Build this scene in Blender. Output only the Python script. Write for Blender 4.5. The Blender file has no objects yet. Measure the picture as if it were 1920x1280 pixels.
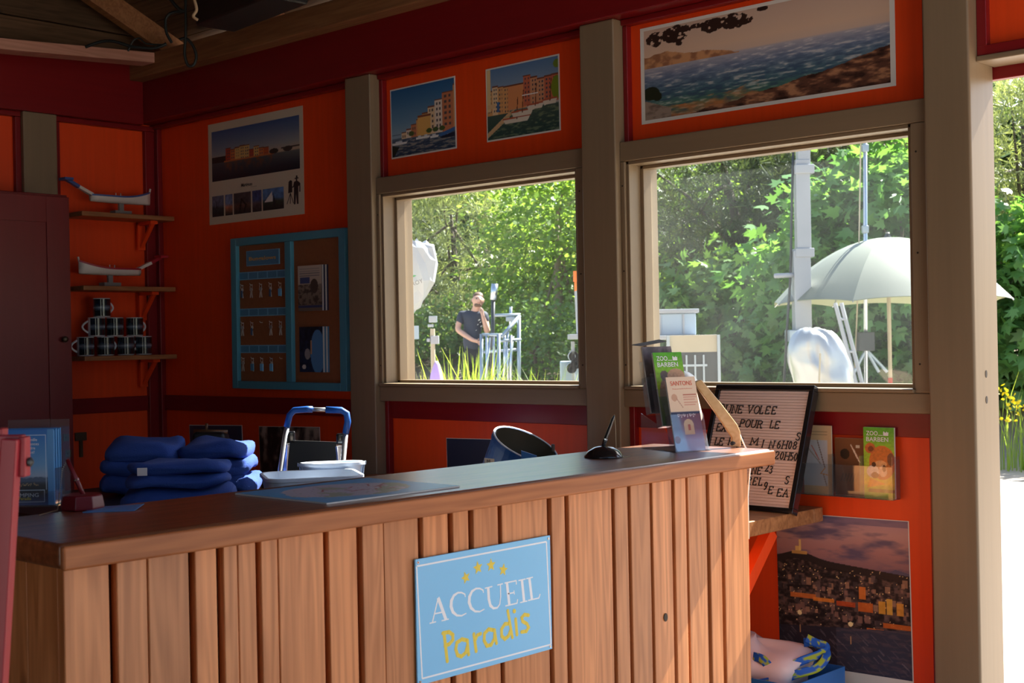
import bpy, bmesh, math, random
import numpy as np
from mathutils import Vector, Matrix
random.seed(7); RNG = np.random.default_rng(7)
SC = bpy.context.scene; COL = SC.collection

# ------------------------------------------------------------------ camera
EYE = 1.36; FPX = 2505.0; TH = math.radians(42.8); ROLL = 0.019
FW = Vector((-math.sin(TH), math.cos(TH), 0)); R0 = Vector((math.cos(TH), math.sin(TH), 0)); UP = Vector((0, 0, 1))
CR = R0*math.cos(ROLL) - UP*math.sin(ROLL); CU = UP*math.cos(ROLL) + R0*math.sin(ROLL); EY = Vector((0, 0, EYE))
cam = bpy.data.cameras.new('camera'); camo = bpy.data.objects.new('camera', cam); COL.objects.link(camo)
m = Matrix.Identity(4)
for i in range(3):
    m[i][0] = CR[i]; m[i][1] = CU[i]; m[i][2] = -FW[i]; m[i][3] = EY[i]
camo.matrix_world = m
cam.sensor_width = 36; cam.lens = 36*FPX/1920; cam.clip_start = 0.05; cam.clip_end = 300
cam.dof.use_dof = True; cam.dof.focus_distance = 4.0; cam.dof.aperture_fstop = 11
SC.camera = camo

# ------------------------------------------------------------------ light
SUN_EL = math.radians(46.5); SUN_AZ = math.radians(4)      # azimuth from +Y towards +X
sdir = Vector((math.sin(SUN_AZ)*math.cos(SUN_EL), math.cos(SUN_AZ)*math.cos(SUN_EL), math.sin(SUN_EL)))
sl = bpy.data.lights.new('sun', 'SUN'); sl.energy = 14.0; sl.angle = 0.009; sl.color = (1, 0.955, 0.89)
so = bpy.data.objects.new('sun', sl); COL.objects.link(so); so.location = (0, 20, 20)
so.rotation_euler = sdir.to_track_quat('Z', 'Y').to_euler()
w = bpy.data.worlds.new('sky'); SC.world = w; w.use_nodes = True
nt = w.node_tree; bg = nt.nodes['Background']
sk = nt.nodes.new('ShaderNodeTexSky'); sk.sky_type = 'NISHITA'; sk.sun_disc = False
sk.sun_elevation = SUN_EL; sk.sun_rotation = SUN_AZ; sk.air_density = 1.0; sk.dust_density = 1.5
nt.links.new(sk.outputs[0], bg.inputs[0]); bg.inputs[1].default_value = 0.17
vs = SC.view_settings
vs.view_transform = 'Standard'; vs.look = 'None'; vs.gamma = 1; vs.use_curve_mapping = False; vs.exposure = 1.05

# ------------------------------------------------------------------ helpers
def pt(px, py, X=None, Y=None, Z=None, d=None):
    """a point of the place: the sight line of a photograph pixel met with a real plane"""
    v = FW + CR*((px-960)/FPX) + CU*((640-py)/FPX)
    t = X/v.x if X is not None else Y/v.y if Y is not None else (Z-EYE)/v.z if Z is not None else d
    return EY + v*t
def lin(c):
    c = np.asarray(c, float)
    return np.where(c <= 0.04045, c/12.92, ((c+0.055)/1.055)**2.4)
def hexc(h):
    return tuple(lin([int(h[i:i+2], 16)/255 for i in (0, 2, 4)]))
MATS = {}
def nodemat(name):
    mt = bpy.data.materials.new(name); mt.use_nodes = True
    t = mt.node_tree; return mt, t, t.nodes['Principled BSDF']
def mat(name, col, rough=0.6, metal=0.0, var=0.06, scale=6.0, bump=0.0, spec=0.5, alpha=None, emit=None, coat=0):
    """plain painted / plastic / metal surface with slight mottling"""
    mt, t, b = nodemat(name); N, L = t.nodes, t.links
    tc = N.new('ShaderNodeTexCoord'); nz = N.new('ShaderNodeTexNoise'); nz.inputs['Scale'].default_value = scale; nz.inputs['Detail'].default_value = 4
    L.new(tc.outputs['Object'], nz.inputs['Vector'])
    mx = N.new('ShaderNodeMix'); mx.data_type = 'RGBA'
    c = np.array(col[:3]); mx.inputs[6].default_value = (*np.clip(c*(1-var), 0, 1), 1); mx.inputs[7].default_value = (*np.clip(c*(1+var), 0, 1), 1)
    L.new(nz.outputs['Fac'], mx.inputs[0]); L.new(mx.outputs[2], b.inputs['Base Color'])
    b.inputs['Roughness'].default_value = rough; b.inputs['Metallic'].default_value = metal; b.inputs['Specular IOR Level'].default_value = spec
    b.inputs['Coat Weight'].default_value = coat
    if bump:
        n2 = N.new('ShaderNodeTexNoise'); n2.inputs['Scale'].default_value = scale*8; bp = N.new('ShaderNodeBump'); bp.inputs['Strength'].default_value = bump; bp.inputs['Distance'].default_value = 0.004
        L.new(tc.outputs['Object'], n2.inputs['Vector']); L.new(n2.outputs['Fac'], bp.inputs['Height']); L.new(bp.outputs[0], b.inputs['Normal'])
    MATS[name] = mt; return mt
def paint(name, col, rough=0.45, axis=2, var=0.12, spec=0.4):
    """brushed paint over wood: streaks along an axis, tiny relief"""
    mt, t, b = nodemat(name); N, L = t.nodes, t.links
    g = N.new('ShaderNodeNewGeometry'); mp = N.new('ShaderNodeMapping')
    s = [45, 45, 45]; s[axis] = 2.0; mp.inputs['Scale'].default_value = s
    L.new(g.outputs['Position'], mp.inputs[0]); nz = N.new('ShaderNodeTexNoise'); nz.inputs['Scale'].default_value = 1; nz.inputs['Detail'].default_value = 5
    L.new(mp.outputs[0], nz.inputs['Vector']); mx = N.new('ShaderNodeMix'); mx.data_type = 'RGBA'; c = np.array(col)
    mx.inputs[6].default_value = (*(c*(1-var)), 1); mx.inputs[7].default_value = (*np.clip(c*(1+var), 0, 1), 1)
    L.new(nz.outputs['Fac'], mx.inputs[0]); L.new(mx.outputs[2], b.inputs['Base Color'])
    bp = N.new('ShaderNodeBump'); bp.inputs['Strength'].default_value = 0.12; bp.inputs['Distance'].default_value = 0.002
    L.new(nz.outputs['Fac'], bp.inputs['Height']); L.new(bp.outputs[0], b.inputs['Normal'])
    b.inputs['Roughness'].default_value = rough; b.inputs['Specular IOR Level'].default_value = spec
    MATS[name] = mt; return mt
def wood(name, light, dark, axis=2, rough=0.45, knots=True, fine=55.0, spec=0.4, coat=0.0, rings=0.35):
    """grain along an axis, each plank shifted by its own random number, scattered knots"""
    mt, t, b = nodemat(name); N, L = t.nodes, t.links
    g = N.new('ShaderNodeNewGeometry'); oi = N.new('ShaderNodeObjectInfo')
    mu = N.new('ShaderNodeMath'); mu.operation = 'MULTIPLY'; mu.inputs[1].default_value = 37.0; L.new(oi.outputs['Random'], mu.inputs[0])
    ad = N.new('ShaderNodeVectorMath'); ad.operation = 'ADD'; L.new(g.outputs['Position'], ad.inputs[0]); L.new(mu.outputs[0], ad.inputs[1])
    mp = N.new('ShaderNodeMapping'); s = [fine]*3; s[axis] = 1.6; mp.inputs['Scale'].default_value = s; L.new(ad.outputs[0], mp.inputs[0])
    nz = N.new('ShaderNodeTexNoise'); nz.inputs['Scale'].default_value = 1; nz.inputs['Detail'].default_value = 6; nz.inputs['Distortion'].default_value = 0.6; L.new(mp.outputs[0], nz.inputs['Vector'])
    mp2 = N.new('ShaderNodeMapping'); s = [14.0]*3; s[axis] = 1.1; mp2.inputs['Scale'].default_value = s; L.new(ad.outputs[0], mp2.inputs[0])
    n2 = N.new('ShaderNodeTexNoise'); n2.inputs['Scale'].default_value = 1; n2.inputs['Detail'].default_value = 2; L.new(mp2.outputs[0], n2.inputs['Vector'])
    sn = N.new('ShaderNodeMath'); sn.operation = 'MULTIPLY'; sn.inputs[1].default_value = 55; L.new(n2.outputs['Fac'], sn.inputs[0])
    si = N.new('ShaderNodeMath'); si.operation = 'SINE'; L.new(sn.outputs[0], si.inputs[0])
    m1 = N.new('ShaderNodeMath'); m1.operation = 'MULTIPLY_ADD'; m1.inputs[1].default_value = rings*0.35; L.new(si.outputs[0], m1.inputs[0]); L.new(nz.outputs['Fac'], m1.inputs[2])
    cr = N.new('ShaderNodeValToRGB'); cr.color_ramp.elements[0].position = 0.25; cr.color_ramp.elements[1].position = 0.75
    cr.color_ramp.elements[0].color = (*dark, 1); cr.color_ramp.elements[1].color = (*light, 1); L.new(m1.outputs[0], cr.inputs[0])
    # board-to-board tone
    mr = N.new('ShaderNodeMapRange'); mr.inputs[3].default_value = 0.8; mr.inputs[4].default_value = 1.15; L.new(oi.outputs['Random'], mr.inputs[0])
    vm = N.new('ShaderNodeMix'); vm.data_type = 'RGBA'; vm.blend_type = 'MULTIPLY'; vm.inputs[0].default_value = 1; L.new(cr.outputs[0], vm.inputs[6])
    cc = N.new('ShaderNodeCombineColor')
    for i in range(3): L.new(mr.outputs[0], cc.inputs[i])
    L.new(cc.outputs[0], vm.inputs[7]); out = vm.outputs[2]
    if knots:
        mp3 = N.new('ShaderNodeMapping'); s = [5.0]*3; s[axis] = 2.0; mp3.inputs['Scale'].default_value = s; L.new(ad.outputs[0], mp3.inputs[0])
        vo = N.new('ShaderNodeTexVoronoi'); vo.inputs['Scale'].default_value = 1; vo.inputs['Randomness'].default_value = 1; L.new(mp3.outputs[0], vo.inputs['Vector'])
        kr = N.new('ShaderNodeMapRange'); kr.inputs[1].default_value = 0.05; kr.inputs[2].default_value = 0.11; kr.inputs[3].default_value = 0.8; kr.inputs[4].default_value = 0.0; L.new(vo.outputs['Distance'], kr.inputs[0])
        km = N.new('ShaderNodeMix'); km.data_type = 'RGBA'; L.new(kr.outputs[0], km.inputs[0]); L.new(out, km.inputs[6]); km.inputs[7].default_value = (*[c*0.35 for c in dark], 1); out = km.outputs[2]
    L.new(out, b.inputs['Base Color']); b.inputs['Roughness'].default_value = rough; b.inputs['Specular IOR Level'].default_value = spec
    b.inputs['Coat Weight'].default_value = coat; b.inputs['Coat Roughness'].default_value = 0.26
    bp = N.new('ShaderNodeBump'); bp.inputs['Strength'].default_value = 0.15; bp.inputs['Distance'].default_value = 0.002; L.new(nz.outputs['Fac'], bp.inputs['Height']); L.new(bp.outputs[0], b.inputs['Normal'])
    MATS[name] = mt; return mt
def attrmat(name, rough=0.5, spec=0.4, coat=0.0):
    """printed picture: colour stored on the sheet's own points"""
    mt, t, b = nodemat(name); a = t.nodes.new('ShaderNodeAttribute'); a.attribute_name = 'ink'
    t.links.new(a.outputs['Color'], b.inputs['Base Color']); b.inputs['Roughness'].default_value = rough; b.inputs['Specular IOR Level'].default_value = spec; b.inputs['Coat Weight'].default_value = coat
    MATS[name] = mt; return mt
def clearmat(name, tint=(1, 1, 1), haze=0.0, refl=1.0, rough=0.02, ior=1.5, hazecol=(0.8, 0.85, 0.85)):
    """thin clear sheet (glass, acrylic): straight-through light, Fresnel mirror, a little dust"""
    mt = bpy.data.materials.new(name); mt.use_nodes = True; t = mt.node_tree; N, L = t.nodes, t.links; N.remove(N['Principled BSDF'])
    tr = N.new('ShaderNodeBsdfTransparent'); tr.inputs[0].default_value = (*tint, 1); gl = N.new('ShaderNodeBsdfGlossy'); gl.inputs['Roughness'].default_value = rough
    lw = N.new('ShaderNodeLayerWeight'); lw.inputs[0].default_value = 0.5; pw = N.new('ShaderNodeMath'); pw.operation = 'POWER'; pw.inputs[1].default_value = 5; L.new(lw.outputs['Facing'], pw.inputs[0])
    mm = N.new('ShaderNodeMath'); mm.operation = 'MULTIPLY_ADD'; mm.inputs[1].default_value = 0.9*refl; mm.inputs[2].default_value = 0.035*refl; L.new(pw.outputs[0], mm.inputs[0])
    m1 = N.new('ShaderNodeMixShader'); L.new(mm.outputs[0], m1.inputs[0]); L.new(tr.outputs[0], m1.inputs[1]); L.new(gl.outputs[0], m1.inputs[2]); out = m1.outputs[0]
    if haze:
        df = N.new('ShaderNodeBsdfDiffuse'); df.inputs[0].default_value = (*hazecol, 1); tl = N.new('ShaderNodeBsdfTranslucent'); tl.inputs[0].default_value = (*hazecol, 1)
        ms = N.new('ShaderNodeMixShader'); ms.inputs[0].default_value = 0.6; L.new(df.outputs[0], ms.inputs[1]); L.new(tl.outputs[0], ms.inputs[2])
        g = N.new('ShaderNodeNewGeometry'); nz = N.new('ShaderNodeTexNoise'); nz.inputs['Scale'].default_value = 5; nz.inputs['Detail'].default_value = 6; L.new(g.outputs['Position'], nz.inputs['Vector'])
        mh = N.new('ShaderNodeMath'); mh.operation = 'MULTIPLY'; mh.inputs[1].default_value = haze*2; L.new(nz.outputs['Fac'], mh.inputs[0])
        m2 = N.new('ShaderNodeMixShader'); L.new(mh.outputs[0], m2.inputs[0]); L.new(out, m2.inputs[1]); L.new(ms.outputs[0], m2.inputs[2]); out = m2.outputs[0]
    L.new(out, N['Material Output'].inputs[0]); MATS[name] = mt; return mt
def leafmat(name, c1, c2, trans=0.5, rough=0.45):
    mt = bpy.data.materials.new(name); mt.use_nodes = True; t = mt.node_tree; N, L = t.nodes, t.links; b = N['Principled BSDF']
    a = N.new('ShaderNodeAttribute'); a.attribute_name = 'tone'; g = N.new('ShaderNodeNewGeometry'); nz = N.new('ShaderNodeTexNoise'); nz.inputs['Scale'].default_value = 0.9
    L.new(g.outputs['Position'], nz.inputs['Vector']); ad = N.new('ShaderNodeMath'); ad.operation = 'MULTIPLY_ADD'; ad.inputs[1].default_value = 0.6; L.new(a.outputs['Fac'], ad.inputs[0])
    sb = N.new('ShaderNodeMath'); sb.operation = 'SUBTRACT'; sb.inputs[1].default_value = 0.3; L.new(nz.outputs['Fac'], sb.inputs[0]); L.new(sb.outputs[0], ad.inputs[2])
    mx = N.new('ShaderNodeMix'); mx.data_type = 'RGBA'; mx.inputs[6].default_value = (*c1, 1); mx.inputs[7].default_value = (*c2, 1); L.new(ad.outputs[0], mx.inputs[0])
    L.new(mx.outputs[2], b.inputs['Base Color']); b.inputs['Roughness'].default_value = rough; b.inputs['Specular IOR Level'].default_value = 0.4
    tl = N.new('ShaderNodeBsdfTranslucent'); gm = N.new('ShaderNodeMix'); gm.data_type = 'RGBA'; gm.blend_type = 'MULTIPLY'; gm.inputs[0].default_value = 1; L.new(mx.outputs[2], gm.inputs[6]); gm.inputs[7].default_value = (1.35, 1.3, 0.55, 1)
    L.new(gm.outputs[2], tl.inputs[0]); ms = N.new('ShaderNodeMixShader'); ms.inputs[0].default_value = trans; L.new(b.outputs[0], ms.inputs[1]); L.new(tl.outputs[0], ms.inputs[2]); L.new(ms.outputs[0], N['Material Output'].inputs[0])
    MATS[name] = mt; return mt

def worigin(o):
    v = Vector((0, 0, 0))
    while o is not None: v = v + o.location; o = o.parent
    return v
def tag(o, label=None, cat=None, group=None, kind=None):
    if label: o['label'] = label
    if cat: o['category'] = cat
    if group: o['group'] = group
    if kind: o['kind'] = kind
    return o
def empty(name, loc, label=None, cat=None, group=None, kind=None):
    o = bpy.data.objects.new(name, None); COL.objects.link(o); o.location = loc; o.empty_display_size = 0.05
    return tag(o, label, cat, group, kind)
def copy_tree(o, loc=None, parent=None, label=None, group=None, rz=None):
    c = o.copy(); COL.objects.link(c); c.parent = parent
    if loc is not None: c.location = loc
    if rz is not None: c.rotation_euler = (0, 0, rz)
    if label: c['label'] = label
    if group: c['group'] = group
    for ch in list(o.children): copy_tree(ch, parent=c)
    return c
def frame(p0, u, v=None):
    """origin + three unit axes: along u, along v, and their normal"""
    u = Vector(u).normalized()
    v = Vector(v) if v is not None else (UP if abs(u.z) < 0.95 else Vector((0, 1, 0)))
    n = u.cross(v).normalized(); v = n.cross(u).normalized()
    return Vector(p0), u, v, n

class MB:
    def __init__(s): s.v = []; s.f = []; s.m = []
    def add(s, vs_, fs, mi=0):
        k = len(s.v); s.v += [tuple(a) for a in vs_]; s.f += [tuple(k+i for i in f) for f in fs]; s.m += [mi]*len(fs); return s
    def box(s, x0, x1, y0, y1, z0, z1, mi=0):
        return s.add([(x0, y0, z0), (x1, y0, z0), (x1, y1, z0), (x0, y1, z0), (x0, y0, z1), (x1, y0, z1), (x1, y1, z1), (x0, y1, z1)],
                     [(0, 3, 2, 1), (4, 5, 6, 7), (0, 1, 5, 4), (1, 2, 6, 5), (2, 3, 7, 6), (3, 0, 4, 7)], mi)
    def obox(s, fr, a0, a1, b0, b1, c0, c1, mi=0):
        """box in a frame (origin, u, v, n)"""
        P, u, v, n = fr
        return s.add([P+u*a+v*b+n*c for a, b, c in ((a0, b0, c0), (a1, b0, c0), (a1, b1, c0), (a0, b1, c0), (a0, b0, c1), (a1, b0, c1), (a1, b1, c1), (a0, b1, c1))],
                     [(0, 3, 2, 1), (4, 5, 6, 7), (0, 1, 5, 4), (1, 2, 6, 5), (2, 3, 7, 6), (3, 0, 4, 7)], mi)
    def bar(s, p, q, w_, h, up=None, mi=0):
        """rectangular bar from p to q"""
        p, q = Vector(p), Vector(q); fr = frame(p, q-p, up); L_ = (q-p).length
        return s.obox(fr, 0, L_, -h/2, h/2, -w_/2, w_/2, mi)
    def prism(s, poly, fr, d0, d1, mi=0):
        P, u, v, n = fr; k = len(poly)
        vs_ = [P+u*a+v*b+n*d0 for a, b in poly]+[P+u*a+v*b+n*d1 for a, b in poly]
        return s.add(vs_, [tuple(range(k-1, -1, -1)), tuple(range(k, 2*k))]+[(i, (i+1) % k, k+(i+1) % k, k+i) for i in range(k)], mi)
    def tube(s, pts, r, n=8, mi=0, cap=True, closed=False):
        pts = [Vector(p) for p in pts]; K = len(pts); rs = r if isinstance(r, (list, tuple)) else [r]*K; k0 = len(s.v); ref = None; vs_ = []
        for i, p in enumerate(pts):
            if closed: t = (pts[(i+1) % K]-pts[i-1]).normalized()
            else: t = (pts[min(i+1, K-1)]-pts[max(i-1, 0)]).normalized()
            if ref is None: ref = UP if abs(t.z) < 0.9 else Vector((1, 0, 0))
            a = (ref - t*ref.dot(t)).normalized(); b_ = t.cross(a); ref = a
            vs_ += [p+(a*math.cos(2*math.pi*j/n)+b_*math.sin(2*math.pi*j/n))*rs[i] for j in range(n)]
        fs = []
        for i in range(K if closed else K-1):
            i2 = (i+1) % K
            fs += [(i*n+j, i*n+(j+1) % n, i2*n+(j+1) % n, i2*n+j) for j in range(n)]
        if cap and not closed: fs += [tuple(range(n-1, -1, -1)), tuple((K-1)*n+j for j in range(n))]
        return s.add(vs_, fs, mi)
    def lathe(s, prof, fr, n=24, mi=0, capends=True):
        """prof: (radius, height) along the frame's n axis"""
        P, u, v, nn = fr; vs_ = []; K = len(prof)
        for r, h in prof: vs_ += [P+nn*h+(u*math.cos(2*math.pi*j/n)+v*math.sin(2*math.pi*j/n))*r for j in range(n)]
        fs = [(i*n+j, i*n+(j+1) % n, (i+1)*n+(j+1) % n, (i+1)*n+j) for i in range(K-1) for j in range(n)]
        if capends: fs += [tuple(range(n-1, -1, -1)), tuple((K-1)*n+j for j in range(n))]
        return s.add(vs_, fs, mi)
    def build(s, name, mats, parent=None, smooth=False, bevel=0, seg=2, loc=None, sub=0):
        if parent is not None: off = worigin(parent)
        elif loc is not None: off = Vector(loc)
        else:
            a = np.array(s.v, float); off = Vector(((a[:, 0].min()+a[:, 0].max())/2, (a[:, 1].min()+a[:, 1].max())/2, a[:, 2].min()))
        me = bpy.data.meshes.new(name); me.from_pydata([tuple(Vector(p)-off) for p in s.v], [], s.f)
        mats = mats if isinstance(mats, (list, tuple)) else [mats]
        for mt in mats: me.materials.append(MATS[mt] if isinstance(mt, str) else mt)
        if len(mats) > 1: me.polygons.foreach_set('material_index', s.m)
        bm = bmesh.new(); bm.from_mesh(me); bmesh.ops.recalc_face_normals(bm, faces=bm.faces); bm.to_mesh(me); bm.free()
        if smooth: me.shade_smooth()
        o = bpy.data.objects.new(name, me); COL.objects.link(o)
        if parent is not None: o.parent = parent
        else: o.location = off
        if sub:
            md = o.modifiers.new('subsurf', 'SUBSURF'); md.levels = sub; md.render_levels = sub
        if bevel:
            md = o.modifiers.new('bevel', 'BEVEL'); md.width = bevel; md.segments = seg; md.limit_method = 'ANGLE'; md.angle_limit = math.radians(40)
            if seg > 1: me.shade_smooth(); 
            if seg > 1:
                wn = o.modifiers.new('wn', 'WEIGHTED_NORMAL'); wn.keep_sharp = True
        return o
def struct(name, mb, mt, parent=None, **k):
    o = mb.build(name, mt, parent, **k)
    if parent is None: o['kind'] = 'structure'
    return o
def thing(name, mb, mt, label, cat, group=None, **k):
    return tag(mb.build(name, mt, None, **k), label, cat, group)
def npmesh(name, V, Fq, mt, parent=None, loc=(0, 0, 0), tone=None, smooth=False):
    """large mesh from arrays: V (n,3), Fq (m,k)"""
    V = np.asarray(V, np.float32) - np.array(worigin(parent) if parent is not None else loc, np.float32); Fq = np.asarray(Fq, np.int32); mm, k = Fq.shape
    me = bpy.data.meshes.new(name); me.vertices.add(len(V)); me.vertices.foreach_set('co', V.ravel()); me.loops.add(mm*k); me.loops.foreach_set('vertex_index', Fq.ravel())
    me.polygons.add(mm); me.polygons.foreach_set('loop_start', np.arange(mm, dtype=np.int32)*k); me.update(calc_edges=True)
    if smooth: me.shade_smooth()
    me.materials.append(MATS[mt] if isinstance(mt, str) else mt)
    if tone is not None:
        a = me.attributes.new('tone', 'FLOAT', 'FACE'); a.data.foreach_set('value', np.asarray(tone, np.float32))
    o = bpy.data.objects.new(name, me); COL.objects.link(o); o.parent = parent
    if parent is None: o.location = loc
    return o
def mod_to_mesh(o):
    """bake modifiers of an object into its mesh"""
    dg = bpy.context.evaluated_depsgraph_get(); dg.update(); me = bpy.data.meshes.new_from_object(o.evaluated_get(dg)); o.modifiers.clear(); o.data = me; return o

# --- lettering -------------------------------------------------------------
def ribbon(mb, pts, fr, wd, d0, d1, closed=False):
    """a flat stroke of width wd along 2-D points, with mitred joins"""
    pts = [Vector(p) for p in pts]; K = len(pts); L_, R_ = [], []
    for i, p in enumerate(pts):
        a = pts[i-1] if (i > 0 or closed) else None; b_ = pts[(i+1) % K] if (i < K-1 or closed) else None
        t1 = (p-a).normalized() if a is not None else None; t2 = (b_-p).normalized() if b_ is not None else None
        if t1 is None: t1 = t2
        if t2 is None: t2 = t1
        n1 = Vector((-t1.y, t1.x)); n2 = Vector((-t2.y, t2.x)); nn = n1+n2
        nn = n1 if nn.length < 1e-4 else nn.normalized(); sc_ = min(1.6, 1/max(0.3, nn.dot(n1)))
        w_ = wd[i] if isinstance(wd, (list, tuple)) else wd
        L_.append(p+nn*w_/2*sc_); R_.append(p-nn*w_/2*sc_)
    P, u, v, n = fr
    for i in range(K if closed else K-1):
        j = (i+1) % K; q = [L_[i], R_[i], R_[j], L_[j]]
        mb.add([P+u*a.x+v*a.y+n*d for d in (d0, d1+2e-5*(i % 7)+1e-5*(len(mb.v) % 3)) for a in q], [(0, 1, 2, 3), (7, 6, 5, 4), (0, 4, 5, 1), (1, 5, 6, 2), (2, 6, 7, 3), (3, 7, 4, 0)])
def arc(cx, cy, rx, ry, a0, a1, n=12):
    return [(cx+rx*math.cos(math.radians(a0+(a1-a0)*i/n)), cy+ry*math.sin(math.radians(a0+(a1-a0)*i/n))) for i in range(n+1)]
def text(name, s, fr, h, mt, parent, width=None, center=False, off=0.0006, squash=1.0, track=1.0, thick=0.0):
    """printed sans-serif line (built-in font turned into mesh), baseline-left at the frame origin"""
    cu = bpy.data.curves.new('t', 'FONT'); cu.body = s; cu.size = 1; cu.space_character = track; cu.resolution_u = 3; cu.offset = thick
    o = bpy.data.objects.new('t', cu); COL.objects.link(o); dg = bpy.context.evaluated_depsgraph_get(); dg.update()
    me = bpy.data.meshes.new_from_object(o.evaluated_get(dg)); bpy.data.objects.remove(o); bpy.data.curves.remove(cu); me.name = name
    P, u, v, n = fr; off0 = worigin(parent); a = np.array([x.co for x in me.vertices]) if len(me.vertices) else np.zeros((1, 3))
    x0, x1 = a[:, 0].min(), a[:, 0].max(); k = h/0.70; kx = k*squash if width is None else width/max(1e-6, x1-x0)
    xs = (x0+x1)/2 if center else x0
    for vt in me.vertices: vt.co = P+u*((vt.co.x-xs)*kx)+v*(vt.co.y*k)+n*off-off0
    me.materials.clear(); me.materials.append(MATS[mt]); ob = bpy.data.objects.new(name, me); COL.objects.link(ob); ob.parent = parent; return ob

# --- printed pictures: small numpy canvas laid on a sheet as point colours ---
def vnoise(h, w_, cell, seed=0, octv=3):
    """smooth value noise in 0..1"""
    r = np.random.default_rng(seed); out = np.zeros((h, w_)); amp = 1.0; tot = 0
    cy, cx = (cell if isinstance(cell, tuple) else (cell, cell))
    for o in range(octv):
        gy, gx = int(h/cy)+3, int(w_/cx)+3; g = r.random((gy, gx)); y = np.arange(h)/cy; x = np.arange(w_)/cx
        y0 = y.astype(int); x0 = x.astype(int); fy = (y-y0)[:, None]; fx = (x-x0)[None, :]; fy = fy*fy*(3-2*fy); fx = fx*fx*(3-2*fx)
        a = g[y0][:, x0]; b_ = g[y0][:, x0+1]; c = g[y0+1][:, x0]; d = g[y0+1][:, x0+1]
        out += amp*((a*(1-fx)+b_*fx)*(1-fy)+(c*(1-fx)+d*fx)*fy); tot += amp; amp *= 0.5; cy = max(1.0, cy/2); cx = max(1.0, cx/2)
    return out/tot
class Canvas:
    def __init__(s, w_, h):
        s.w, s.h = w_, h; s.a = np.ones((h, w_, 3)); s.X, s.Y = np.meshgrid((np.arange(w_)+0.5)/w_, (np.arange(h)+0.5)/h)   # Y down, 0..1
    def vgrad(s, stops):
        ys = [p for p, _ in stops]
        for c in range(3): s.a[:, :, c] = np.interp(s.Y, ys, [k[c]/255 for _, k in stops])
    def put(s, mask, col, al=1.0):
        if np.isscalar(al): al = np.full(mask.shape, al)
        k = (mask*al)[:, :, None]; c = np.array(col)/255 if np.ndim(col) == 1 else col; s.a = s.a*(1-k)+c*k
    def rect(s, x0, y0, x1, y1, col, al=1.0): s.put((s.X >= x0) & (s.X < x1) & (s.Y >= y0) & (s.Y < y1), col, al)
    def poly(s, pts, col, al=1.0):
        ins = np.zeros(s.X.shape, bool); k = len(pts)
        for i in range(k):
            (xa, ya), (xb, yb) = pts[i], pts[(i+1) % k]
            if ya == yb: continue
            ins ^= ((ya > s.Y) != (yb > s.Y)) & (s.X < (xb-xa)*(s.Y-ya)/(yb-ya)+xa)
        s.put(ins, col, al)
    def ell(s, cx, cy, rx, ry, col, al=1.0): s.put(((s.X-cx)/rx)**2+((s.Y-cy)/ry)**2 < 1, col, al)
    def line(s, x0, y0, x1, y1, wd, col, al=1.0):
        asp = s.w/s.h; dx, dy = (x1-x0)*asp, y1-y0; L2 = dx*dx+dy*dy+1e-12; t = np.clip((((s.X-x0)*asp)*dx+(s.Y-y0)*dy)/L2, 0, 1)
        s.put(((s.X-x0)*asp-t*dx)**2+(s.Y-y0-t*dy)**2 < (wd/2)**2, col, al)
    def mul(s, k): s.a = np.clip(s.a*k[:, :, None], 0, 1)
def picture(name, cv, fr, w_, h, parent, mt='print', off=0.0006, warp=None):
    """lay the canvas on a flat sheet: lower-left at the frame origin"""
    P, u, v, n = fr; H, W_ = cv.h, cv.w; us = np.linspace(0, w_, W_); vs_ = np.linspace(h, 0, H); U, V = np.meshgrid(us, vs_)
    co = np.array(P)[None, None]+U[..., None]*np.array(u)+V[..., None]*np.array(v)+off*np.array(n)
    if warp is not None: co = co+warp(U, V)[..., None]*np.array(n)
    idx = np.arange(H*W_).reshape(H, W_); q = np.stack([idx[1:, :-1], idx[1:, 1:], idx[:-1, 1:], idx[:-1, :-1]], -1).reshape(-1, 4)
    o = npmesh(name, co.reshape(-1, 3), q, mt, parent)
    at = o.data.attributes.new('ink', 'FLOAT_COLOR', 'POINT'); c = np.ones((H*W_, 4), np.float32); c[:, :3] = lin(np.clip(cv.a, 0, 1)).reshape(-1, 3); at.data.foreach_set('color', c.ravel()); return o
# ================================================================== materials
ORANGE = (0.84, 0.066, 0.007); RED = (0.21, 0.008, 0.010)
paint('orange_paint', ORANGE, 0.42); paint('red_paint', RED, 0.32); paint('red_paint_x', RED, 0.3, axis=0); paint('red_paint_y', RED, 0.3, axis=1)
paint('taupe_paint', (0.235, 0.165, 0.098), 0.4); paint('taupe_paint_x', (0.235, 0.165, 0.098), 0.4, axis=0)
wood('counter_plank', (0.72, 0.28, 0.10), (0.46, 0.155, 0.045), axis=2, rough=0.42, coat=0.12)
wood('counter_top_wood', (0.32, 0.105, 0.038), (0.155, 0.045, 0.016), axis=1, rough=0.4, knots=False, coat=1.0, rings=0.2)
wood('counter_edge_wood', (0.50, 0.175, 0.06), (0.32, 0.10, 0.032), axis=1, rough=0.45, knots=True, coat=0.05, spec=0.25)
wood('shelf_wood', (0.42, 0.18, 0.07), (0.25, 0.095, 0.035), axis=1, rough=0.4)
wood('worktop_wood', (0.42, 0.19, 0.075), (0.25, 0.10, 0.035), axis=0, rough=0.4)
wood('roof_wood', (0.15, 0.082, 0.04), (0.085, 0.045, 0.022), axis=0, rough=0.7)
wood('roof_wood_y', (0.15, 0.08, 0.04), (0.085, 0.045, 0.02), axis=1, rough=0.7)
wood('beam_wood', (0.36, 0.16, 0.065), (0.24, 0.10, 0.04), axis=0, rough=0.6, knots=True)
wood('pink_plank', (0.55, 0.27, 0.2), (0.42, 0.19, 0.13), axis=1, rough=0.6)
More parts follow.
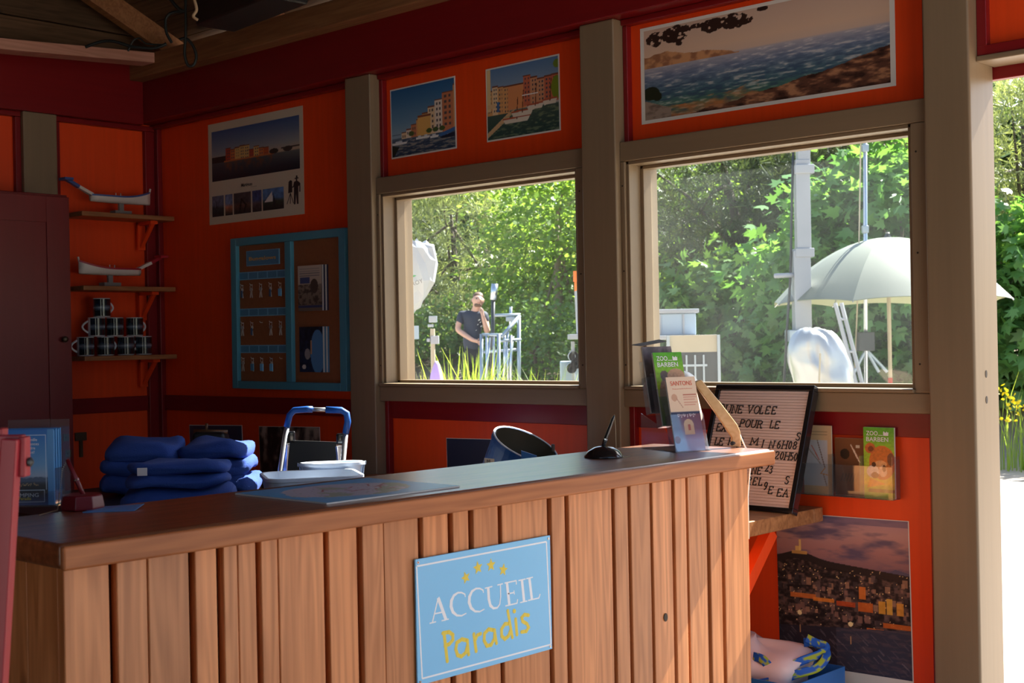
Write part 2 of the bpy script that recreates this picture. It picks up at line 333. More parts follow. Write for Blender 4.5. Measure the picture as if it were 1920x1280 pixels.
wood('pine', (0.86, 0.58, 0.30), (0.74, 0.46, 0.21), axis=0, rough=0.4, knots=False)
mat('floor_mat', (0.11, 0.085, 0.065), 0.7, var=0.2, scale=3)
mat('nail', (0.04, 0.03, 0.025), 0.5, metal=0.6)
mat('dark_gap', (0.07, 0.022, 0.01), 0.7)
clearmat('pane_glass', (0.97, 0.99, 0.98), haze=0.004, refl=0.8)
clearmat('pane_glass_dusty', (0.94, 0.97, 0.96), haze=0.011, refl=0.9)
attrmat('print', 0.42, 0.35); attrmat('gloss_print', 0.3, 0.45)

# ================================================================== the shed
PF, WO = 3.78, 3.88                 # panel front, outer face of the window wall
X_L, X_A, X_B, X_C = -5.95, (-4.37, -4.21), (-3.07, -2.915), (-1.767, -1.625)
W1, W2, WZ = (-4.19, -3.12), (-2.895, -1.822), (1.18, 1.986)
DOOR = (-1.625, -0.62); DZ = 2.157; X_END = 0.3
b = MB()
b.box(X_L-0.1, W1[0], PF, WO, 0, 2.86); b.box(W1[0], W1[1], PF, WO, 0, WZ[0]); b.box(W1[0], W1[1], PF, WO, WZ[1], 2.86)
b.box(W1[1], W2[0], PF, WO, 0, 2.86); b.box(W2[0], W2[1], PF, WO, 0, WZ[0]); b.box(W2[0], W2[1], PF, WO, WZ[1], 2.86); b.box(W2[1], -1.70, PF, WO, 0, 2.86)
b.box(-1.70, DOOR[1]+0.06, PF, WO, DZ+0.005, 2.86); b.box(DOOR[1]+0.06, X_END, PF, WO, 0, 2.86)
wall = struct('wall_back', b, 'orange_paint', loc=(-3, PF, 0))
def wpart(name, mt, *bx, bevel=0.004, parent=None, **k):
    q = MB()
    for a in bx: q.box(*a)
    return q.build(name, mt, parent or wall, bevel=bevel, **k)
for xa, xb in (X_A, X_B): wpart('post', 'taupe_paint', (xa, xb, 3.70, PF, 0, 2.49), bevel=0.006)
wpart('post', 'taupe_paint', (X_C[0], X_C[1], 3.70, 3.868, 0, 2.49), bevel=0.008)
wpart('post', 'taupe_paint', (DOOR[1], DOOR[1]+0.15, 3.70, 3.868, 0, 2.49), bevel=0.008)
wpart('red_beam', 'red_paint_x', (X_L, X_END, 3.675, PF, 2.49, 2.72), bevel=0.006)
wpart('wall_plate', 'beam_wood', (X_L, X_END, 3.60, 3.86, 2.694, 2.80), bevel=0.006)
for x0, x1 in ((X_L, X_A[0]), (X_A[1], X_B[0]), (X_B[1], X_C[0]), (X_C[1], DOOR[1])):
    wpart('batten', 'red_paint_x', (x0, x1, 3.742, PF, 2.468, 2.49))
# vertical red battens beside the posts
for x0, x1, z0, z1 in ((X_A[1], X_A[1]+0.02, 2.055, 2.468), (X_B[1], X_B[1]+0.02, 2.055, 2.468), (X_C[0]-0.024, X_C[0], 2.055, 2.468),
                       (X_A[1], X_A[1]+0.022, 0, 1.122), (X_B[1], X_B[1]+0.022, 0, 1.122), (X_C[0]-0.026, X_C[0], 0, 1.122),
                       (X_A[0]-0.02, X_A[0], 0, 2.468), (X_B[0]-0.018, X_B[0], 0, 1.122), (X_L+0.0, X_L+0.055, 0, 2.468), (X_C[1], X_C[1]+0.03, 2.185, 2.468)):
    wpart('batten', 'red_paint', (x0, x1, 3.752, PF, z0, z1), bevel=0.003)
for x0, x1 in ((X_L, X_A[0]), (X_A[1], X_B[0]), (X_B[1], X_C[0])):
    wpart('rail', 'red_paint_x', (x0, x1, 3.766, PF, 1.048, 1.122), bevel=0.003)
wpart('rail', 'red_paint_x', (X_C[1], DOOR[1], 3.752, PF, 2.157, 2.187), bevel=0.003)
wpart('door_header', 'taupe_paint_x', (X_C[1], DOOR[1], 3.745, 3.868, 2.14, 2.157))
wpart('fascia', 'red_paint_x', (X_C[1]-0.02, DOOR[1]+0.1, 3.87, 3.90, 2.105, 2.16))
# screw holes in the door post
for z in (1.24, 1.165):
    q = MB(); q.lathe([(0.0065, 0), (0.0065, 0.0012)], (Vector((X_C[1], 3.775, z)), Vector((0, 1, 0)), UP*1.7, Vector((1, 0, 0))), 12); q.build('screw_hole', 'nail', wall)

mat('bounce_cladding_mat', (0.30, 0.25, 0.19), 0.7, var=0.2, scale=4)  # unseen outer skin, added to keep orange bounce light off the yard
CLX = ((X_L-0.1, W1[0], 0, 2.86), (W1[0], W1[1], 0, WZ[0]), (W1[0], W1[1], WZ[1], 2.86), (W1[1], W2[0], 0, 2.86), (W2[0], W2[1], 0, WZ[0]), (W2[0], W2[1], WZ[1], 2.86), (W2[1], X_C[1]-0.03, 0, 2.86), (DOOR[1]+0.12, X_END, 0, 2.86), (X_C[1]-0.03, DOOR[1]+0.12, 2.165, 2.86))
for x0, x1, z0, z1 in CLX: wpart('bounce_cladding', 'bounce_cladding_mat', (x0, x1, WO, WO+0.018, z0, z1), bevel=0)
def window(n, W, post_x):
    e = empty('window_%d' % n, ((W[0]+W[1])/2, PF, WZ[0]), kind='structure'); x0, x1 = W
    p = lambda nm, mt, *bx, **k: wpart(nm, mt, *bx, parent=e, **k)
    p('head_casing', 'taupe_paint_x', (x0-0.02, post_x, 3.725, PF, WZ[1], 2.055)); p('sill_casing', 'taupe_paint_x', (x0-0.02, post_x, 3.725, PF, 1.122, 1.184))
    p('side_casing', 'taupe_paint', (x0-0.02, x0, 3.725, PF, 1.184, WZ[1])); p('side_casing', 'taupe_paint', (x1, post_x, 3.725, PF, 1.184, WZ[1]))
    # inner lining in two steps: wide jamb, then the stop that holds the pane
    p('jamb', 'taupe_paint', (x0, x0+0.012, 3.735, 3.90, 1.19, WZ[1]), bevel=0.002); p('jamb', 'taupe_paint', (x1-0.012, x1, 3.735, 3.90, 1.19, WZ[1]), bevel=0.002)
    p('head_jamb', 'taupe_paint_x', (x0, x1, 3.735, 3.90, WZ[1]-0.012, WZ[1]), bevel=0.002)
    p('sill', 'taupe_paint_x', (x0-0.01, x1+0.002, 3.712, 3.90, 1.184, 1.196), bevel=0.003)
    p('glazing_stop', 'taupe_paint', (x0+0.012, x0+0.026, 3.80, 3.845, 1.196, WZ[1]-0.012), bevel=0.002); p('glazing_stop', 'taupe_paint', (x1-0.026, x1-0.012, 3.80, 3.845, 1.196, WZ[1]-0.012), bevel=0.002)
    p('glazing_stop', 'taupe_paint_x', (x0+0.012, x1-0.012, 3.80, 3.845, 1.196, 1.208), bevel=0.002); p('glazing_stop', 'taupe_paint_x', (x0+0.012, x1-0.012, 3.80, 3.845, WZ[1]-0.024, WZ[1]-0.012), bevel=0.002)
    q = MB(); q.box(x0+0.012, x1-0.012, 3.848, 3.852, 1.197, WZ[1]-0.012); q.build('pane', 'pane_glass' if n == 1 else 'pane_glass_dusty', e)
    for z in (1.27, 1.6, 1.9):
        for x in (x0-0.01, x1+0.018):
            q = MB(); q.lathe([(0.0032, 0), (0.0032, 0.001)], (Vector((x, 3.7248, z)), Vector((1, 0, 0)), UP, Vector((0, -1, 0))), 8); q.build('nail_head', 'nail', e)
    return e
window(1, W1, X_B[0]); window(2, W2, X_C[0])

# left wall -----------------------------------------------------------------
b = MB(); b.box(X_L-0.1, X_L, -1.2, PF, 0, 2.80); wl = struct('wall_left', b, 'orange_paint', loc=(X_L, 2, 0))
lp = lambda nm, mt, *bx, **k: wpart(nm, mt, *bx, parent=wl, **k)
lp('red_beam', 'red_paint_y', (X_L, X_L+0.06, -1.2, 3.675, 2.48, 2.775)); lp('post', 'taupe_paint', (X_L, X_L+0.05, 3.04, 3.21, 0, 2.48)); lp('post', 'taupe_paint', (X_L, X_L+0.05, 1.2, 1.37, 0, 2.48))
lp('batten', 'red_paint_y', (X_L, X_L+0.03, 3.21, PF, 2.455, 2.48)); lp('batten', 'red_paint_y', (X_L, X_L+0.03, 1.37, 3.04, 2.455, 2.48))
for y0, y1 in ((3.012, 3.04), (3.21, 3.236), (3.70, 3.752)): lp('batten', 'red_paint', (X_L, X_L+0.028, y0, y1, 0, 2.455), bevel=0.003)
lp('rail', 'red_paint_y', (X_L, X_L+0.014, 1.37, 3.70, 1.048, 1.122))
# planks of the gable above the left wall
for i in range(9):
    z0 = 2.80+i*0.145; half = max(0.1, (4.05-z0)/0.466); y1 = min(3.85, 1.3+half+0.2)
    lp('gable_plank', 'roof_wood_y', (X_L-0.07+0.006*(i % 2), X_L-0.045+0.006*(i % 2), max(-1.25, 1.3-half-0.2), y1, z0, z0+0.14), bevel=0.002, seg=1)
q = MB(); q.add([(X_L-0.09, -1.35, 2.78), (X_L-0.09, 3.95, 2.78), (X_L-0.09, 3.95, 2.92), (X_L-0.09, 1.3, 4.14), (X_L-0.09, -1.35, 2.92), (X_L-0.075, -1.35, 2.78), (X_L-0.075, 3.95, 2.78), (X_L-0.075, 3.95, 2.92), (X_L-0.075, 1.3, 4.14), (X_L-0.075, -1.35, 2.92)], [(0, 1, 2, 3, 4), (9, 8, 7, 6, 5), (0, 5, 6, 1), (1, 6, 7, 2), (2, 7, 8, 3), (3, 8, 9, 4), (4, 9, 5, 0)]); q.build('gable_sheet', 'roof_wood', wl)
# loose pinkish plank lying along the top of the left wall
a, c = pt(0, 86, X=-5.72), pt(296, 113, X=-5.72)
d = (c-a).normalized(); q = MB(); q.bar(a-d*1.6, c, 0.11, 0.05)
thing('ceiling_plank', q, 'pink_plank', 'pale pinkish sawn plank lying along the top of the dark red left wall', 'plank', bevel=0.003)

# other walls and floor -------------------------------------------------------
b = MB(); b.box(X_L-0.1, -1.1, -1.3, -1.2, 0, 2.80); b.box(-1.1, X_END, -1.3, -1.2, 2.45, 2.80); struct('wall_front', b, 'roof_wood')  # unseen wall; its opening and dark tone are shaped for the light inside
b = MB(); b.box(X_END-0.1, X_END, -1.2, 1.6, 0, 2.80); b.box(X_END-0.1, X_END, 1.6, 3.70, 2.1, 2.80); struct('wall_right_baffle', b, 'roof_wood')  # unseen wall added to hold daylight back from the left side
b = MB(); b.box(X_L-0.1, X_END, -1.3, WO, -0.14, 0); struct('floor', b, 'floor_mat')

# roof: two slopes of planks on rafters, ridge along X -------------------------
RIDGE_Y, EAVE_Z, SL = 1.3, 2.87, 0.466
X_R0, X_R1 = X_L-0.25, X_END-0.25
b = MB()
for sgn in (1, -1):
    yo = RIDGE_Y+sgn*2.75; zr = EAVE_Z+SL*2.58
    b.add([(X_R0, RIDGE_Y, zr+0.06), (X_R1, RIDGE_Y, zr+0.06), (X_R1, yo, zr+0.06-SL*2.75), (X_R0, yo, zr+0.06-SL*2.75),
           (X_R0, RIDGE_Y, zr+0.09), (X_R1, RIDGE_Y, zr+0.09), (X_R1, yo, zr+0.09-SL*2.75), (X_R0, yo, zr+0.09-SL*2.75)],
          [(0, 1, 2, 3), (7, 6, 5, 4), (0, 4, 5, 1), (1, 5, 6, 2), (2, 6, 7, 3), (3, 7, 4, 0)])
roof = struct('ceiling', b, 'roof_wood', loc=(-3, RIDGE_Y, EAVE_Z))
zr = EAVE_Z+SL*2.58
for sgn in (1, -1):
    u = Vector((0, sgn, -SL)).normalized()
    for i in range(20):
        s0 = i*0.148; fr = (Vector((X_R0, RIDGE_Y, zr+0.058)), Vector((1, 0, 0)), u, Vector((1, 0, 0)).cross(u))
        q = MB(); q.obox(fr, 0, X_R1-X_R0, s0, s0+0.144, (-0.02 if sgn > 0 else 0), (0 if sgn > 0 else 0.02)); q.build('plank', 'roof_wood', roof)
    for i in range(8):
        x = X_L+0.1+i*0.83; q = MB(); q.bar((x, RIDGE_Y, zr-0.02), (x, RIDGE_Y+sgn*2.7, zr-0.02-SL*2.7), 0.055, 0.11); q.build('rafter', 'beam_wood', roof)
q = MB(); q.box(X_R0, X_R1, RIDGE_Y-0.03, RIDGE_Y+0.03, zr-0.16, zr+0.03); q.build('ridge_beam', 'beam_wood', roof)

# ================================================================== ground outside
def smooth01(t): t = np.clip(t, 0, 1); return t*t*(3-2*t)
def gz(x, y):
    """height of the land: flat yard, then a bank rising behind it"""
    x = np.asarray(x, float); y = np.asarray(y, float)
    right = 1.05*smooth01((y-13.9)/3.2)+0.05*np.clip(y-16, 0, 30); left = np.clip(0.19*(y-11.8), 0, 1.4)+0.03*np.clip(y-19, 0, 30)
    k = smooth01((x+11)/3); rise = right*k+left*(1-k)
    return -0.09+rise
gx, gy = np.arange(-60, 30.1, 0.75), np.arange(-14, 60.1, 0.75)
GX, GY = np.meshgrid(gx, gy); GZ = gz(GX, GY)+RNG.normal(0, 0.012, GX.shape)*(GY > 5)
inside = (GX > X_L-0.6) & (GX < X_END+0.5) & (GY > -2) & (GY < WO+0.6); GZ[inside] = -0.16
mt, t, bb = nodemat('ground_mat'); N, L = t.nodes, t.links
g = N.new('ShaderNodeNewGeometry'); n1 = N.new('ShaderNodeTexNoise'); n1.inputs['Scale'].default_value = 0.6; n1.inputs['Detail'].default_value = 8; L.new(g.outputs['Position'], n1.inputs['Vector'])
n2 = N.new('ShaderNodeTexNoise'); n2.inputs['Scale'].default_value = 45; n2.inputs['Detail'].default_value = 3; L.new(g.outputs['Position'], n2.inputs['Vector'])
cr = N.new('ShaderNodeValToRGB'); cr.color_ramp.elements[0].color = (0.30, 0.255, 0.20, 1); cr.color_ramp.elements[1].color = (0.50, 0.44, 0.37, 1); cr.color_ramp.elements[0].position = 0.3; cr.color_ramp.elements[1].position = 0.7
mm = N.new('ShaderNodeMath'); mm.operation = 'MULTIPLY_ADD'; mm.inputs[1].default_value = 0.4; L.new(n2.outputs['Fac'], mm.inputs[0]); m2 = N.new('ShaderNodeMath'); m2.operation = 'MULTIPLY'; m2.inputs[1].default_value = 0.6; L.new(n1.outputs['Fac'], m2.inputs[0]); L.new(m2.outputs[0], mm.inputs[2]); L.new(mm.outputs[0], cr.inputs[0])
# ground turns darker brown up the bank
sx = N.new('ShaderNodeSeparateXYZ'); L.new(g.outputs['Position'], sx.inputs[0]); mr = N.new('ShaderNodeMapRange'); mr.inputs[1].default_value = 13.6; mr.inputs[2].default_value = 15.5; L.new(sx.outputs['Y'], mr.inputs[0])
mx = N.new('ShaderNodeMix'); mx.data_type = 'RGBA'; L.new(mr.outputs[0], mx.inputs[0]); L.new(cr.outputs[0], mx.inputs[6]); mx.inputs[7].default_value = (0.16, 0.12, 0.075, 1); L.new(mx.outputs[2], bb.inputs['Base Color']); bb.inputs['Roughness'].default_value = 0.9
MATS['ground_mat'] = mt
idx = np.arange(GX.size).reshape(GX.shape); q = np.stack([idx[:-1, :-1], idx[:-1, 1:], idx[1:, 1:], idx[1:, :-1]], -1).reshape(-1, 4)
go = npmesh('ground', np.stack([GX, GY, GZ], -1).reshape(-1, 3), q, 'ground_mat', smooth=True); go['kind'] = 'structure'

# ================================================================== counter
CX0, CX1, CY0, CY1, CZ = -2.39, -1.985, 1.07, 3.19, 1.05
ctr = empty('reception_counter', (-2.18, 2.13, 0), 'wooden reception counter clad in vertical planks under a dark varnished top', 'counter')
q = MB(); q.box(CX0, CX1, CY0, CY1, CZ-0.042, CZ); q.build('countertop', 'counter_top_wood', ctr, bevel=0.009, seg=3)
q = MB(); q.box(CX1-0.001, CX1+0.012, CY0, CY1, CZ-0.043, CZ-0.003); q.build('edge_strip', 'counter_edge_wood', ctr, bevel=0.005, seg=2)
FX = -2.035                      # plane of the plank backs
q = MB(); q.box(CX0+0.03, FX, CY0+0.046, pt(1403, 901, X=FX+0.022).y-0.023, 0, CZ-0.043); q.build('carcass', 'dark_gap', ctr)
def ctr_y(px): return pt(px, 1015-(px-125)*0.128+50, X=FX+0.022).y
gaps = [(205, 219), (354, 366), (407, 419), (480, 490), (607, 617), (670, 680), (785, 794), (841, 850), (879, 888), (934, 942), (1027, 1035), (1060, 1067), (1147, 1152.5), (1177, 1183), (1219, 1224), (1260, 1265), (1286, 1291), (1325, 1330), (1351, 1357.5)]
edges = [CY0+0.022]
for g0, g1 in gaps: edges += [ctr_y(g0), ctr_y(g1)]
edges.append(ctr_y(1403))
split = {1: 277, 3: 446, 4: 522, 6: 720}      # boards made of two planks with a hairline joint
for i in range(len(gaps)+1):
    y0, y1 = edges[2*i], edges[2*i+1]; cuts = [y0, y1]
    if i in split: cuts = [y0, ctr_y(split[i]), y1]
    for k in range(len(cuts)-1):
        q = MB(); t0 = 0.021+random.uniform(-0.001, 0.001); q.box(FX, FX+t0, cuts[k]+(0.0006 if k else 0), cuts[k+1]-(0.0006 if k < len(cuts)-2 else 0), 0.004, CZ-0.044); q.build('plank', 'counter_plank', ctr, bevel=0.0025, seg=2)
for i in range(3):
    x0 = CX0+0.03+i*0.1105; q = MB(); q.box(x0, x0+0.1095 if i < 2 else FX-0.0005, CY0+0.0225, CY0+0.045, 0.004, CZ-0.044); q.build('end_plank', 'counter_plank', ctr, bevel=0.002)
q = MB(); q.box(CX0+0.03, FX-0.0005, edges[-1]-0.022, edges[-1]-0.0005, 0.004, CZ-0.044); q.build('end_panel', 'counter_plank', ctr, bevel=0.002)
# knot hole seen in one plank
q = MB(); kp = pt(1248, 1157, X=FX+0.022); q.lathe([(0.0075, 0), (0.0075, 0.0012)], (kp, Vector((0, 1, 0)), UP*1.4, Vector((1, 0, 0))), 14); q.build('knot_hole', 'nail', ctr)

# worktop along the window wall ------------------------------------------------
wt = empty('worktop', (-3.5, 3.5, 0), 'narrow wooden worktop shelf along the window wall under the letter board', 'shelf')
q = MB(); q.box(-4.2, -2.15, 3.26, 3.695, 0.775, 0.82); q.box(-2.89, -2.15, 3.695, 3.75, 0.775, 0.82); q.box(-4.18, -3.092, 3.695, 3.75, 0.775, 0.82); q.build('board', 'worktop_wood', wt, bevel=0.003)
for x, ya_, za_, yb_ in ((-2.19, edges[-1]+0.012, 0.768-(3.5-edges[-1]-0.012)*0.98, 3.5), (-2.7, 3.745, 0.45, 3.42), (-4.0, 3.745, 0.45, 3.42)):
    q = MB(); q.bar((x, ya_, za_), (x, yb_, 0.768), 0.035, 0.04); q.build('brace', 'orange_paint', wt)
# ================================================================== trees and shrubs outside
mat('bark', (0.10, 0.075, 0.055), 0.9, var=0.4, scale=12, bump=0.6); mat('bark_pale', (0.25, 0.2, 0.15), 0.9, var=0.4, scale=12, bump=0.5)
leafmat('leaf_bright', (0.11, 0.23, 0.045), (0.32, 0.46, 0.13), 0.5); leafmat('leaf_mid', (0.075, 0.165, 0.045), (0.19, 0.32, 0.10), 0.45); leafmat('leaf_dark', (0.04, 0.085, 0.03), (0.10, 0.18, 0.06), 0.4)
leafmat('leaf_fig', (0.085, 0.21, 0.06), (0.22, 0.42, 0.14), 0.45, 0.28); leafmat('needle_pale', (0.17, 0.22, 0.11), (0.40, 0.46, 0.27), 0.35, 0.45); leafmat('needle_dark', (0.045, 0.075, 0.035), (0.13, 0.17, 0.08), 0.3, 0.5)
leafmat('grass_blade', (0.16, 0.28, 0.03), (0.42, 0.52, 0.12), 0.5); leafmat('grass_dry', (0.34, 0.32, 0.12), (0.6, 0.55, 0.25), 0.4); leafmat('flower_yellow', (0.75, 0.55, 0.01), (0.9, 0.75, 0.03), 0.3)
RHOMB = np.array([(0, 0), (0.3, 0.42), (0, 1), (-0.3, 0.42)])
ROUND = np.array([(0, 0), (0.33, 0.25), (0.38, 0.6), (0, 1), (-0.38, 0.6), (-0.33, 0.25)])
FIG = np.array([(0, 0), (0.28, -0.06), (0.5, 0.22), (0.27, 0.3), (0.46, 0.72), (0.17, 0.55), (0, 1.0), (-0.17, 0.55), (-0.46, 0.72), (-0.27, 0.3), (-0.5, 0.22), (-0.28, -0.06)])
def nrm(a): return a/np.maximum(1e-9, np.linalg.norm(a, axis=-1, keepdims=True))
def leaf_arrays(C, size, out, tmpl, rng, up=0.7, rand=0.7, droop=0.5):
    n = len(C); k = len(tmpl); nn = nrm(out*0.5+np.array([0, 0, up])+rng.normal(0, rand, (n, 3)))
    tdir = nrm(out+np.array([0, 0, -droop])+rng.normal(0, 0.6, (n, 3))); tdir = nrm(tdir-nn*(tdir*nn).sum(-1, keepdims=True)); sd = np.cross(nn, tdir)
    sz = size*rng.uniform(0.6, 1.25, (n, 1, 1)); V = C[:, None]+sz*(tmpl[None, :, 0:1]*sd[:, None]+tmpl[None, :, 1:2]*tdir[:, None])
    V = V - (np.abs(tmpl[:, 0])*0.5)[None, :, None]*sz*nn[:, None]*0.45
    return V.reshape(-1, 3), np.arange(n*k).reshape(n, k)
def clumps(c, r, n, rng, shell=0.55):
    d = nrm(rng.normal(0, 1, (n, 3))); rad = (shell+(1-shell)*rng.random((n, 1))**0.6)*rng.uniform(0.88, 1.1, (n, 1)); return np.array(c)+d*rad*np.array(r), d
def trunk_mb(base, c, r, rng, rad=0.1, nb=9):
    q = MB(); b0 = Vector(base); top = Vector((c[0], c[1], c[2]+r[2]*0.45)); mid = b0.lerp(top, 0.45)+Vector(rng.normal(0, 0.12, 3)); q.tube([b0-UP*0.1, b0+(mid-b0)*0.5, mid, top], [rad*1.15, rad, rad*0.8, rad*0.25], 8)
    for i in range(nb):
        t = rng.uniform(0.3, 0.95); s_ = b0.lerp(top, t); d = nrm(rng.normal(0, 1, 3)); e = Vector(np.array(c)+d*np.array(r)*0.75); mm_ = s_.lerp(e, 0.5)+UP*0.12; q.tube([s_, mm_, e], [rad*0.35, rad*0.2, rad*0.06], 5)
    return q
def tree(name, label, px, dep, cz, r, leaf, style, ncl, per, size, seed, bark='bark', cat='tree', group=None, trunk=0.1, csp=0.3, up=0.7, trunk_px=None, xy=None):
    rng = np.random.default_rng(seed); p = pt(px, 640, d=dep)
    if xy: p = Vector((*xy, 0))
    x, y = p.x, p.y; g0 = float(gz(x, y)); c = (x, y, cz); base = (x, y, g0)
    if trunk_px: tp = pt(trunk_px, 640, d=dep); base = (tp.x, tp.y, float(gz(tp.x, tp.y)))
    e = empty(name, base, label, cat, group); trunk_mb(base, c, r, rng, trunk).build('trunk', bark, e, smooth=True)
    CC, D = clumps(c, r, ncl, rng); low = CC[:, 2] > g0+0.05; CC, D = CC[low], D[low]
    if style == 'needle':
        k = per; d0 = nrm(D+np.array([0, 0, 0.4])+rng.normal(0, 0.6, D.shape)); P_ = np.repeat(CC, k, 0)+rng.normal(0, csp*0.5, (len(CC)*k, 3)); dd = nrm(np.repeat(d0, k, 0)+rng.normal(0, 0.55, P_.shape))
        # tufts: each point carries six needles fanning out
        P6 = np.repeat(P_, 6, 0); d6 = nrm(np.repeat(dd, 6, 0)+rng.normal(0, 0.5, P6.shape)); sd = nrm(np.cross(d6, rng.normal(0, 1, P6.shape))); L_ = size*rng.uniform(0.7, 1.2, (len(P6), 1)); wd = 0.035*size
        V = np.stack([P6-sd*wd, P6+sd*wd, P6+d6*L_+sd*wd*0.4, P6+d6*L_-sd*wd*0.4], 1).reshape(-1, 3); Fq = np.arange(len(V)).reshape(-1, 4)
    else:
        P_ = np.repeat(CC, per, 0)+rng.normal(0, csp, (len(CC)*per, 3))*np.array([1, 1, 0.75]); out = nrm(P_-np.array(c)); tm = {'rhomb': RHOMB, 'round': ROUND, 'fig': FIG}[style]
        V, Fq = leaf_arrays(P_, size, out, tm, rng, up)
    f = npmesh('foliage', V, Fq, leaf, e, tone=rng.random(len(Fq))); f['kind'] = 'stuff'
    return e
TR = 'trees beyond the yard'
tree('pine_tree', 'pale grey-green pine with loose needles filling the left of the left window', 850, 27, 2.6, (2.0, 2.0, 3.0), 'needle_pale', 'needle', 420, 12, 0.24, 1, csp=0.36)
tree('pine_tree', 'dark pine at the left edge of the left window, behind the white bag', 735, 30, 2.9, (2.0, 2.0, 3.1), 'needle_dark', 'needle', 300, 12, 0.26, 2, csp=0.4)
tree('elm_tree', 'bright round-leaved tree filling the right of the left window', 1050, 24.5, 2.5, (1.45, 1.5, 2.8), 'leaf_bright', 'round', 420, 34, 0.10, 3, bark='bark_pale', csp=0.26)
tree('leafy_shrub', 'dark green shrub low behind the metal rack in the left window', 1010, 21.5, 0.85, (1.25, 0.9, 1.05), 'leaf_mid', 'round', 130, 34, 0.085, 4, cat='shrub', csp=0.2, trunk=0.04)
tree('leafy_shrub', 'low green undergrowth shrub between the white bag and the man', 800, 25.5, 1.35, (1.2, 0.9, 0.75), 'leaf_mid', 'rhomb', 110, 30, 0.14, 5, cat='shrub', csp=0.2, trunk=0.04)
tree('pine_tree', 'dark pine with a leaning trunk high in the left half of the right window', 1360, 21.5, 3.75, (2.5, 1.8, 1.15), 'needle_dark', 'needle', 330, 12, 0.22, 6, csp=0.34, trunk=0.15, trunk_px=1400)
tree('pine_tree', 'dark pine crown behind the mast at the top right of the right window', 1610, 21, 4.1, (1.7, 1.6, 1.2), 'needle_dark', 'needle', 220, 12, 0.22, 7, csp=0.34, trunk=0.12)
tree('leafy_tree', 'sunlit light-green tree showing under the dark pine in the right window', 1300, 24.5, 2.3, (1.75, 1.5, 2.3), 'leaf_bright', 'round', 300, 32, 0.105, 8, csp=0.26)
tree('leafy_tree', 'sunlit tree behind the white mast in the right window', 1480, 24, 2.6, (1.7, 1.5, 2.4), 'leaf_bright', 'round', 280, 32, 0.11, 9, csp=0.26)
tree('fig_shrub', 'large-leaved dark green shrub low in the middle of the right window', 1390, 18.6, 1.25, (1.35, 0.9, 1.35), 'leaf_mid', 'fig', 110, 20, 0.17, 10, cat='shrub', csp=0.22, trunk=0.05)
tree('fig_shrub', 'broad-leaved shrub behind the white boxes in the right window', 1255, 19.5, 1.15, (1.15, 0.9, 1.3), 'leaf_fig', 'fig', 90, 20, 0.16, 11, cat='shrub', csp=0.22, trunk=0.05)
# back rows that close the view
BK = ['leaf_dark', 'leaf_mid']; ORDN = 'first second third fourth fifth sixth seventh eighth ninth tenth eleventh twelfth thirteenth fourteenth'.split()
for i, px in enumerate((520, 660, 800, 930, 1060, 1190, 1320, 1450, 1580, 1720, 1880, 2060, 2260, 2480)):
    dep = 33 if px < 1150 else 28 if px < 1650 else 24
    o = tree('backdrop_tree', '%s tall dark leafy tree from the left in the far row closing the view' % ORDN[i], px, dep, 2.5 if px < 1650 else 3.0, (2.3, 1.6, 2.9 if px < 1650 else 3.6), BK[i % 2], 'rhomb', 190, 30, 0.30, 40+i, group='row of tall trees closing the view', csp=0.45, trunk=0.16)
# fig trees near the umbrella: the largest leaves are single leaves
mf = bpy.data.meshes.new('leaf'); fv = [(a*1.0, bb_*1.0, -abs(a)*0.25) for a, bb_ in FIG]; mf.from_pydata(fv, [], [tuple(range(len(FIG)))]); mf.materials.append(MATS['leaf_fig']); at = mf.attributes.new('tone', 'FLOAT', 'FACE'); at.data[0].value = 0.6
def fig_leaves(e, px, dep, cz, r, n, seed):
    rng = np.random.default_rng(seed); p = pt(px, 640, d=dep); c = np.array((p.x, p.y, cz)); tocam = nrm(np.array((0, 0, EYE))-c)
    for i in range(n):
        d = nrm(rng.normal(0, 1, 3)+tocam*1.3); P_ = c+d*np.array(r)*rng.uniform(0.98, 1.12)
        if P_[2] < gz(P_[0], P_[1])+0.1: continue
        nn = Vector(nrm(d*0.5+np.array([0, 0, 0.7])+rng.normal(0, 0.45, 3))); t_ = Vector(nrm(d+np.array([0, 0, -0.6])+rng.normal(0, 0.5, 3))); t_ = (t_-nn*t_.dot(nn)).normalized(); s_ = t_.cross(nn); k = rng.uniform(0.17, 0.27)
        o = bpy.data.objects.new('leaf', mf); COL.objects.link(o); o.parent = e
        M = Matrix.Identity(4)
        for a in range(3): M[a][0] = s_[a]*k; M[a][1] = t_[a]*k; M[a][2] = nn[a]*k; M[a][3] = P_[a]-e.location[a]
        o.matrix_basis = M
for args, n in ((('fig_tree', 'fig tree with big pale green leaves left of the umbrella top, behind the thin pole', 1565, 17.2, 1.95, (0.95, 0.8, 1.75), 'leaf_fig', 'fig', 110, 22, 0.19, 20), 80),
                (('fig_tree', 'fig tree with big leaves at the right edge of the right window', 1690, 16.6, 2.25, (0.85, 0.8, 1.75), 'leaf_fig', 'fig', 110, 22, 0.19, 21), 70),
                (('fig_tree', 'fig tree with broad bright leaves seen through the open doorway', 1915, 16.2, 1.35, (1.1, 0.8, 1.5), 'leaf_fig', 'fig', 130, 22, 0.19, 22), 90)):
    e = tree(*args, csp=0.22, trunk=0.05, bark='bark_pale'); fig_leaves(e, args[2], args[3], args[4], args[5], n, args[-1]+100)
tree('pine_tree', 'pale pine with yellow-green needles at the top of the open doorway', 1925, 18.5, 4.0, (1.5, 1.3, 1.25), 'needle_pale', 'needle', 230, 12, 0.20, 23, csp=0.3, trunk=0.12)
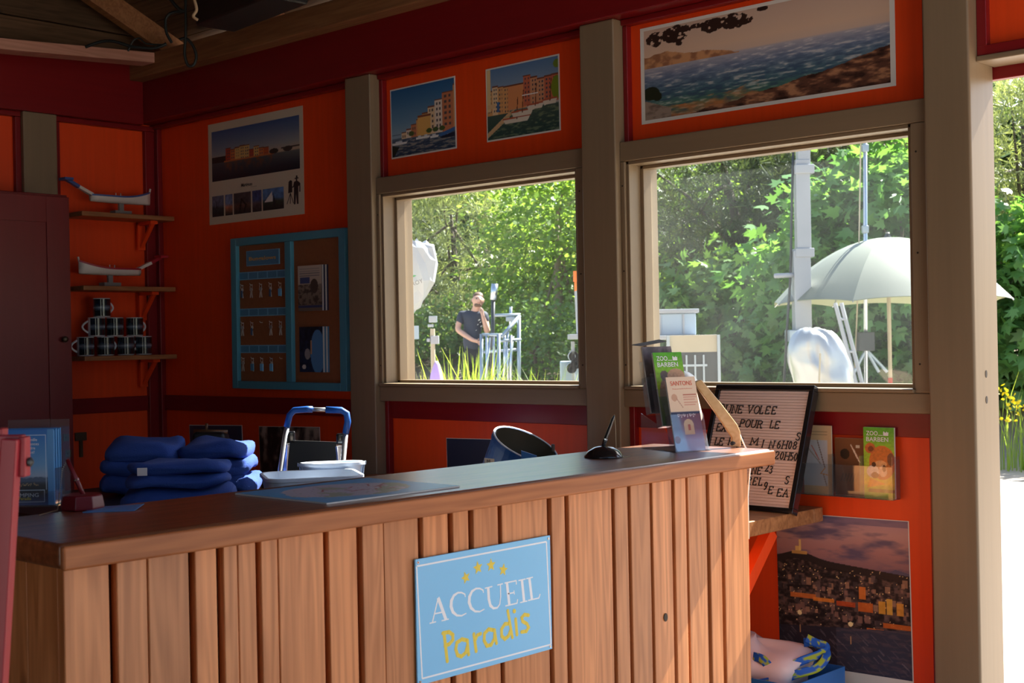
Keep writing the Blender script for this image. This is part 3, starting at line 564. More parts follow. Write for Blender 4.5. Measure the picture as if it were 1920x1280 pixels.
tree('fig_shrub', 'dark low shrub at the foot of the bank right of the umbrella', 1800, 16.3, 0.75, (0.9, 0.7, 0.9), 'leaf_mid', 'fig', 70, 20, 0.16, 24, cat='shrub', csp=0.2, trunk=0.04)
tree('fig_shrub', 'low broad-leaved shrub under the umbrella rim in the right window', 1640, 16.6, 0.55, (1.0, 0.6, 0.75), 'leaf_mid', 'fig', 70, 20, 0.15, 26, cat='shrub', csp=0.2, trunk=0.04)
tree('fig_shrub', 'dark shrub behind the silver cover in the right window', 1500, 17.6, 0.85, (1.0, 0.7, 1.0), 'leaf_mid', 'fig', 80, 20, 0.15, 27, cat='shrub', csp=0.2, trunk=0.04)
tree('fig_shrub', 'broad leafy shrub further right beyond the doorway', 2090, 15.8, 1.5, (1.3, 0.9, 1.8), 'leaf_fig', 'fig', 90, 20, 0.2, 25, cat='shrub', csp=0.25, trunk=0.05)

# ------------------------------------------------------------------ weeds
def blades(name, label, px, dep, h, spread, n, mtl, seed, flowers=0, width=0.016, cat='grass', lean=0.35):
    rng = np.random.default_rng(seed); p = pt(px, 640, d=dep); g0 = float(gz(p.x, p.y)); e = empty(name, (p.x, p.y, g0), label, cat)
    V, Fq = [], []; tips = []
    for i in range(n):
        bx, by = p.x+rng.normal(0, spread), p.y+rng.normal(0, spread*0.6); z0 = float(gz(bx, by)); L_ = h*rng.uniform(0.45, 1.08); a = rng.uniform(0, 6.28); ln = lean*rng.uniform(0.1, 1)*L_; sd = np.array([math.cos(a+1.57), math.sin(a+1.57), 0])*width*0.5; k0 = len(V)
        for j in range(5):
            t_ = j/4; c = np.array([bx+math.cos(a)*ln*t_*t_, by+math.sin(a)*ln*t_*t_, z0+L_*(t_-0.12*t_*t_)]); wv = (1-t_)**0.7+0.05; V += [c-sd*wv, c+sd*wv]
        Fq += [(k0+2*j, k0+2*j+1, k0+2*j+3, k0+2*j+2) for j in range(4)]; tips.append(V[-1])
    f = npmesh('blades', V, Fq, mtl, e, tone=np.repeat(rng.random(n), 4)); f['kind'] = 'stuff'
    if flowers:
        T = np.array(tips)[rng.choice(n, flowers)]; T = np.repeat(T, 5, 0)+rng.normal(0, 0.025, (flowers*5, 3)); V2, F2 = leaf_arrays(T, 0.045, nrm(rng.normal(0, 1, T.shape)), ROUND, rng); npmesh('flower_heads', V2, F2, 'flower_yellow', e, tone=rng.random(len(F2)))['kind'] = 'stuff'
    return e
blades('weed_tuft', 'tall bright yellow-green weeds in front of the man in the left window', 880, 13.0, 1.5, 0.16, 220, 'grass_blade', 1, width=0.026)
blades('weed_tuft', 'dry pale grass at the bottom left of the left window', 790, 12.5, 1.27, 0.3, 420, 'grass_dry', 2)
blades('weed_tuft', 'low leafy weeds in the middle of the left window bottom', 940, 12.5, 1.26, 0.18, 300, 'grass_blade', 3, width=0.03)
blades('weed_tuft', 'long arching grass at the bottom right of the left window', 1020, 12.0, 1.32, 0.2, 240, 'grass_blade', 4, lean=0.6)
blades('flowering_weed', 'yellow-flowered weed stalks seen through the open doorway', 1925, 13.8, 1.12, 0.2, 70, 'grass_blade', 5, flowers=34, cat='flower', width=0.012)
# ================================================================== film gear in the yard
mat('white_cloth', (0.45, 0.46, 0.47), 0.8, var=0.05, bump=0.15); mat('white_metal', (0.34, 0.355, 0.39), 0.35, var=0.04); mat('galv', (0.34, 0.40, 0.46), 0.35, metal=0.55); mat('steel', (0.62, 0.66, 0.70), 0.25, metal=0.9)
mat('black_plastic', (0.018, 0.018, 0.02), 0.45); mat('dark_metal', (0.05, 0.055, 0.06), 0.4, metal=0.3); mat('green_print', (0.07, 0.33, 0.10), 0.6); mat('grey_print', (0.16, 0.15, 0.14), 0.6); mat('lilac', (0.5, 0.35, 0.75), 0.7); mat('umbrella_cloth', (0.19, 0.205, 0.165), 0.5, var=0.05)
mat('umbrella_lining', (0.45, 0.47, 0.30), 0.6); mat('cream_board', (0.42, 0.36, 0.26), 0.6); mat('blue_box', (0.36, 0.45, 0.55), 0.5); mat('red_tip', (0.6, 0.03, 0.02), 0.5); mat('silver_foil', (0.5, 0.5, 0.5), 0.32, metal=0.6, bump=0.3, scale=4); mat('teal_tie', (0.05, 0.42, 0.33), 0.6); mat('orange_plastic', (0.8, 0.18, 0.02), 0.5)
def Q(px, py, d): return pt(px, py, d=d)
def gdrop(p): return Vector((p.x, p.y, float(gz(p.x, p.y))))
def stand_legs(e, foot, h, r, mt, n=3, rot=0.3, rad=0.014):
    for i in range(n):
        a = rot+i*2*math.pi/n; q = MB(); fx, fy = foot.x+math.cos(a)*r, foot.y+math.sin(a)*r; q.tube([foot+UP*h, (fx, fy, float(gz(fx, fy))+rad)], rad, 6); q.build('leg', mt, e, smooth=True)
# white plastic sack pulled over a lamp on a stand
d = 12.0; pl = Q(768, 640, d); ft = gdrop(pl); e = empty('covered_lamp', ft, 'white shopping sack with a green triangle pulled over a lamp at the window edge', 'lamp cover')
rows = [(452, 742, 800), (462, 728, 812), (492, 722, 819), (525, 724, 815), (552, 734, 800), (568, 742, 790), (582, 756, 778)]
q = MB(); K = 20; rngc = np.random.default_rng(5); vs_ = []
for j, (y, xa, xb) in enumerate(rows):
    c = Q((xa+xb)/2, y, d); rr = (xb-xa)/2*d/FPX
    vs_ += [c+R0*rr*math.cos(2*math.pi*i/K)*(1+0.05*math.sin(3*i+j))+FW*rr*0.62*math.sin(2*math.pi*i/K)*(1+0.15*rngc.normal())+UP*0.02*rngc.normal() for i in range(K)]
q.add(vs_, [(j*K+i, j*K+(i+1) % K, (j+1)*K+(i+1) % K, (j+1)*K+i) for j in range(len(rows)-1) for i in range(K)]+[tuple(range(K)), tuple(range((len(rows)-1)*K, len(rows)*K))]); q.build('sack', 'white_cloth', e)
q = MB(); q.tube([Q(770, 580, d), Q(766, 590, d)], 0.035, 8); q.build('tie', 'teal_tie', e)
q = MB(); q.tube([Q(768, 590, d), ft+UP*0.5], 0.022, 8); q.box(pl.x-0.06, pl.x+0.06, pl.y-0.06, pl.y+0.06, pl.z+0.02, pl.z+0.14); q.build('stand_pole', 'galv', e); stand_legs(e, ft, 0.55, 0.5, 'galv')
fr = (Q(756, 531, d-0.33), (R0+CU*0.35).normalized(), (CU-R0*0.35).normalized(), -FW); q = MB(); q.prism([(0, 0), (0.015, 0.075), (0.135, 0.025)], fr, 0, 0.004); q.build('emblem', 'green_print', e)
text('print', 'LEROY', (Q(764, 540, d-0.33), fr[1], fr[2], fr[3]), 0.035, 'grey_print', e, off=0.003)
# small light stand with boxes and a lilac cloth
d = 11.5; ft = gdrop(Q(811, 640, d)); e = empty('light_stand', ft, 'cream light stand with small fittings and a lilac cloth at its foot', 'light stand')
q = MB(); q.tube([Q(811, 616, d), ft+UP*0.4], 0.02, 8); q.build('pole', 'cream_board', e); q = MB(); fr = (Q(806, 600, d), R0, UP, FW); q.obox(fr, -0.01, 0.06, -0.02, 0.035, 0, 0.06); q.obox(fr, -0.02, 0.03, -0.06, -0.035, 0, 0.05); q.build('clamp_head', 'galv', e, bevel=0.004)
q = MB(); fr = (Q(808, 645, d), R0, UP, FW); q.obox(fr, 0.0, 0.07, 0, 0.07, -0.03, 0.03); q.obox(fr, -0.035, -0.005, 0.02, 0.05, -0.02, 0.02); q.build('ballast_box', 'white_metal', e, bevel=0.005); stand_legs(e, ft, 0.85, 0.55, 'cream_board')
c = Q(818, 690, d); q = MB(); q.lathe([(0.012, 0.06), (0.03, 0.03), (0.05, -0.05), (0.075, -0.2), (0.08, -0.3)], (c, R0, FW, UP), 12); q.build('cloth', 'lilac', e, smooth=True)
# pipe rack with tubes
d = 17.5; k = d/FPX; ft = gdrop(Q(940, 640, d)); e = empty('pipe_rack', ft, 'blue-grey tubular metal rack holding steel pipes beside the man', 'rack')
def bar2(nm, x0, y0, x1, y1, r, mt, dd=0.0, dd2=None): q = MB(); q.tube([Q(x0, y0, d+dd), Q(x1, y1, d+(dd if dd2 is None else dd2))], r, 8); return q.build(nm, mt, e, smooth=True)
gy_ = lambda px, dd: 640+(EYE-float(gz(*Q(px, 640, d+dd).xy)))*FPX/(d+dd)-0.019*(px-960)
for x, dd in ((937, -0.35), (975, 0.0), (905, 0.0)): bar2('upright', x-2, 592 if x > 970 else 626, x-2, gy_(x, dd), 0.024, 'galv', dd)
bar2('rail', 928, 591, 976, 590, 0.02, 'galv'); bar2('rail', 905, 627, 940, 628, 0.02, 'galv', 0, -0.35); bar2('rail', 937, 639, 976, 636, 0.018, 'galv', -0.35, 0); bar2('diagonal', 940, 632, 974, 592, 0.026, 'galv', -0.35, 0); bar2('rail', 905, 660, 975, 655, 0.018, 'galv')
for i, (xa, ya, xb) in enumerate(((912, 628, 918), (919, 632, 911), (926, 630, 930), (946, 625, 950), (953, 622, 944), (958, 628, 962), (962, 630, 955), (950, 635, 958))): bar2('pipe', xa, ya, xb-4, 745, 0.016, 'steel', -0.1-0.04*(i % 3))
bar2('post_pipe', 925, 560, 922, 700, 0.026, 'dark_metal', 0.1); bar2('clear_sleeve', 928, 532, 925, 562, 0.045, 'steel', 0.1); bar2('mast', 958, 575, 957, 620, 0.02, 'steel', 0.1)
q = MB(); q.obox((Q(957, 598, d), R0, UP, FW), -0.06, 0.06, -0.03, 0.03, -0.03, 0.03); q.build('clamp', 'galv', e, bevel=0.008)
# trolley with white rolls at the right edge of the left window
d = 13.0; ft = gdrop(Q(1083, 640, d)); e = empty('equipment_trolley', ft, 'trolley with white rolls and a red-topped rod at the right window edge', 'trolley')
q = MB(); fr = (Q(1085, 632, d), R0, UP, FW); q.obox(fr, -0.1, 0.25, -0.02, 0.03, -0.2, 0.2); q.build('tray', 'white_metal', e, bevel=0.005)
q = MB(); q.tube([Q(1074, 640, d), gdrop(Q(1074, 640, d))], 0.018, 8); q.tube([Q(1100, 640, d), gdrop(Q(1100, 640, d))], 0.018, 8); q.build('frame', 'white_metal', e)
for x, y in ((1076, 668), (1072, 690), (1080, 682)):
    q = MB(); c = Q(x, y, d-0.1); q.lathe([(0.05, 0), (0.05, 0.22), (0.022, 0.22), (0.022, 0)], (c, R0, UP, FW), 18, capends=False); q.build('roll', 'white_cloth', e, smooth=True)
q = MB(); q.obox((Q(1075, 700, d+0.1), R0, UP, FW), -0.12, 0.2, -0.1, 0.12, 0, 0.3); q.build('blue_case', 'blue_box', e, bevel=0.01)
q = MB(); q.tube([Q(1083, 625, d), Q(1079, 545, d)], 0.012, 6); q.build('rod', 'white_metal', e); q = MB(); q.tube([Q(1079, 528, d), Q(1079, 508, d)], 0.022, 8); q.tube([Q(1079, 546, d), Q(1079, 508, d)], 0.012, 6); q.build('rod_top', 'orange_plastic', e)

# --- mast, stands, umbrella seen in the right window -----------------------------------
d = 12.6; e = empty('telescopic_mast', gdrop(Q(1506, 640, d)), 'thick white square telescopic mast left of the umbrella', 'mast')
def sq(nm, x, y0, y1, hw, mt='white_metal', dd=0.0): q = MB(); a, b_ = Q(x+(y0-y1)*0.019/2, y0, d+dd), Q(x, y1, d+dd); c = Vector((b_.x, b_.y, 0)); q.obox((c, R0, UP, -FW), -hw, hw, b_.z, a.z, -hw, hw); return q.build(nm, mt, e, bevel=0.008)
sq('section', 1506, 180, 312, 0.058); sq('section', 1506, 300, 480, 0.066); sq('section', 1508, 470, 830, 0.078)
for y in (318, 474): sq('collar', 1506, y-8, y+9, 0.088)
q = MB(); q.tube([Q(1498, 515, d), Q(1453, 517, d-0.1)], 0.022, 10); q.build('side_arm', 'white_metal', e, smooth=True); sq('foot_block', 1500, 618, 640, 0.12, 'galv')
q = MB(); q.box(-0.001, 0.001, 0, 0.001, 0, 0.001)
pc = [Q(1488, 262, d), Q(1486, 330, d), Q(1484, 420, d), Q(1482, 520, d), Q(1476, 610, d), Q(1470, 720, d)]; q = MB(); q.tube(pc, 0.014, 6); q.build('cable', 'dark_metal', e, smooth=True)
g_ = gdrop(Q(1506, 640, d))
for i in range(3): a = 0.5+i*2.1; q = MB(); q.tube([g_+UP*0.35, (g_.x+math.cos(a)*0.7, g_.y+math.sin(a)*0.7, float(gz(g_.x+math.cos(a)*0.7, g_.y+math.sin(a)*0.7))+0.03)], 0.03, 6); q.build('outrigger', 'white_metal', e)
d = 12.9; ft = gdrop(Q(1620, 640, d)); e = empty('lighting_stand', ft, 'thin grey lighting stand rising behind the umbrella', 'light stand')
q = MB(); q.tube([Q(1622, 200, d), ft+UP*0.3], 0.02, 8); q.build('pole', 'steel', e, smooth=True); q = MB(); q.tube([Q(1615, 200, d), Q(1610, 500, d), Q(1603, 690, d)], 0.008, 6); q.build('rope', 'cream_board', e)
for y in (278, 430, 640):
    q = MB(); hw = 0.03 if y < 600 else 0.075; q.obox((Q(1622-(640-y)*0.0, y, d), R0, UP, FW), -hw, hw, -hw*1.2, hw*1.2, -hw, hw); q.build('clamp', 'galv' if y < 600 else 'dark_metal', e, bevel=0.008)
for dx in (-0.12, 0.12, 0.2): q = MB(); q.tube([Q(1624, 655, d), Q(1624, 655, d)+R0*dx-UP*0.22], 0.016, 6); q.build('brace', 'galv', e)
stand_legs(e, ft, 0.6, 0.5, 'galv')
d = 11.9; a, b_ = Q(1566, 568, d), Q(1604, 715, d); e = empty('leaning_ladder', gdrop(b_), 'narrow white ladder leaning under the left half of the umbrella', 'ladder')
dv = (b_-a).normalized(); b2 = a+dv*((a.z-float(gz(b_.x, b_.y)))/-dv.z)
for o_ in (0, 0.055): q = MB(); q.bar(a+R0*o_, b2+R0*o_, 0.03, 0.02); q.build('rail', 'white_metal', e)
for i in range(6): p = a.lerp(b2, (i+0.5)/6); q = MB(); q.tube([p, p+R0*0.055], 0.012, 6); q.build('rung', 'white_metal', e)
# silver cover over a lamp
d = 11.2; ft = gdrop(Q(1535, 640, d)); e = empty('foil_cover', ft, 'crumpled silver foil cover over equipment under the umbrella', 'cover')
rows = [(615, 1506, 1540), (622, 1494, 1560), (638, 1480, 1580), (665, 1473, 1592), (690, 1480, 1598), (712, 1490, 1602), (745, 1492, 1602), (800, 1494, 1600)]; q = MB(); K = 26; rngc = np.random.default_rng(9); vs_ = []
for j, (y, xa, xb) in enumerate(rows):
    c = Q((xa+xb)/2, y, d); rr = (xb-xa)/2*d/FPX; vs_ += [c+R0*rr*math.cos(2*math.pi*i/K)*(1+0.07*rngc.normal()*(j > 0))+FW*rr*0.7*math.sin(2*math.pi*i/K)*(1+0.2*rngc.normal())+UP*0.02*rngc.normal() for i in range(K)]
q.add(vs_, [(j*K+i, j*K+(i+1) % K, (j+1)*K+(i+1) % K, (j+1)*K+i) for j in range(len(rows)-1) for i in range(K)]+[tuple(range(K))]); q.build('foil', 'silver_foil', e, smooth=True, sub=1)
q = MB(); q.tube([Q(1540, 700, d), ft], 0.03, 8); q.build('stand_pole', 'steel', e)
q = MB(); q.tube([Q(1538, 662, d-0.35), Q(1536, 712, d-0.35)], 0.009, 6); q.tube([Q(1536, 712, d-0.35), Q(1538, 730, d-0.1)], 0.009, 6); q.build('tie_rod', 'cream_board', e)
# umbrella
d = 13.0; ax = Q(1668, 640, d); R_ = 1.16; zr_, za_ = Q(1668, 567, d).z, Q(1668, 445, d).z; ft = gdrop(ax); e = empty('garden_umbrella', ft, 'large pale grey-green umbrella on a thin pole outside the right window', 'umbrella')
NP = 8; rot0 = 0.2
def dome(t, a): # t 0 apex .. 1 rim
    rr = R_*t; z = za_-(za_-zr_)*(t**2.0)*0.97-(za_-zr_)*0.03*t; return rr, z
def canopy_pt(t, sidx, f, off=0.0):
    a0, a1 = rot0+2*math.pi*sidx/NP, rot0+2*math.pi*(sidx+1)/NP; rr, z = dome(t, 0); p0 = Vector((math.cos(a0)*rr, math.sin(a0)*rr, 0)); p1 = Vector((math.cos(a1)*rr, math.sin(a1)*rr, 0)); p = p0.lerp(p1, f); sag = 4*f*(1-f)
    return Vector((ax.x, ax.y, z+0.03*sag*t+off))+p+p.normalized()*0.02*sag*t if t > 0 else Vector((ax.x, ax.y, z+off))
for sidx in range(NP):
    q = MB(); ts = [0.02+0.98*i/9 for i in range(10)]; fs = [i/6 for i in range(7)]
    vs_ = [canopy_pt(t_, sidx, f_) for t_ in ts for f_ in fs]+[canopy_pt(t_, sidx, f_, -0.006) for t_ in ts for f_ in fs]; n7 = len(ts)*7
    q.add(vs_[:n7], [(i*7+j, i*7+j+1, (i+1)*7+j+1, (i+1)*7+j) for i in range(9) for j in range(6)]); pnl = q.build('canopy_panel', 'umbrella_cloth', e, smooth=True)
    q = MB(); q.add(vs_[n7:], [(i*7+j, i*7+j+1, (i+1)*7+j+1, (i+1)*7+j) for i in range(9) for j in range(6)]); q.build('lining', 'umbrella_lining', pnl, smooth=True)
    q = MB(); q.tube([canopy_pt(t_, sidx, 0, -0.012) for t_ in (0.03, 0.3, 0.6, 0.85, 1.0)], 0.006, 5); q.build('rib', 'steel', e)
    q = MB(); q.tube([Vector((ax.x, ax.y, za_-0.55)), canopy_pt(0.55, sidx, 0, -0.015)], 0.005, 5); q.build('stretcher', 'steel', e)
q = MB(); q.tube([Vector((ax.x, ax.y, za_+0.05)), Vector((ax.x, ax.y, Q(1668, 708, d).z))], 0.02, 8); q.build('pole', 'cream_board', e, smooth=True); q = MB(); q.tube([Vector((ax.x, ax.y, Q(1668, 708, d).z)), ft], 0.023, 8); q.build('ground_spike', 'red_tip', e, smooth=True)
q = MB(); q.tube([Vector((ax.x, ax.y, za_)), Vector((ax.x, ax.y, za_+0.06))], [0.035, 0.012], 8); q.build('finial', 'dark_metal', e)
# stand-ins for a reflection in the right pane: table, pale box, cream board
d = 9.6; k = d/FPX; ft = gdrop(Q(1290, 700, d)); e = empty('reflection_table', ft, 'white folding table with blue-grey legs, stand-in for a reflection in the right window', 'table')
tz = Q(1290, 628, d).z; c0 = Q(1215, 628, d); wdt = 130*k; fr = (Vector((c0.x, c0.y, 0)), R0, UP, FW)
q = MB(); q.obox(fr, 0, wdt, tz-0.03, tz, 0, 0.5); q.build('tabletop', 'white_metal', e, bevel=0.005)
for a in (0.04, wdt-0.06):
    for c in (0.04, 0.46): q = MB(); p = fr[0]+R0*a+FW*c; q.tube([Vector((p.x, p.y, tz-0.03)), Vector((p.x, p.y, float(gz(p.x, p.y))))], 0.014, 6); q.build('leg', 'galv', e)
q = MB(); q.obox((fr[0], R0, UP, FW), 0.02, wdt-0.13, tz, tz+42*k, 0.15, 0.45)
bx = thing('reflection_box', q, 'blue_box', 'pale blue-white lidded box on the white table, stand-in for a window reflection', 'box', bevel=0.01); q = MB(); q.obox((fr[0], R0, UP, FW), 0.0, wdt-0.11, tz+42*k, tz+50*k, 0.13, 0.47); q.build('lid', 'white_metal', bx, bevel=0.006)
for a in (0.1, 0.27): q = MB(); q.obox((fr[0], R0, UP, FW), a, a+0.012, tz+0.01, tz+40*k, 0.14, 0.155); q.build('rib', 'white_metal', bx)
p = Q(1250, 655, d-0.25); fr2 = (Vector((p.x, p.y, 0)), R0, UP, -FW); e2 = empty('reflection_board', gdrop(p), 'cream and dark board on blue-grey legs, stand-in for a window reflection', 'board')
zt, zm, zb = Q(1300, 628, d-0.25).z, Q(1300, 660, d-0.25).z, Q(1300, 705, d-0.25).z; wd = 95*k
q = MB(); q.obox(fr2, 0, wd, zm, zt, -0.02, 0); q.build('cream_panel', 'cream_board', e2); q = MB(); q.obox(fr2, 0, wd, zb-0.2, zm, -0.02, 0); q.build('dark_panel', 'dark_metal', e2)
gg = lambda a: Vector((0, 0, float(gz(p.x+R0.x*a, p.y+R0.y*a))))
for a in (0.0, wd-0.012): q = MB(); q.obox(fr2, a, a+0.02, float(gz(p.x, p.y)), zt, -0.01, 0.02); q.build('upright', 'galv', e2)
for a in (0.13, 0.19, 0.25): q = MB(); q.obox(fr2, a, a+0.012, zb-0.2, zm-0.02, 0.0, 0.014); q.build('slat', 'galv', e2)
q = MB(); q.obox(fr2, 0.1, 0.28, zm-0.1, zm-0.085, 0.0, 0.016); q.build('cross_slat', 'galv', e2)

# ================================================================== the man
mat('skin', (0.58, 0.33, 0.24), 0.5, var=0.05); mat('navy_shirt', (0.022, 0.03, 0.055), 0.8, var=0.2); mat('shirt_print', (0.5, 0.5, 0.48), 0.8); mat('black_trousers', (0.014, 0.014, 0.018), 0.85); mat('hair', (0.13, 0.07, 0.04), 0.55, var=0.3, scale=40); mat('eye_dark', (0.03, 0.02, 0.02), 0.3); mat('lip', (0.42, 0.16, 0.13), 0.5); mat('shoe', (0.03, 0.03, 0.03), 0.6)
MD = 19.5; mp = Q(898, 640, MD); MG = gdrop(mp)
man = empty('person', MG, 'bearded man in dark tee-shirt and black trousers, hand at chin, beside a pipe rack', 'person')
def L3(a, c, z): return Vector((MG.x, MG.y, MG.z))+R0*a-FW*c+UP*z
def skin_obj(name, pts, edges, mt, root=0, sub=2, smoothb=0.5):
    off = worigin(man); me = bpy.data.meshes.new(name); me.from_pydata([tuple(L3(*p[:3])-off) for p in pts], edges, []); o = bpy.data.objects.new(name, me); COL.objects.link(o); o.parent = man
    md = o.modifiers.new('skin', 'SKIN'); md.use_smooth_shade = True; md.branch_smoothing = smoothb
    for i, p in enumerate(pts):
        sv = me.skin_vertices[0].data[i]; sv.radius = (p[3], p[4] if len(p) > 4 else p[3]); sv.use_root = (i == root)
    s2 = o.modifiers.new('sub', 'SUBSURF'); s2.levels = sub; s2.render_levels = sub; mod_to_mesh(o); o.data.materials.clear(); o.data.materials.append(MATS[mt]); o.data.shade_smooth(); return o
pts = [(-0.10, 0, 0.93, 0.09, 0.07), (-0.10, 0, 1.10, 0.08, 0.065), (-0.09, 0, 1.28, 0.09, 0.07), (-0.08, 0, 1.42, 0.07, 0.06), (-0.04, 0.02, 1.50, 0.062), (-0.005, 0.05, 1.585, 0.072, 0.08), (0.0, 0.06, 1.66, 0.082, 0.095), (0.0, 0.045, 1.725, 0.055, 0.065),
       (-0.25, 0, 1.44, 0.05), (-0.31, 0.05, 1.22, 0.048), (-0.09, 0.2, 1.07, 0.032), (-0.03, 0.24, 1.045, 0.036, 0.02), (0.09, 0, 1.43, 0.05), (0.13, 0.15, 1.17, 0.048), (0.075, 0.19, 1.39, 0.032), (0.055, 0.185, 1.46, 0.034, 0.02),
       (-0.18, 0, 0.80, 0.095), (-0.185, 0.03, 0.48, 0.062), (-0.185, 0, 0.09, 0.042), (-0.19, 0.12, 0.035, 0.035), (-0.02, 0, 0.80, 0.095), (-0.01, 0.03, 0.48, 0.062), (0.0, 0, 0.09, 0.042), (0.0, 0.12, 0.035, 0.035), (0.03, 0.155, 1.648, 0.016), (-0.095, 0.04, 1.65, 0.014), (0.09, 0.04, 1.65, 0.014)]
ed = [(0, 1), (1, 2), (2, 3), (3, 4), (4, 5), (5, 6), (6, 7), (3, 8), (8, 9), (9, 10), (10, 11), (3, 12), (12, 13), (13, 14), (14, 15), (0, 16), (16, 17), (17, 18), (18, 19), (0, 20), (20, 21), (21, 22), (22, 23), (6, 24), (6, 25), (6, 26)]
def fingers(palm, dirs, thumb, idx):
    for k_, (d1, d2, L_) in enumerate(dirs):
        i = len(pts); p = pts[palm]; a = [p[0]+d1[0]*L_*0.5, p[1]+d1[1]*L_*0.5, p[2]+d1[2]*L_*0.5]; b2_ = [a[0]+d2[0]*L_*0.5, a[1]+d2[1]*L_*0.5, a[2]+d2[2]*L_*0.5]; pts.append((*a, 0.010)); pts.append((*b2_, 0.008)); ed.extend([(palm, i), (i, i+1)])
fingers(11, [((0.9, 0.2, 0.25), (0.6, 0.1, -0.7), 0.09), ((0.95, 0.25, 0.0), (0.6, 0.2, -0.7), 0.10), ((0.9, 0.25, -0.3), (0.5, 0.2, -0.8), 0.09), ((0.8, 0.2, -0.6), (0.3, 0.1, -0.9), 0.075), ((0.4, 0.3, 0.75), (0.8, 0.2, 0.3), 0.07)], 0, 0)
fingers(15, [((-0.15, -0.1, 1.0), (-0.7, -0.1, 0.5), 0.09), ((0.1, -0.1, 1.0), (-0.6, -0.2, 0.6), 0.095), ((0.35, -0.05, 0.9), (-0.5, -0.2, 0.7), 0.085), ((0.6, 0.0, 0.75), (-0.4, -0.2, 0.7), 0.07), ((-0.75, 0.0, 0.6), (-0.5, 0, 0.8), 0.065)], 0, 0)
skin_obj('body', pts, ed, 'skin')
skin_obj('tee_shirt', [(-0.10, 0, 0.88, 0.165, 0.135), (-0.10, 0, 1.10, 0.155, 0.125), (-0.09, 0, 1.28, 0.165, 0.13), (-0.08, 0, 1.40, 0.15, 0.115), (-0.055, 0.012, 1.475, 0.085), (-0.245, 0, 1.44, 0.1), (-0.295, 0.03, 1.29, 0.072), (0.09, 0, 1.43, 0.1), (0.118, 0.09, 1.29, 0.072)], [(0, 1), (1, 2), (2, 3), (3, 4), (3, 5), (5, 6), (3, 7), (7, 8)], 'navy_shirt')
skin_obj('trousers', [(-0.10, 0, 1.02, 0.14, 0.112), (-0.10, 0, 0.90, 0.155, 0.115), (-0.18, 0, 0.78, 0.108), (-0.187, 0.03, 0.48, 0.078), (-0.187, 0, 0.10, 0.064), (-0.02, 0, 0.78, 0.108), (-0.01, 0.03, 0.48, 0.078), (0.0, 0, 0.10, 0.064)], [(0, 1), (1, 2), (2, 3), (3, 4), (1, 5), (5, 6), (6, 7)], 'black_trousers', root=1)
for a in (-0.19, 0.0): skin_obj('shoe', [(a, -0.04, 0.05, 0.048), (a, 0.06, 0.045, 0.048), (a, 0.16, 0.035, 0.036)], [(0, 1), (1, 2)], 'shoe')
skin_obj('hair', [(0.0, -0.025, 1.63, 0.07), (0.0, 0.005, 1.70, 0.092, 0.088), (0.0, 0.05, 1.752, 0.062), (-0.05, -0.07, 1.60, 0.03), (-0.07, -0.08, 1.53, 0.018)], [(0, 1), (1, 2), (0, 3), (3, 4)], 'hair')
skin_obj('beard', [(-0.05, 0.095, 1.585, 0.022), (-0.01, 0.125, 1.558, 0.032), (0.045, 0.10, 1.585, 0.022)], [(0, 1), (1, 2)], 'hair', root=1)
for a in (-0.02, 0.055):
    q = MB(); q.lathe([(0.002, 0), (0.010, 0.004), (0.002, 0.008)], (L3(a, 0.138, 1.668), R0, UP, -FW), 8); q.build('eye', 'eye_dark', man)
q = MB(); q.obox((L3(-0.01, 0.146, 1.602), R0, UP, -FW), 0, 0.045, 0, 0.01, 0, 0.006); q.build('mouth', 'lip', man)
for i, (a, z, s_) in enumerate(((0.0, 1.34, 0.03), (0.02, 1.31, 0.022), (-0.015, 1.28, 0.02), (0.03, 1.25, 0.028), (-0.04, 1.2, 0.016))):
    q = MB(); q.obox((L3(a, 0.132, z), (R0+UP*0.6).normalized(), UP, -FW), 0, s_, 0, s_*0.6, 0, 0.004); q.build('shirt_print', 'shirt_print', man)
# ================================================================== pictures on the walls
mat('paper', (0.80, 0.77, 0.70), 0.55, var=0.02); mat('cream_paper', (0.66, 0.58, 0.44), 0.55, var=0.03); mat('ink_black', (0.02, 0.02, 0.022), 0.5); mat('ink_white', (0.85, 0.85, 0.86), 0.5)
VX, VY = Vector((1, 0, 0)), Vector((0, 1, 0))
def rect_from(tl, tr, br, bl, Y=None, X=None):
    """real rectangle on a wall plane from four corner pixels: frame at lower left, width, height"""
    P = [pt(*c, Y=Y, X=X) for c in (tl, tr, br, bl)]; u = ((P[1]-P[0])+(P[2]-P[3])).normalized(); v0 = ((P[0]-P[3])+(P[1]-P[2])); n = u.cross(v0).normalized(); v = n.cross(u).normalized()
    c = (P[0]+P[1]+P[2]+P[3])/4; w_ = ((P[1]-P[0]).length+(P[2]-P[3]).length)/2; h = ((P[0]-P[3]).length+(P[1]-P[2]).length)/2
    return (c-u*w_/2-v*h/2, u, v, n), w_, h
def sheet(name, label, cat, fr, w_, h, mt='paper', th=0.0012, group=None):
    q = MB(); q.obox(fr, 0, w_, 0, h, 0, th); return tag(q.build(name, mt, None), label, cat, group)
def sub(fr, a, b_, c=0.0): P, u, v, n = fr; return (P+u*a+v*b_+n*c, u, v, n)
PY = PF-0.0005
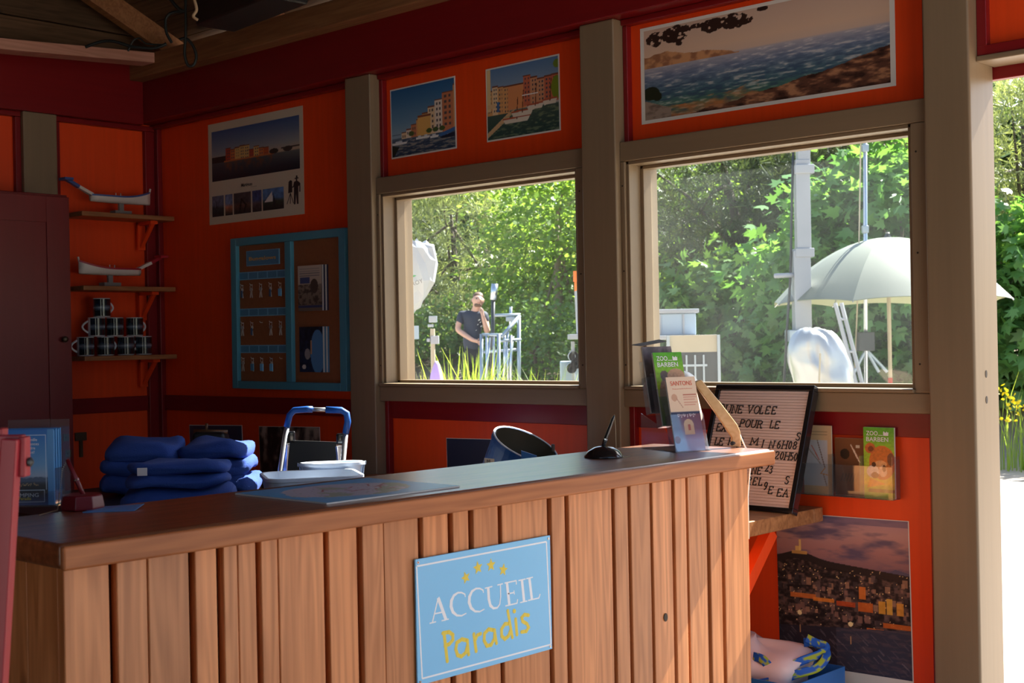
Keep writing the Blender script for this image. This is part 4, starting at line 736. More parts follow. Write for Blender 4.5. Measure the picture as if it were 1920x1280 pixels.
def houses(cv, x0, x1, base, hmin, hmax, seed, cols, n=9, win=True):
    r = np.random.default_rng(seed); xs = np.linspace(x0, x1, n+1)
    for i in range(n):
        t_ = r.uniform(hmin, hmax); c = cols[int(r.integers(len(cols)))]; cv.rect(xs[i], base-t_, xs[i+1]+0.004, base, c); cv.rect(xs[i]-0.003, base-t_-0.012, xs[i+1]+0.005, base-t_+0.008, (120, 70, 50))
        if win:
            for a in range(2):
                for b_ in range(int(t_/0.06)): wx = xs[i]+(xs[i+1]-xs[i])*(0.25+0.4*a); wy = base-t_+0.03+b_*0.06; cv.rect(wx, wy, wx+(xs[i+1]-xs[i])*0.16, wy+0.028, (70, 75, 85))
# --- seaside panorama
fr, w_, h = rect_from((1200, 55), (1677, -48), (1680, 161), (1204, 233.5), Y=PY)
o = sheet('seaside_poster', 'wide poster of a rocky coast and sea above the right window', 'poster', fr, w_, h)
cv = Canvas(380, 170); cv.vgrad([(0, (214, 182, 158)), (0.33, (226, 190, 160)), (0.42, (200, 190, 190)), (1, (170, 160, 150))])
hz = 0.42; cv.vgrad([(0, (205, 176, 156)), (0.3, (222, 188, 160)), (0.4, (214, 186, 165)), (0.42, (176, 170, 178)), (0.55, (118, 132, 156)), (0.75, (70, 105, 118)), (0.88, (76, 120, 96)), (1, (150, 110, 80))])
rp = vnoise(170, 380, (3, 14), 3, 3); sea = (cv.Y > hz); cv.put(sea, (52, 70, 100), np.clip((rp-0.5)*3.0, 0, 0.6)*np.clip((cv.Y-hz)*4, 0, 1)); cv.put(sea, (235, 225, 215), np.clip((0.42-rp)*3, 0, 0.6))
rg = vnoise(1, 380, (1, 40), 8, 4)[0]; mtn = 0.42-np.clip((0.40-cv.X)/0.4, 0, 1)**0.6*(0.07+0.14*rg[None, :]); mm_ = (cv.Y > mtn) & (cv.Y < 0.43) & (cv.X < 0.42); nz_ = vnoise(170, 380, (10, 12), 4, 4); cv.put(mm_, (206, 150, 104)); cv.put(mm_, (140, 92, 66), np.clip((nz_-0.45)*3, 0, 0.8))
rk = 0.99-0.36*np.clip((cv.X-0.1)/0.9, 0, 1)**1.5*1.0-0.05*(vnoise(1, 380, (1, 22), 11, 4)[0][None, :]-0.5); m_ = cv.Y > rk; n1 = vnoise(170, 380, (6, 16), 12, 4); cv.put(m_, (96, 62, 48)); cv.put(m_, (196, 140, 100), np.clip((n1-0.5)*4, 0, 0.85)); cv.put(m_, (40, 24, 20), np.clip((0.42-n1)*5, 0, 0.8))
fo = (cv.Y > rk-0.12) & (cv.Y < rk) & (cv.X < 0.5); cv.put(fo, (206, 120, 66), np.clip((n1-0.35)*1.8, 0, 0.8)); m_ = (cv.X < 0.12) & (cv.Y > 0.8+0.8*(cv.X-0.02)*1.2); cv.put(m_, (158, 138, 122)); cv.put(m_, (90, 76, 66), np.clip((n1-0.5)*3, 0, 0.7)); cv.ell(0.03, 0.71, 0.04, 0.075, (36, 44, 30)); cv.ell(0.06, 0.75, 0.02, 0.05, (40, 44, 30))
bl = vnoise(170, 380, (6, 7), 21, 3)
for cx, cy, rx, ry in ((0.05, 0.115, 0.04, 0.09), (0.15, 0.10, 0.07, 0.10), (0.16, 0.21, 0.015, 0.03), (0.25, 0.06, 0.04, 0.03), (0.31, 0.09, 0.055, 0.08), (0.40, 0.09, 0.065, 0.09), (0.44, 0.10, 0.04, 0.06), (0.52, 0.02, 0.025, 0.03)): cv.put((((cv.X-cx)/rx)**2+((cv.Y-cy)/ry)**2 < 0.75+0.8*(bl-0.4)) & (bl > 0.34), (52, 34, 28))
mg = 0.012; picture('printed_picture', cv, sub(fr, mg*1.4, mg, 0.0012), w_-2.8*mg, h-2*mg, o)
# --- two harbour photographs
OC = [(222, 165, 105), (235, 205, 160), (205, 130, 90), (226, 190, 120), (236, 220, 200)]
fr, w_, h = rect_from((731, 169), (853.5, 142.5), (856.7, 277.5), (735.4, 299), Y=PY); o = sheet('harbour_photo', 'small harbour photograph with deep blue sky, left of the two above the left window', 'photograph', fr, w_, h)
cv = Canvas(130, 130); cv.vgrad([(0, (38, 98, 150)), (0.5, (108, 150, 180)), (0.72, (150, 175, 190)), (0.73, (90, 110, 130)), (1, (45, 70, 96))])
for i in range(9): t_ = i/8; x0 = 0.98-0.82*t_**0.75; hh = 0.56*(1-t_)**1.3+0.09; x1 = 0.98-0.82*max(0, (i-1)/8)**0.75 if i else 1.0; c = OC[(i*2) % 5]; cv.rect(x0, 0.74-hh, x1, 0.75, c); cv.rect(x0, 0.735-hh, x1, 0.755-hh, (130, 80, 60)); [cv.rect(x0+(x1-x0)*(0.2+0.4*a), 0.78-hh+b_*0.08, x0+(x1-x0)*(0.38+0.4*a), 0.82-hh+b_*0.08, (90, 80, 80)) for a in range(2) for b_ in range(int(hh/0.09))]
cv.rect(0.42, 0.47, 0.62, 0.74, (232, 180, 100)); cv.rect(0.42, 0.45, 0.63, 0.48, (140, 80, 55)); n1 = vnoise(130, 130, (2, 9), 5, 3); wm = cv.Y > 0.755; cv.put(wm, (225, 200, 160), np.clip((n1-0.52)*4, 0, 0.5)); cv.put(wm, (24, 44, 66), np.clip((0.5-n1)*3, 0, 0.6)); [cv.ell(x, 0.69, 0.045, 0.035, (74, 96, 50)) for x in (0.32, 0.6, 0.7, 0.8)]
for x, y, l in ((0.13, 0.79, 0.13), (0.45, 0.76, 0.06), (0.55, 0.76, 0.06), (0.68, 0.775, 0.07)): cv.poly([(x-l, y), (x+l, y), (x+l*0.8, y+0.03), (x-l*0.9, y+0.03)], (236, 236, 232)); cv.rect(x-l*0.5, y-0.02, x+l*0.3, y, (215, 220, 225))
cv.poly([(0.74, 0.77), (1, 0.70), (1, 0.75), (0.78, 0.82)], (60, 110, 170)); cv.poly([(0.76, 0.81), (1, 0.77), (1, 0.84), (0.8, 0.84)], (30, 40, 60)); cv.rect(0, 0.67, 0.15, 0.68, (60, 66, 74)); cv.poly([(0, 0.82), (0.12, 0.86), (0.03, 1), (0, 1)], (24, 34, 26)); mg = 0.006; picture('printed_picture', cv, sub(fr, mg, mg, 0.0012), w_-2*mg, h-2*mg, o)
fr, w_, h = rect_from((910.4, 130.4), (1048.5, 100.8), (1052, 244), (914, 267), Y=PY); o = sheet('harbour_photo', 'small harbour photograph with moored boats and quay, right of the two above the left window', 'photograph', fr, w_, h)
cv = Canvas(140, 140); cv.vgrad([(0, (92, 130, 172)), (0.4, (150, 170, 190)), (0.62, (190, 180, 170)), (0.64, (70, 90, 80)), (1, (40, 70, 66))])
houses(cv, 0.0, 0.32, 0.66, 0.34, 0.42, 3, OC, 4); houses(cv, 0.3, 0.55, 0.62, 0.28, 0.34, 4, [(228, 160, 120), (225, 150, 96)], 2, False); houses(cv, 0.52, 1.0, 0.60, 0.30, 0.44, 5, [(200, 110, 80), (226, 190, 170), (235, 205, 190), (210, 150, 110)], 5); cv.rect(0, 0.0, 0.06, 0.6, (232, 205, 150)); cv.ell(0.97, 0.42, 0.07, 0.16, (120, 140, 40)); cv.ell(0.98, 0.1, 0.05, 0.06, (110, 135, 50))
cv.poly([(0, 0.9), (0.3, 0.66), (0.4, 0.62), (0.3, 0.74), (0, 0.97)], (216, 176, 130)); n1 = vnoise(140, 140, (3, 8), 6, 3); cv.put((cv.Y > 0.66) & (cv.X > 0.3-(cv.Y-0.66)), (150, 160, 120), np.clip((n1-0.5)*3, 0, 0.6))
for x, y, l in ((0.42, 0.76, 0.2), (0.5, 0.68, 0.16), (0.68, 0.62, 0.12), (0.88, 0.59, 0.1)): cv.poly([(x-l, y-0.03), (x+l, y-0.045), (x+l*0.75, y+0.045), (x-l*0.8, y+0.05)], (226, 216, 196)); cv.poly([(x-l, y-0.03), (x+l, y-0.045), (x+l*0.97, y-0.02), (x-l*0.97, y-0.008)], (180, 90, 60)); cv.line(x, y, x+0.02, y-0.3, 0.012, (110, 60, 40))
cv.rect(0.5, 0.44, 0.72, 0.46, (240, 238, 230)); cv.rect(0.0, 0.5, 0.12, 0.56, (226, 190, 140)); cv.rect(0.14, 0.48, 0.18, 0.62, (70, 110, 160)); mg = 0.006; picture('printed_picture', cv, sub(fr, mg, mg, 0.0012), w_-2*mg, h-2*mg, o)
# --- Martigues poster
fr, w_, h = rect_from((390, 234.7), (567.9, 197.6), (571, 401), (393.8, 422), Y=PY); o = sheet('town_poster', 'cream poster of a waterfront at dusk headed Martigues on the dark left bay', 'poster', fr, w_, h, 'cream_paper')
cv = Canvas(190, 110); cv.vgrad([(0, (62, 92, 142)), (0.45, (140, 150, 160)), (0.62, (190, 170, 140)), (0.64, (70, 84, 90)), (1, (20, 36, 50))]); cv.put(cv.X > 0.5, (205, 196, 170), 0.35*np.clip((cv.X-0.5)*2, 0, 1)*np.clip(1-abs(cv.Y-0.55)*3, 0, 1))
cv.rect(0, 0.52, 0.18, 0.64, (40, 44, 44)); houses(cv, 0.17, 0.66, 0.63, 0.14, 0.26, 9, [(190, 90, 50), (205, 120, 66), (215, 180, 110), (180, 70, 50)], 9); cv.rect(0.15, 0.62, 0.72, 0.645, (190, 110, 66)); cv.ell(0.72, 0.59, 0.05, 0.05, (44, 46, 40)); cv.rect(0.8, 0.55, 1.0, 0.575, (66, 60, 54)); cv.ell(0.87, 0.585, 0.05, 0.05, (58, 54, 50)); n1 = vnoise(110, 190, (10, 6), 3, 3); cv.put((cv.Y > 0.645) & (cv.Y < 0.9) & (cv.X > 0.15) & (cv.X < 0.7), (150, 80, 44), np.clip((n1-0.35)*1.6, 0, 0.8)*np.clip((0.9-cv.Y)*5, 0, 1))
picture('main_picture', cv, sub(fr, w_*0.04, h*0.425, 0.0012), w_*0.925, h*0.495, o)
for i, (x0, x1, c1, c2) in enumerate(((0.035, 0.165, (96, 104, 128), (50, 58, 60)), (0.18, 0.262, (110, 130, 170), (190, 120, 90)), (0.275, 0.46, (70, 70, 74), (90, 70, 60)), (0.475, 0.572, (60, 80, 130), (90, 80, 84)), (0.585, 0.80, (84, 120, 170), (60, 72, 60)))):
    cv = Canvas(40, 44); cv.vgrad([(0, c1), (0.45, c1), (0.6, c2), (1, (30, 36, 40))]); n1 = vnoise(44, 40, (6, 6), i+30, 3); cv.mul(0.7+0.6*n1)
    if i == 4: cv.poly([(0.08, 0.62), (0.45, 0.15), (0.48, 0.62)], (235, 232, 225)); cv.poly([(0.5, 0.2), (0.62, 0.7), (0.5, 0.8)], (30, 40, 50))
    if i == 0: cv.poly([(0.33, 0.6), (0.38, 0.25), (0.43, 0.6)], (30, 34, 38))
    if i == 2: cv.line(0.35, 0.9, 0.45, 0.3, 0.08, (24, 22, 22)); cv.line(0.45, 0.3, 0.7, 0.6, 0.08, (24, 22, 22)); cv.line(0.7, 0.6, 0.6, 0.9, 0.08, (24, 22, 22))
    picture('small_picture', cv, sub(fr, w_*x0, h*0.075, 0.0012), w_*(x1-x0), h*0.205, o)
text('title', 'Martigues', sub(fr, w_*0.36, h*0.335, 0.0014), h*0.032, 'ink_black', o, thick=0.02); text('subtitle', 'Venise provencale', sub(fr, w_*0.46, h*0.318, 0.0014), h*0.009, 'ink_black', o)
q = MB(); f2 = sub(fr, 0, 0, 0.0014); S = lambda pts_: [(w_*a, h*b_) for a, b_ in pts_]
q.prism(S([(0.90, 0.10), (0.915, 0.10), (0.922, 0.2), (0.93, 0.1), (0.945, 0.1), (0.945, 0.26), (0.955, 0.27), (0.955, 0.21), (0.965, 0.21), (0.965, 0.29), (0.945, 0.31), (0.935, 0.315), (0.937, 0.335), (0.95, 0.335), (0.95, 0.343), (0.94, 0.345), (0.938, 0.365), (0.925, 0.365), (0.923, 0.345), (0.91, 0.343), (0.91, 0.335), (0.922, 0.335), (0.924, 0.315), (0.905, 0.31), (0.895, 0.27), (0.885, 0.265), (0.888, 0.255), (0.903, 0.262)]), f2, 0, 0.0004); q.prism(S([(0.845, 0.21), (0.885, 0.215), (0.885, 0.32), (0.868, 0.33), (0.85, 0.315)]), f2, 0, 0.0004)
for a in (0.83, 0.862, 0.895): q.prism(S([(0.864, 0.21), (0.87, 0.21), (a+0.004, 0.11), (a-0.002, 0.11)]), f2, 0, 0.0004)
q.build('silhouette', 'ink_black', o)
# --- city at dusk, low on the right bay
fr, w_, h = rect_from((1456, 960), (1706, 976), (1712, 1285), (1463, 1244), Y=PY); o = sheet('city_poster', 'tall poster of a harbour city at dusk low on the wall beside the doorway', 'poster', fr, w_, h+0.0); P, u, v, n = fr
cv = Canvas(240, 290); cv.vgrad([(0, (180, 140, 150)), (0.1, (192, 146, 140)), (0.22, (176, 124, 120)), (0.34, (136, 100, 106)), (0.4, (110, 90, 96)), (1, (50, 54, 66))]); n1 = vnoise(290, 240, (14, 50), 2, 4); cv.put(cv.Y < 0.36, (92, 82, 108), np.clip((n1-0.5)*3.5, 0, 0.85)); cv.rect(0, 0.0, 1, 0.045, (104, 92, 120), 0.6)
rid = 0.29-0.045*np.exp(-((cv.X-0.17)/0.13)**2)+0.08*np.clip(cv.X-0.3, 0, 1); land = cv.Y > rid; n2 = vnoise(290, 240, (5, 7), 7, 3); cv.poly([(0.8, 0.36), (0.9, 0.31), (1, 0.33), (1, 0.4), (0.78, 0.4)], (92, 86, 108)); cv.put(land, (48, 38, 38)); cv.put(land & (cv.Y > rid+0.05), (120, 92, 82), np.clip((n2-0.45)*3, 0, 0.8)); cv.put(land & (cv.Y > rid+0.04), (30, 22, 24), np.clip((0.45-n2)*5, 0, 0.8))
r = np.random.default_rng(3)
for i in range(120): x, y = r.random(), r.uniform(0.36, 0.66); s_ = r.uniform(0.01, 0.03); c = [(150, 110, 96), (104, 84, 80), (176, 132, 104), (70, 60, 62)][int(r.integers(4))]; cv.rect(x, y, x+s_*1.3, y+s_*1.6, c, 0.8)
for i in range(120): x, y = r.random(), r.uniform(0.33, 0.72); cv.ell(x, y, 0.004, 0.0035, (255, 214, 150), 0.9)
for x, y, w2, h2, c in ((0.12, 0.245, 0.12, 0.02, (226, 170, 90)), (0.15, 0.215, 0.04, 0.03, (240, 196, 110)), (0.18, 0.17, 0.016, 0.07, (245, 205, 120)), (0.10, 0.525, 0.2, 0.03, (226, 120, 50)), (0.28, 0.54, 0.16, 0.025, (240, 140, 50)), (0.46, 0.55, 0.14, 0.03, (200, 80, 36)), (0.63, 0.44, 0.05, 0.08, (240, 130, 50)), (0.62, 0.54, 0.11, 0.06, (226, 110, 40)), (0.77, 0.52, 0.05, 0.08, (240, 170, 60)), (0.83, 0.5, 0.04, 0.1, (246, 186, 74)), (0.9, 0.52, 0.05, 0.08, (236, 160, 60)), (0.8, 0.655, 0.2, 0.03, (220, 110, 40)), (0.68, 0.70, 0.3, 0.012, (226, 120, 50))): cv.rect(x, y, x+w2, y+h2, c, 0.85)
wt_ = cv.Y > 0.72+0.06*(0.5-cv.X); cv.put(wt_, (62, 62, 78)); n3 = vnoise(290, 240, (4, 16), 5, 3); cv.put(wt_, (110, 90, 92), np.clip((n3-0.5)*3, 0, 0.5)); cv.put(wt_ & (cv.X < 0.45), (40, 34, 42), 0.6)
for i in range(90): x, y = r.random(), r.uniform(0.74, 0.97); cv.line(x, y, x+0.035, y+0.03, 0.006, [(140, 126, 130), (110, 102, 110), (84, 80, 90)][int(r.integers(3))], 0.55)
for x, y in ((0.17, 0.655), (0.56, 0.69)): cv.ell(x, y, 0.018, 0.016, (255, 230, 170)); cv.rect(x-0.004, y+0.08, x+0.004, y+0.13, (226, 170, 110), 0.8)
picture('printed_picture', cv, sub(fr, 0.0, 0.012, 0.0012), w_-0.003, h-0.014, o)
q = MB(); q.obox(fr, 0, w_, -0.1, 0, 0, 0.0012); q.build('blank_margin', 'paper', o)
# --- pictures low in the dark left bay
fr, w_, h = rect_from((356, 795), (455, 798), (457, 905), (358, 902), Y=PY); o = sheet('night_picture', 'dark slate-blue picture low on the wall behind the folded towels', 'picture', fr, w_, h); cv = Canvas(50, 56); cv.vgrad([(0, (56, 66, 88)), (0.5, (50, 60, 84)), (1, (36, 40, 56))]); picture('printed_picture', cv, sub(fr, 0.003, 0.003, 0.0012), w_-0.006, h-0.006, o)
fr, w_, h = rect_from((485, 797), (600, 802), (604, 925), (490, 921), Y=PY); o = sheet('rock_picture', 'grey rock-face picture low on the wall behind the blue-handled step stool', 'picture', fr, w_, h); cv = Canvas(80, 84); n1 = vnoise(84, 80, (20, 7), 15, 4); cv.a[:] = np.array([0.16, 0.13, 0.12]); cv.put(cv.Y < 2, (176, 156, 138), np.clip((n1-0.47)*4.5, 0, 1)*np.clip(1.1-cv.Y, 0, 1)); picture('printed_picture', cv, sub(fr, 0.002, 0.002, 0.0012), w_-0.004, h-0.004, o)
fr, w_, h = rect_from((838, 819), (975, 826), (978, 950), (840, 944), Y=PY); o = sheet('navy_picture', 'dark navy picture on the orange wall behind the blue bucket', 'picture', fr, w_, h); cv = Canvas(50, 50); cv.vgrad([(0, (34, 46, 70)), (1, (26, 32, 48))]); picture('printed_picture', cv, sub(fr, 0.002, 0.002, 0.0012), w_-0.004, h-0.004, o)
# ================================================================== sign on the counter front
mat('sky_blue', (0.22, 0.60, 0.95), 0.35, var=0.01); mat('sign_yellow', (0.80, 0.62, 0.05), 0.4, var=0.03); mat('sign_white', (0.88, 0.9, 0.95), 0.4); mat('chrome', (0.75, 0.75, 0.76), 0.2, metal=1.0)
SX = FX+0.0235; P0 = [pt(x, y, X=SX+0.004) for x, y in ((776, 1050), (1028, 1003), (1039, 1217), (786, 1283))]
u = VY; cY = sum(p.y for p in P0)/4; cZ = sum(p.z for p in P0)/4; sw = ((P0[1]-P0[0]).y+(P0[2]-P0[3]).y)/2; sh = ((P0[0]-P0[3]).z+(P0[1]-P0[2]).z)/2
sfr = (Vector((SX, cY-sw/2, cZ-sh/2)), VY, UP, VX); q = MB(); q.obox(sfr, 0, sw, 0, sh, 0, 0.004)
sg = thing('reception_sign', q, 'sky_blue', 'sky-blue plaque reading ACCUEIL Paradis screwed to the counter planks', 'sign', bevel=0.0008)
def sp(zx, zy): p = pt(760+zx/4.267, 980+zy/4.267, X=SX+0.004); return (p.y-sfr[0].y, p.z-sfr[0].z)
KS = 1/4.267*0.00122*1.14              # metres per zoom pixel near the sign
def strokes(name, mt, lst, lift=0.0042, cap=False):
    q = MB()
    for pts_, wd in lst:
        P_ = [sp(a, b_) for a, b_ in pts_]; wl_ = [x*KS for x in wd] if isinstance(wd, (list, tuple)) else wd*KS; ribbon(q, P_, sfr, wl_, 0.0035, lift)
        if cap:
            for j_, e_ in enumerate(P_): q.prism([(e_[0]+wl_/2*math.cos(a*math.pi/6), e_[1]+wl_/2*math.sin(a*math.pi/6)) for a in range(12)], sfr, 0.0035, lift+0.0003+1.7e-5*(len(q.v)//24))
    return q.build(name, mt, sg)
c1 = [(480, 592), (476, 570), (450, 557), (420, 558), (388, 580), (368, 622), (365, 668), (380, 712), (412, 740), (450, 742), (488, 722)]; cw = [7, 9, 10, 12, 18, 25, 26, 22, 14, 10, 7]
L_ = {'A': [([(262, 598), (326, 776)], 25), ([(262, 602), (216, 796)], 10), ([(230, 728), (302, 712)], 9), ([(194, 803), (246, 790)], 8), ([(290, 783), (348, 768)], 8)],
      'C': [(c1, cw)], 'C2': [([(a+145, b_-33) for a, b_ in c1], cw)],
      'U': [([(662, 516), (668, 610), (680, 660), (705, 683), (735, 678), (755, 650), (762, 590), (760, 492)], [24, 24, 22, 16, 12, 10, 9, 9]), ([(636, 523), (696, 508)], 8), ([(736, 497), (780, 486)], 8)],
      'E': [([(812, 476), (832, 656)], 24), ([(794, 481), (886, 462), (888, 492)], 9), ([(822, 566), (872, 556)], 9), ([(868, 540), (873, 572)], 7), ([(800, 664), (893, 642), (898, 610)], 9)],
      'I': [([(932, 455), (950, 630)], 24), ([(905, 461), (962, 448)], 8), ([(918, 637), (975, 624)], 8)],
      'L': [([(992, 441), (1012, 610)], 24), ([(968, 446), (1020, 434)], 8), ([(982, 620), (1068, 600), (1078, 568)], 9)]}
for k_, v_ in L_.items(): strokes('letter', 'sign_white', v_)
for lst in ([([(300, 882), (350, 872), (380, 895), (380, 935), (352, 968), (318, 983)], 26), ([(310, 885), (335, 1105)], 26)], [([(495, 940), (452, 930), (412, 958), (403, 1010), (418, 1058), (448, 1068), (482, 1038), (496, 985)], 26), ([(496, 938), (506, 1052)], 24)], [([(548, 890), (566, 1025)], 26), ([(560, 935), (576, 897), (602, 886)], 24)],
            [([(708, 858), (666, 850), (633, 885), (630, 940), (652, 983), (686, 975), (713, 925), (715, 880)], 26), ([(713, 856), (729, 962)], 24)], [([(832, 805), (796, 808), (769, 850), (771, 905), (796, 928), (826, 903), (842, 858)], 26), ([(819, 702), (856, 915)], 24)], [([(882, 770), (893, 892)], 26), ([(870, 704), (872, 706)], 30)], [([(985, 738), (952, 733), (931, 757), (938, 787), (972, 806), (986, 836), (968, 866), (930, 872)], 25)]):
    strokes('letter', 'sign_yellow', lst, cap=True)
strokes('border', 'sign_white', [([(90, 347), (1128, 150)], 11), ([(1128, 150), (1165, 972)], 11), ([(1165, 972), (135, 1245)], 11), ([(135, 1245), (90, 347)], 11)])
for zx, zy, r_, ro in ((483, 437, 42, 0.3), (580, 358, 45, 0.12), (685, 337, 45, 0.0), (783, 375, 44, -0.2)):
    cx, cy = sp(zx, zy); q = MB(); q.prism([(cx+r_*KS*(1 if i % 2 == 0 else 0.45)*math.sin(i*math.pi/5+ro*-1), cy+r_*KS*(1 if i % 2 == 0 else 0.45)*math.cos(i*math.pi/5+ro*-1)) for i in range(10)], sfr, 0.0035, 0.0044); q.build('star', 'sign_yellow', sg)
for a in (0.007, sw-0.007):
    for b_ in (0.007, sh-0.007): q = MB(); q.lathe([(0.0032, 0.004), (0.0026, 0.0055)], sub(sfr, a, b_), 12); s_ = q.build('screw', 'chrome', sg); q = MB(); q.lathe([(0.0012, 0.0054), (0.0012, 0.0057)], sub(sfr, a, b_), 8); q.build('socket', 'nail', s_)

# ================================================================== things on the counter
mat('gloss_black', (0.012, 0.012, 0.014), 0.15, coat=0.5); mat('gloss_red', (0.16, 0.006, 0.012), 0.4); mat('deep_red_paint', (0.42, 0.03, 0.045), 0.4); clearmat('acrylic', (0.93, 0.96, 0.98), haze=0.03, refl=2.2, rough=0.04, hazecol=(0.85, 0.9, 1.0)); mat('bead', (0.45, 0.38, 0.28), 0.3, metal=0.9)
mat('brochure_blue', (0.06, 0.25, 0.55), 0.35); mat('lamp_shade', (0.60, 0.40, 0.30), 0.7); mat('white_plastic', (0.85, 0.85, 0.83), 0.35); mat('ink_yellow', (0.8, 0.6, 0.05), 0.5); mat('ink_red', (0.7, 0.12, 0.06), 0.5); mat('navy_ink', (0.02, 0.03, 0.08), 0.5)
CT = CZ+0.0005
# map lying on the counter
a, b_, c = pt(476, 928.5, Z=CT), pt(616, 946, Z=CT), pt(863, 913, Z=CT); fr = (Vector((-2.03, b_.y, CT)), VY, -VX, VY.cross(-VX)); mw, mh = c.y-b_.y, 0.30
o = sheet('counter_map', 'blue printed map, tones lightened for sheen, lying flat on the counter top', 'map', (Vector((-2.03, b_.y, CT)), VY, -VX, UP), mw, mh, 'paper', 0.003)
cv = Canvas(200, 100); cv.vgrad([(0, (96, 170, 220)), (1, (120, 186, 226))]); n1 = vnoise(100, 200, (18, 30), 3, 4); island = (((cv.X-0.47)/0.44)**2+((cv.Y-0.5)/0.42)**2 < 0.8+0.5*(n1-0.5)); cv.put(island, (206, 196, 206)); cv.put(island & (n1 > 0.56), (170, 176, 150)); r = np.random.default_rng(4)  # map tones brightened to stand in for light reflected off the sheet
for i in range(14): x, y = r.uniform(0.2, 0.75), r.uniform(0.3, 0.7); cv.line(x, y, x+r.uniform(-0.12, 0.12), y+r.uniform(-0.1, 0.1), 0.02, (176, 66, 72))
for i in range(60): x, y = r.uniform(0.12, 0.8), r.uniform(0.2, 0.8); cv.ell(x, y, 0.006, 0.01, [(150, 110, 110), (226, 220, 226), (90, 120, 90)][int(r.integers(3))])
picture('printed_map', cv, (Vector((-2.03, b_.y, CT+0.003)), VY, -VX, UP), mw, mh, o, mt='gloss_print', off=0.0004)
# leaflet holder at the near end of the counter
hb = pt(4, 950, Z=CT); hk = (hb-EY).dot(FW)/FPX; hfr = (Vector((hb.x, hb.y, CT)), R0, UP, -FW); hw, hh = 98*hk, 0.150
e = empty('leaflet_holder', Vector((hb.x, hb.y, CT))+R0*hw/2, 'clear leaflet holder of blue camping leaflets at the near end of the counter', 'leaflet holder')
def slab(nm, mt, fr_, a0, a1, b0, b1, c0, c1, par, bev=0): q = MB(); q.obox(fr_, a0, a1, b0, b1, c0, c1); return q.build(nm, mt, par, bevel=bev)
slab('back_sheet', 'acrylic', hfr, -0.004, hw+0.016, 0, hh+0.02, -0.052, -0.049, e); slab('side_sheet', 'acrylic', hfr, hw+0.003, hw+0.005, 0, 0.075, -0.049, 0.004, e); slab('front_sheet', 'acrylic', hfr, -0.004, hw+0.005, 0, 0.03, 0.003, 0.005, e); slab('base_sheet', 'acrylic', hfr, -0.006, hw+0.01, 0, 0.003, -0.05, 0.008, e)
o = empty('leaflet_stack', hfr[0]+R0*hw/2+UP*0.003, 'stack of blue leaflets reading CAMPING Paradis in the clear holder', 'leaflet')
for i in range(7): slab('leaflet', 'brochure_blue', hfr, 0.0, hw-0.001*(i % 2), 0.003, hh+0.003-0.0015*(i % 3), -0.047+i*0.007, -0.0425+i*0.007, o)
cv = Canvas(90, 130); cv.vgrad([(0, (22, 100, 180)), (0.45, (92, 150, 200)), (0.62, (150, 170, 196)), (0.66, (80, 100, 130)), (0.74, (30, 40, 56)), (0.84, (22, 30, 46)), (1, (40, 80, 140))]); n1 = vnoise(1, 90, (1, 12), 5, 3)[0]; cv.put((cv.Y > 0.66-0.06*n1[None, :]) & (cv.Y < 0.69), (70, 90, 120)); r = np.random.default_rng(2)
for i in range(24): cv.ell(r.uniform(0.25, 0.8), r.uniform(0.71, 0.75), 0.012, 0.006, (226, 190, 130), 0.7)
for x0, y0, x1, y1 in ((0.03, 0.08, 0.97, 0.088), (0.955, 0.08, 0.97, 0.8), (0.03, 0.08, 0.045, 0.8), (0.08, 0.80, 0.92, 0.806), (0.08, 0.955, 0.92, 0.961), (0.08, 0.8, 0.093, 0.96), (0.907, 0.8, 0.92, 0.96)): cv.rect(x0, y0, x1, y1, (210, 226, 240), 0.9)
lf = sub(hfr, 0, 0.003, -0.0005); picture('cover', cv, lf, hw-0.012, hh, o, mt='gloss_print')
for i, s_ in enumerate(('Venez en famille', 'pour une vacances', 'dans un cadre', 'paradisiaque!')): text('cover_text', s_, sub(lf, hw*0.44, hh*(0.845-0.055*i)), 0.0056, 'ink_white', o, center=True, off=0.0011)
text('cover_text', 'CAMPING', sub(lf, hw*0.44, hh*0.105), 0.0075, 'ink_white', o, center=True, off=0.0011, width=0.055); text('cover_text', 'Paradis', sub(lf, hw*0.44, hh*0.065), 0.0062, 'ink_yellow', o, center=True, off=0.0011, thick=0.01)
# pens on stands
def chain(nm, pts_, r_, par, n=26):
    pts_ = [Vector(p) for p in pts_]; seg = [(pts_[i+1]-pts_[i]).length for i in range(len(pts_)-1)]; T = sum(seg); q = MB()
    for i in range(n):
        s_ = T*i/(n-1); k_ = 0
        while k_ < len(seg)-1 and s_ > seg[k_]: s_ -= seg[k_]; k_ += 1
        c_ = pts_[k_].lerp(pts_[k_+1], min(1, s_/seg[k_])); q.lathe([(r_*0.3, -r_), (r_, -r_*0.4), (r_, r_*0.4), (r_*0.3, r_)], (c_, VX, VY, UP), 6)
    return q.build(nm, 'bead', par)
bp = pt(151, 955, Z=CT); e = empty('desk_pen', bp, 'dark red pen standing in its octagonal red base by the leaflets', 'pen'); dk = (bp-EY).dot(FW)/FPX
q = MB(); q.lathe([(41*dk, 0), (42*dk, 6*dk), (38*dk, 26*dk), (34*dk, 28*dk)], (bp+FW*0.012, R0, FW, UP), 8); q.build('base', 'gloss_red', e, bevel=0.002)
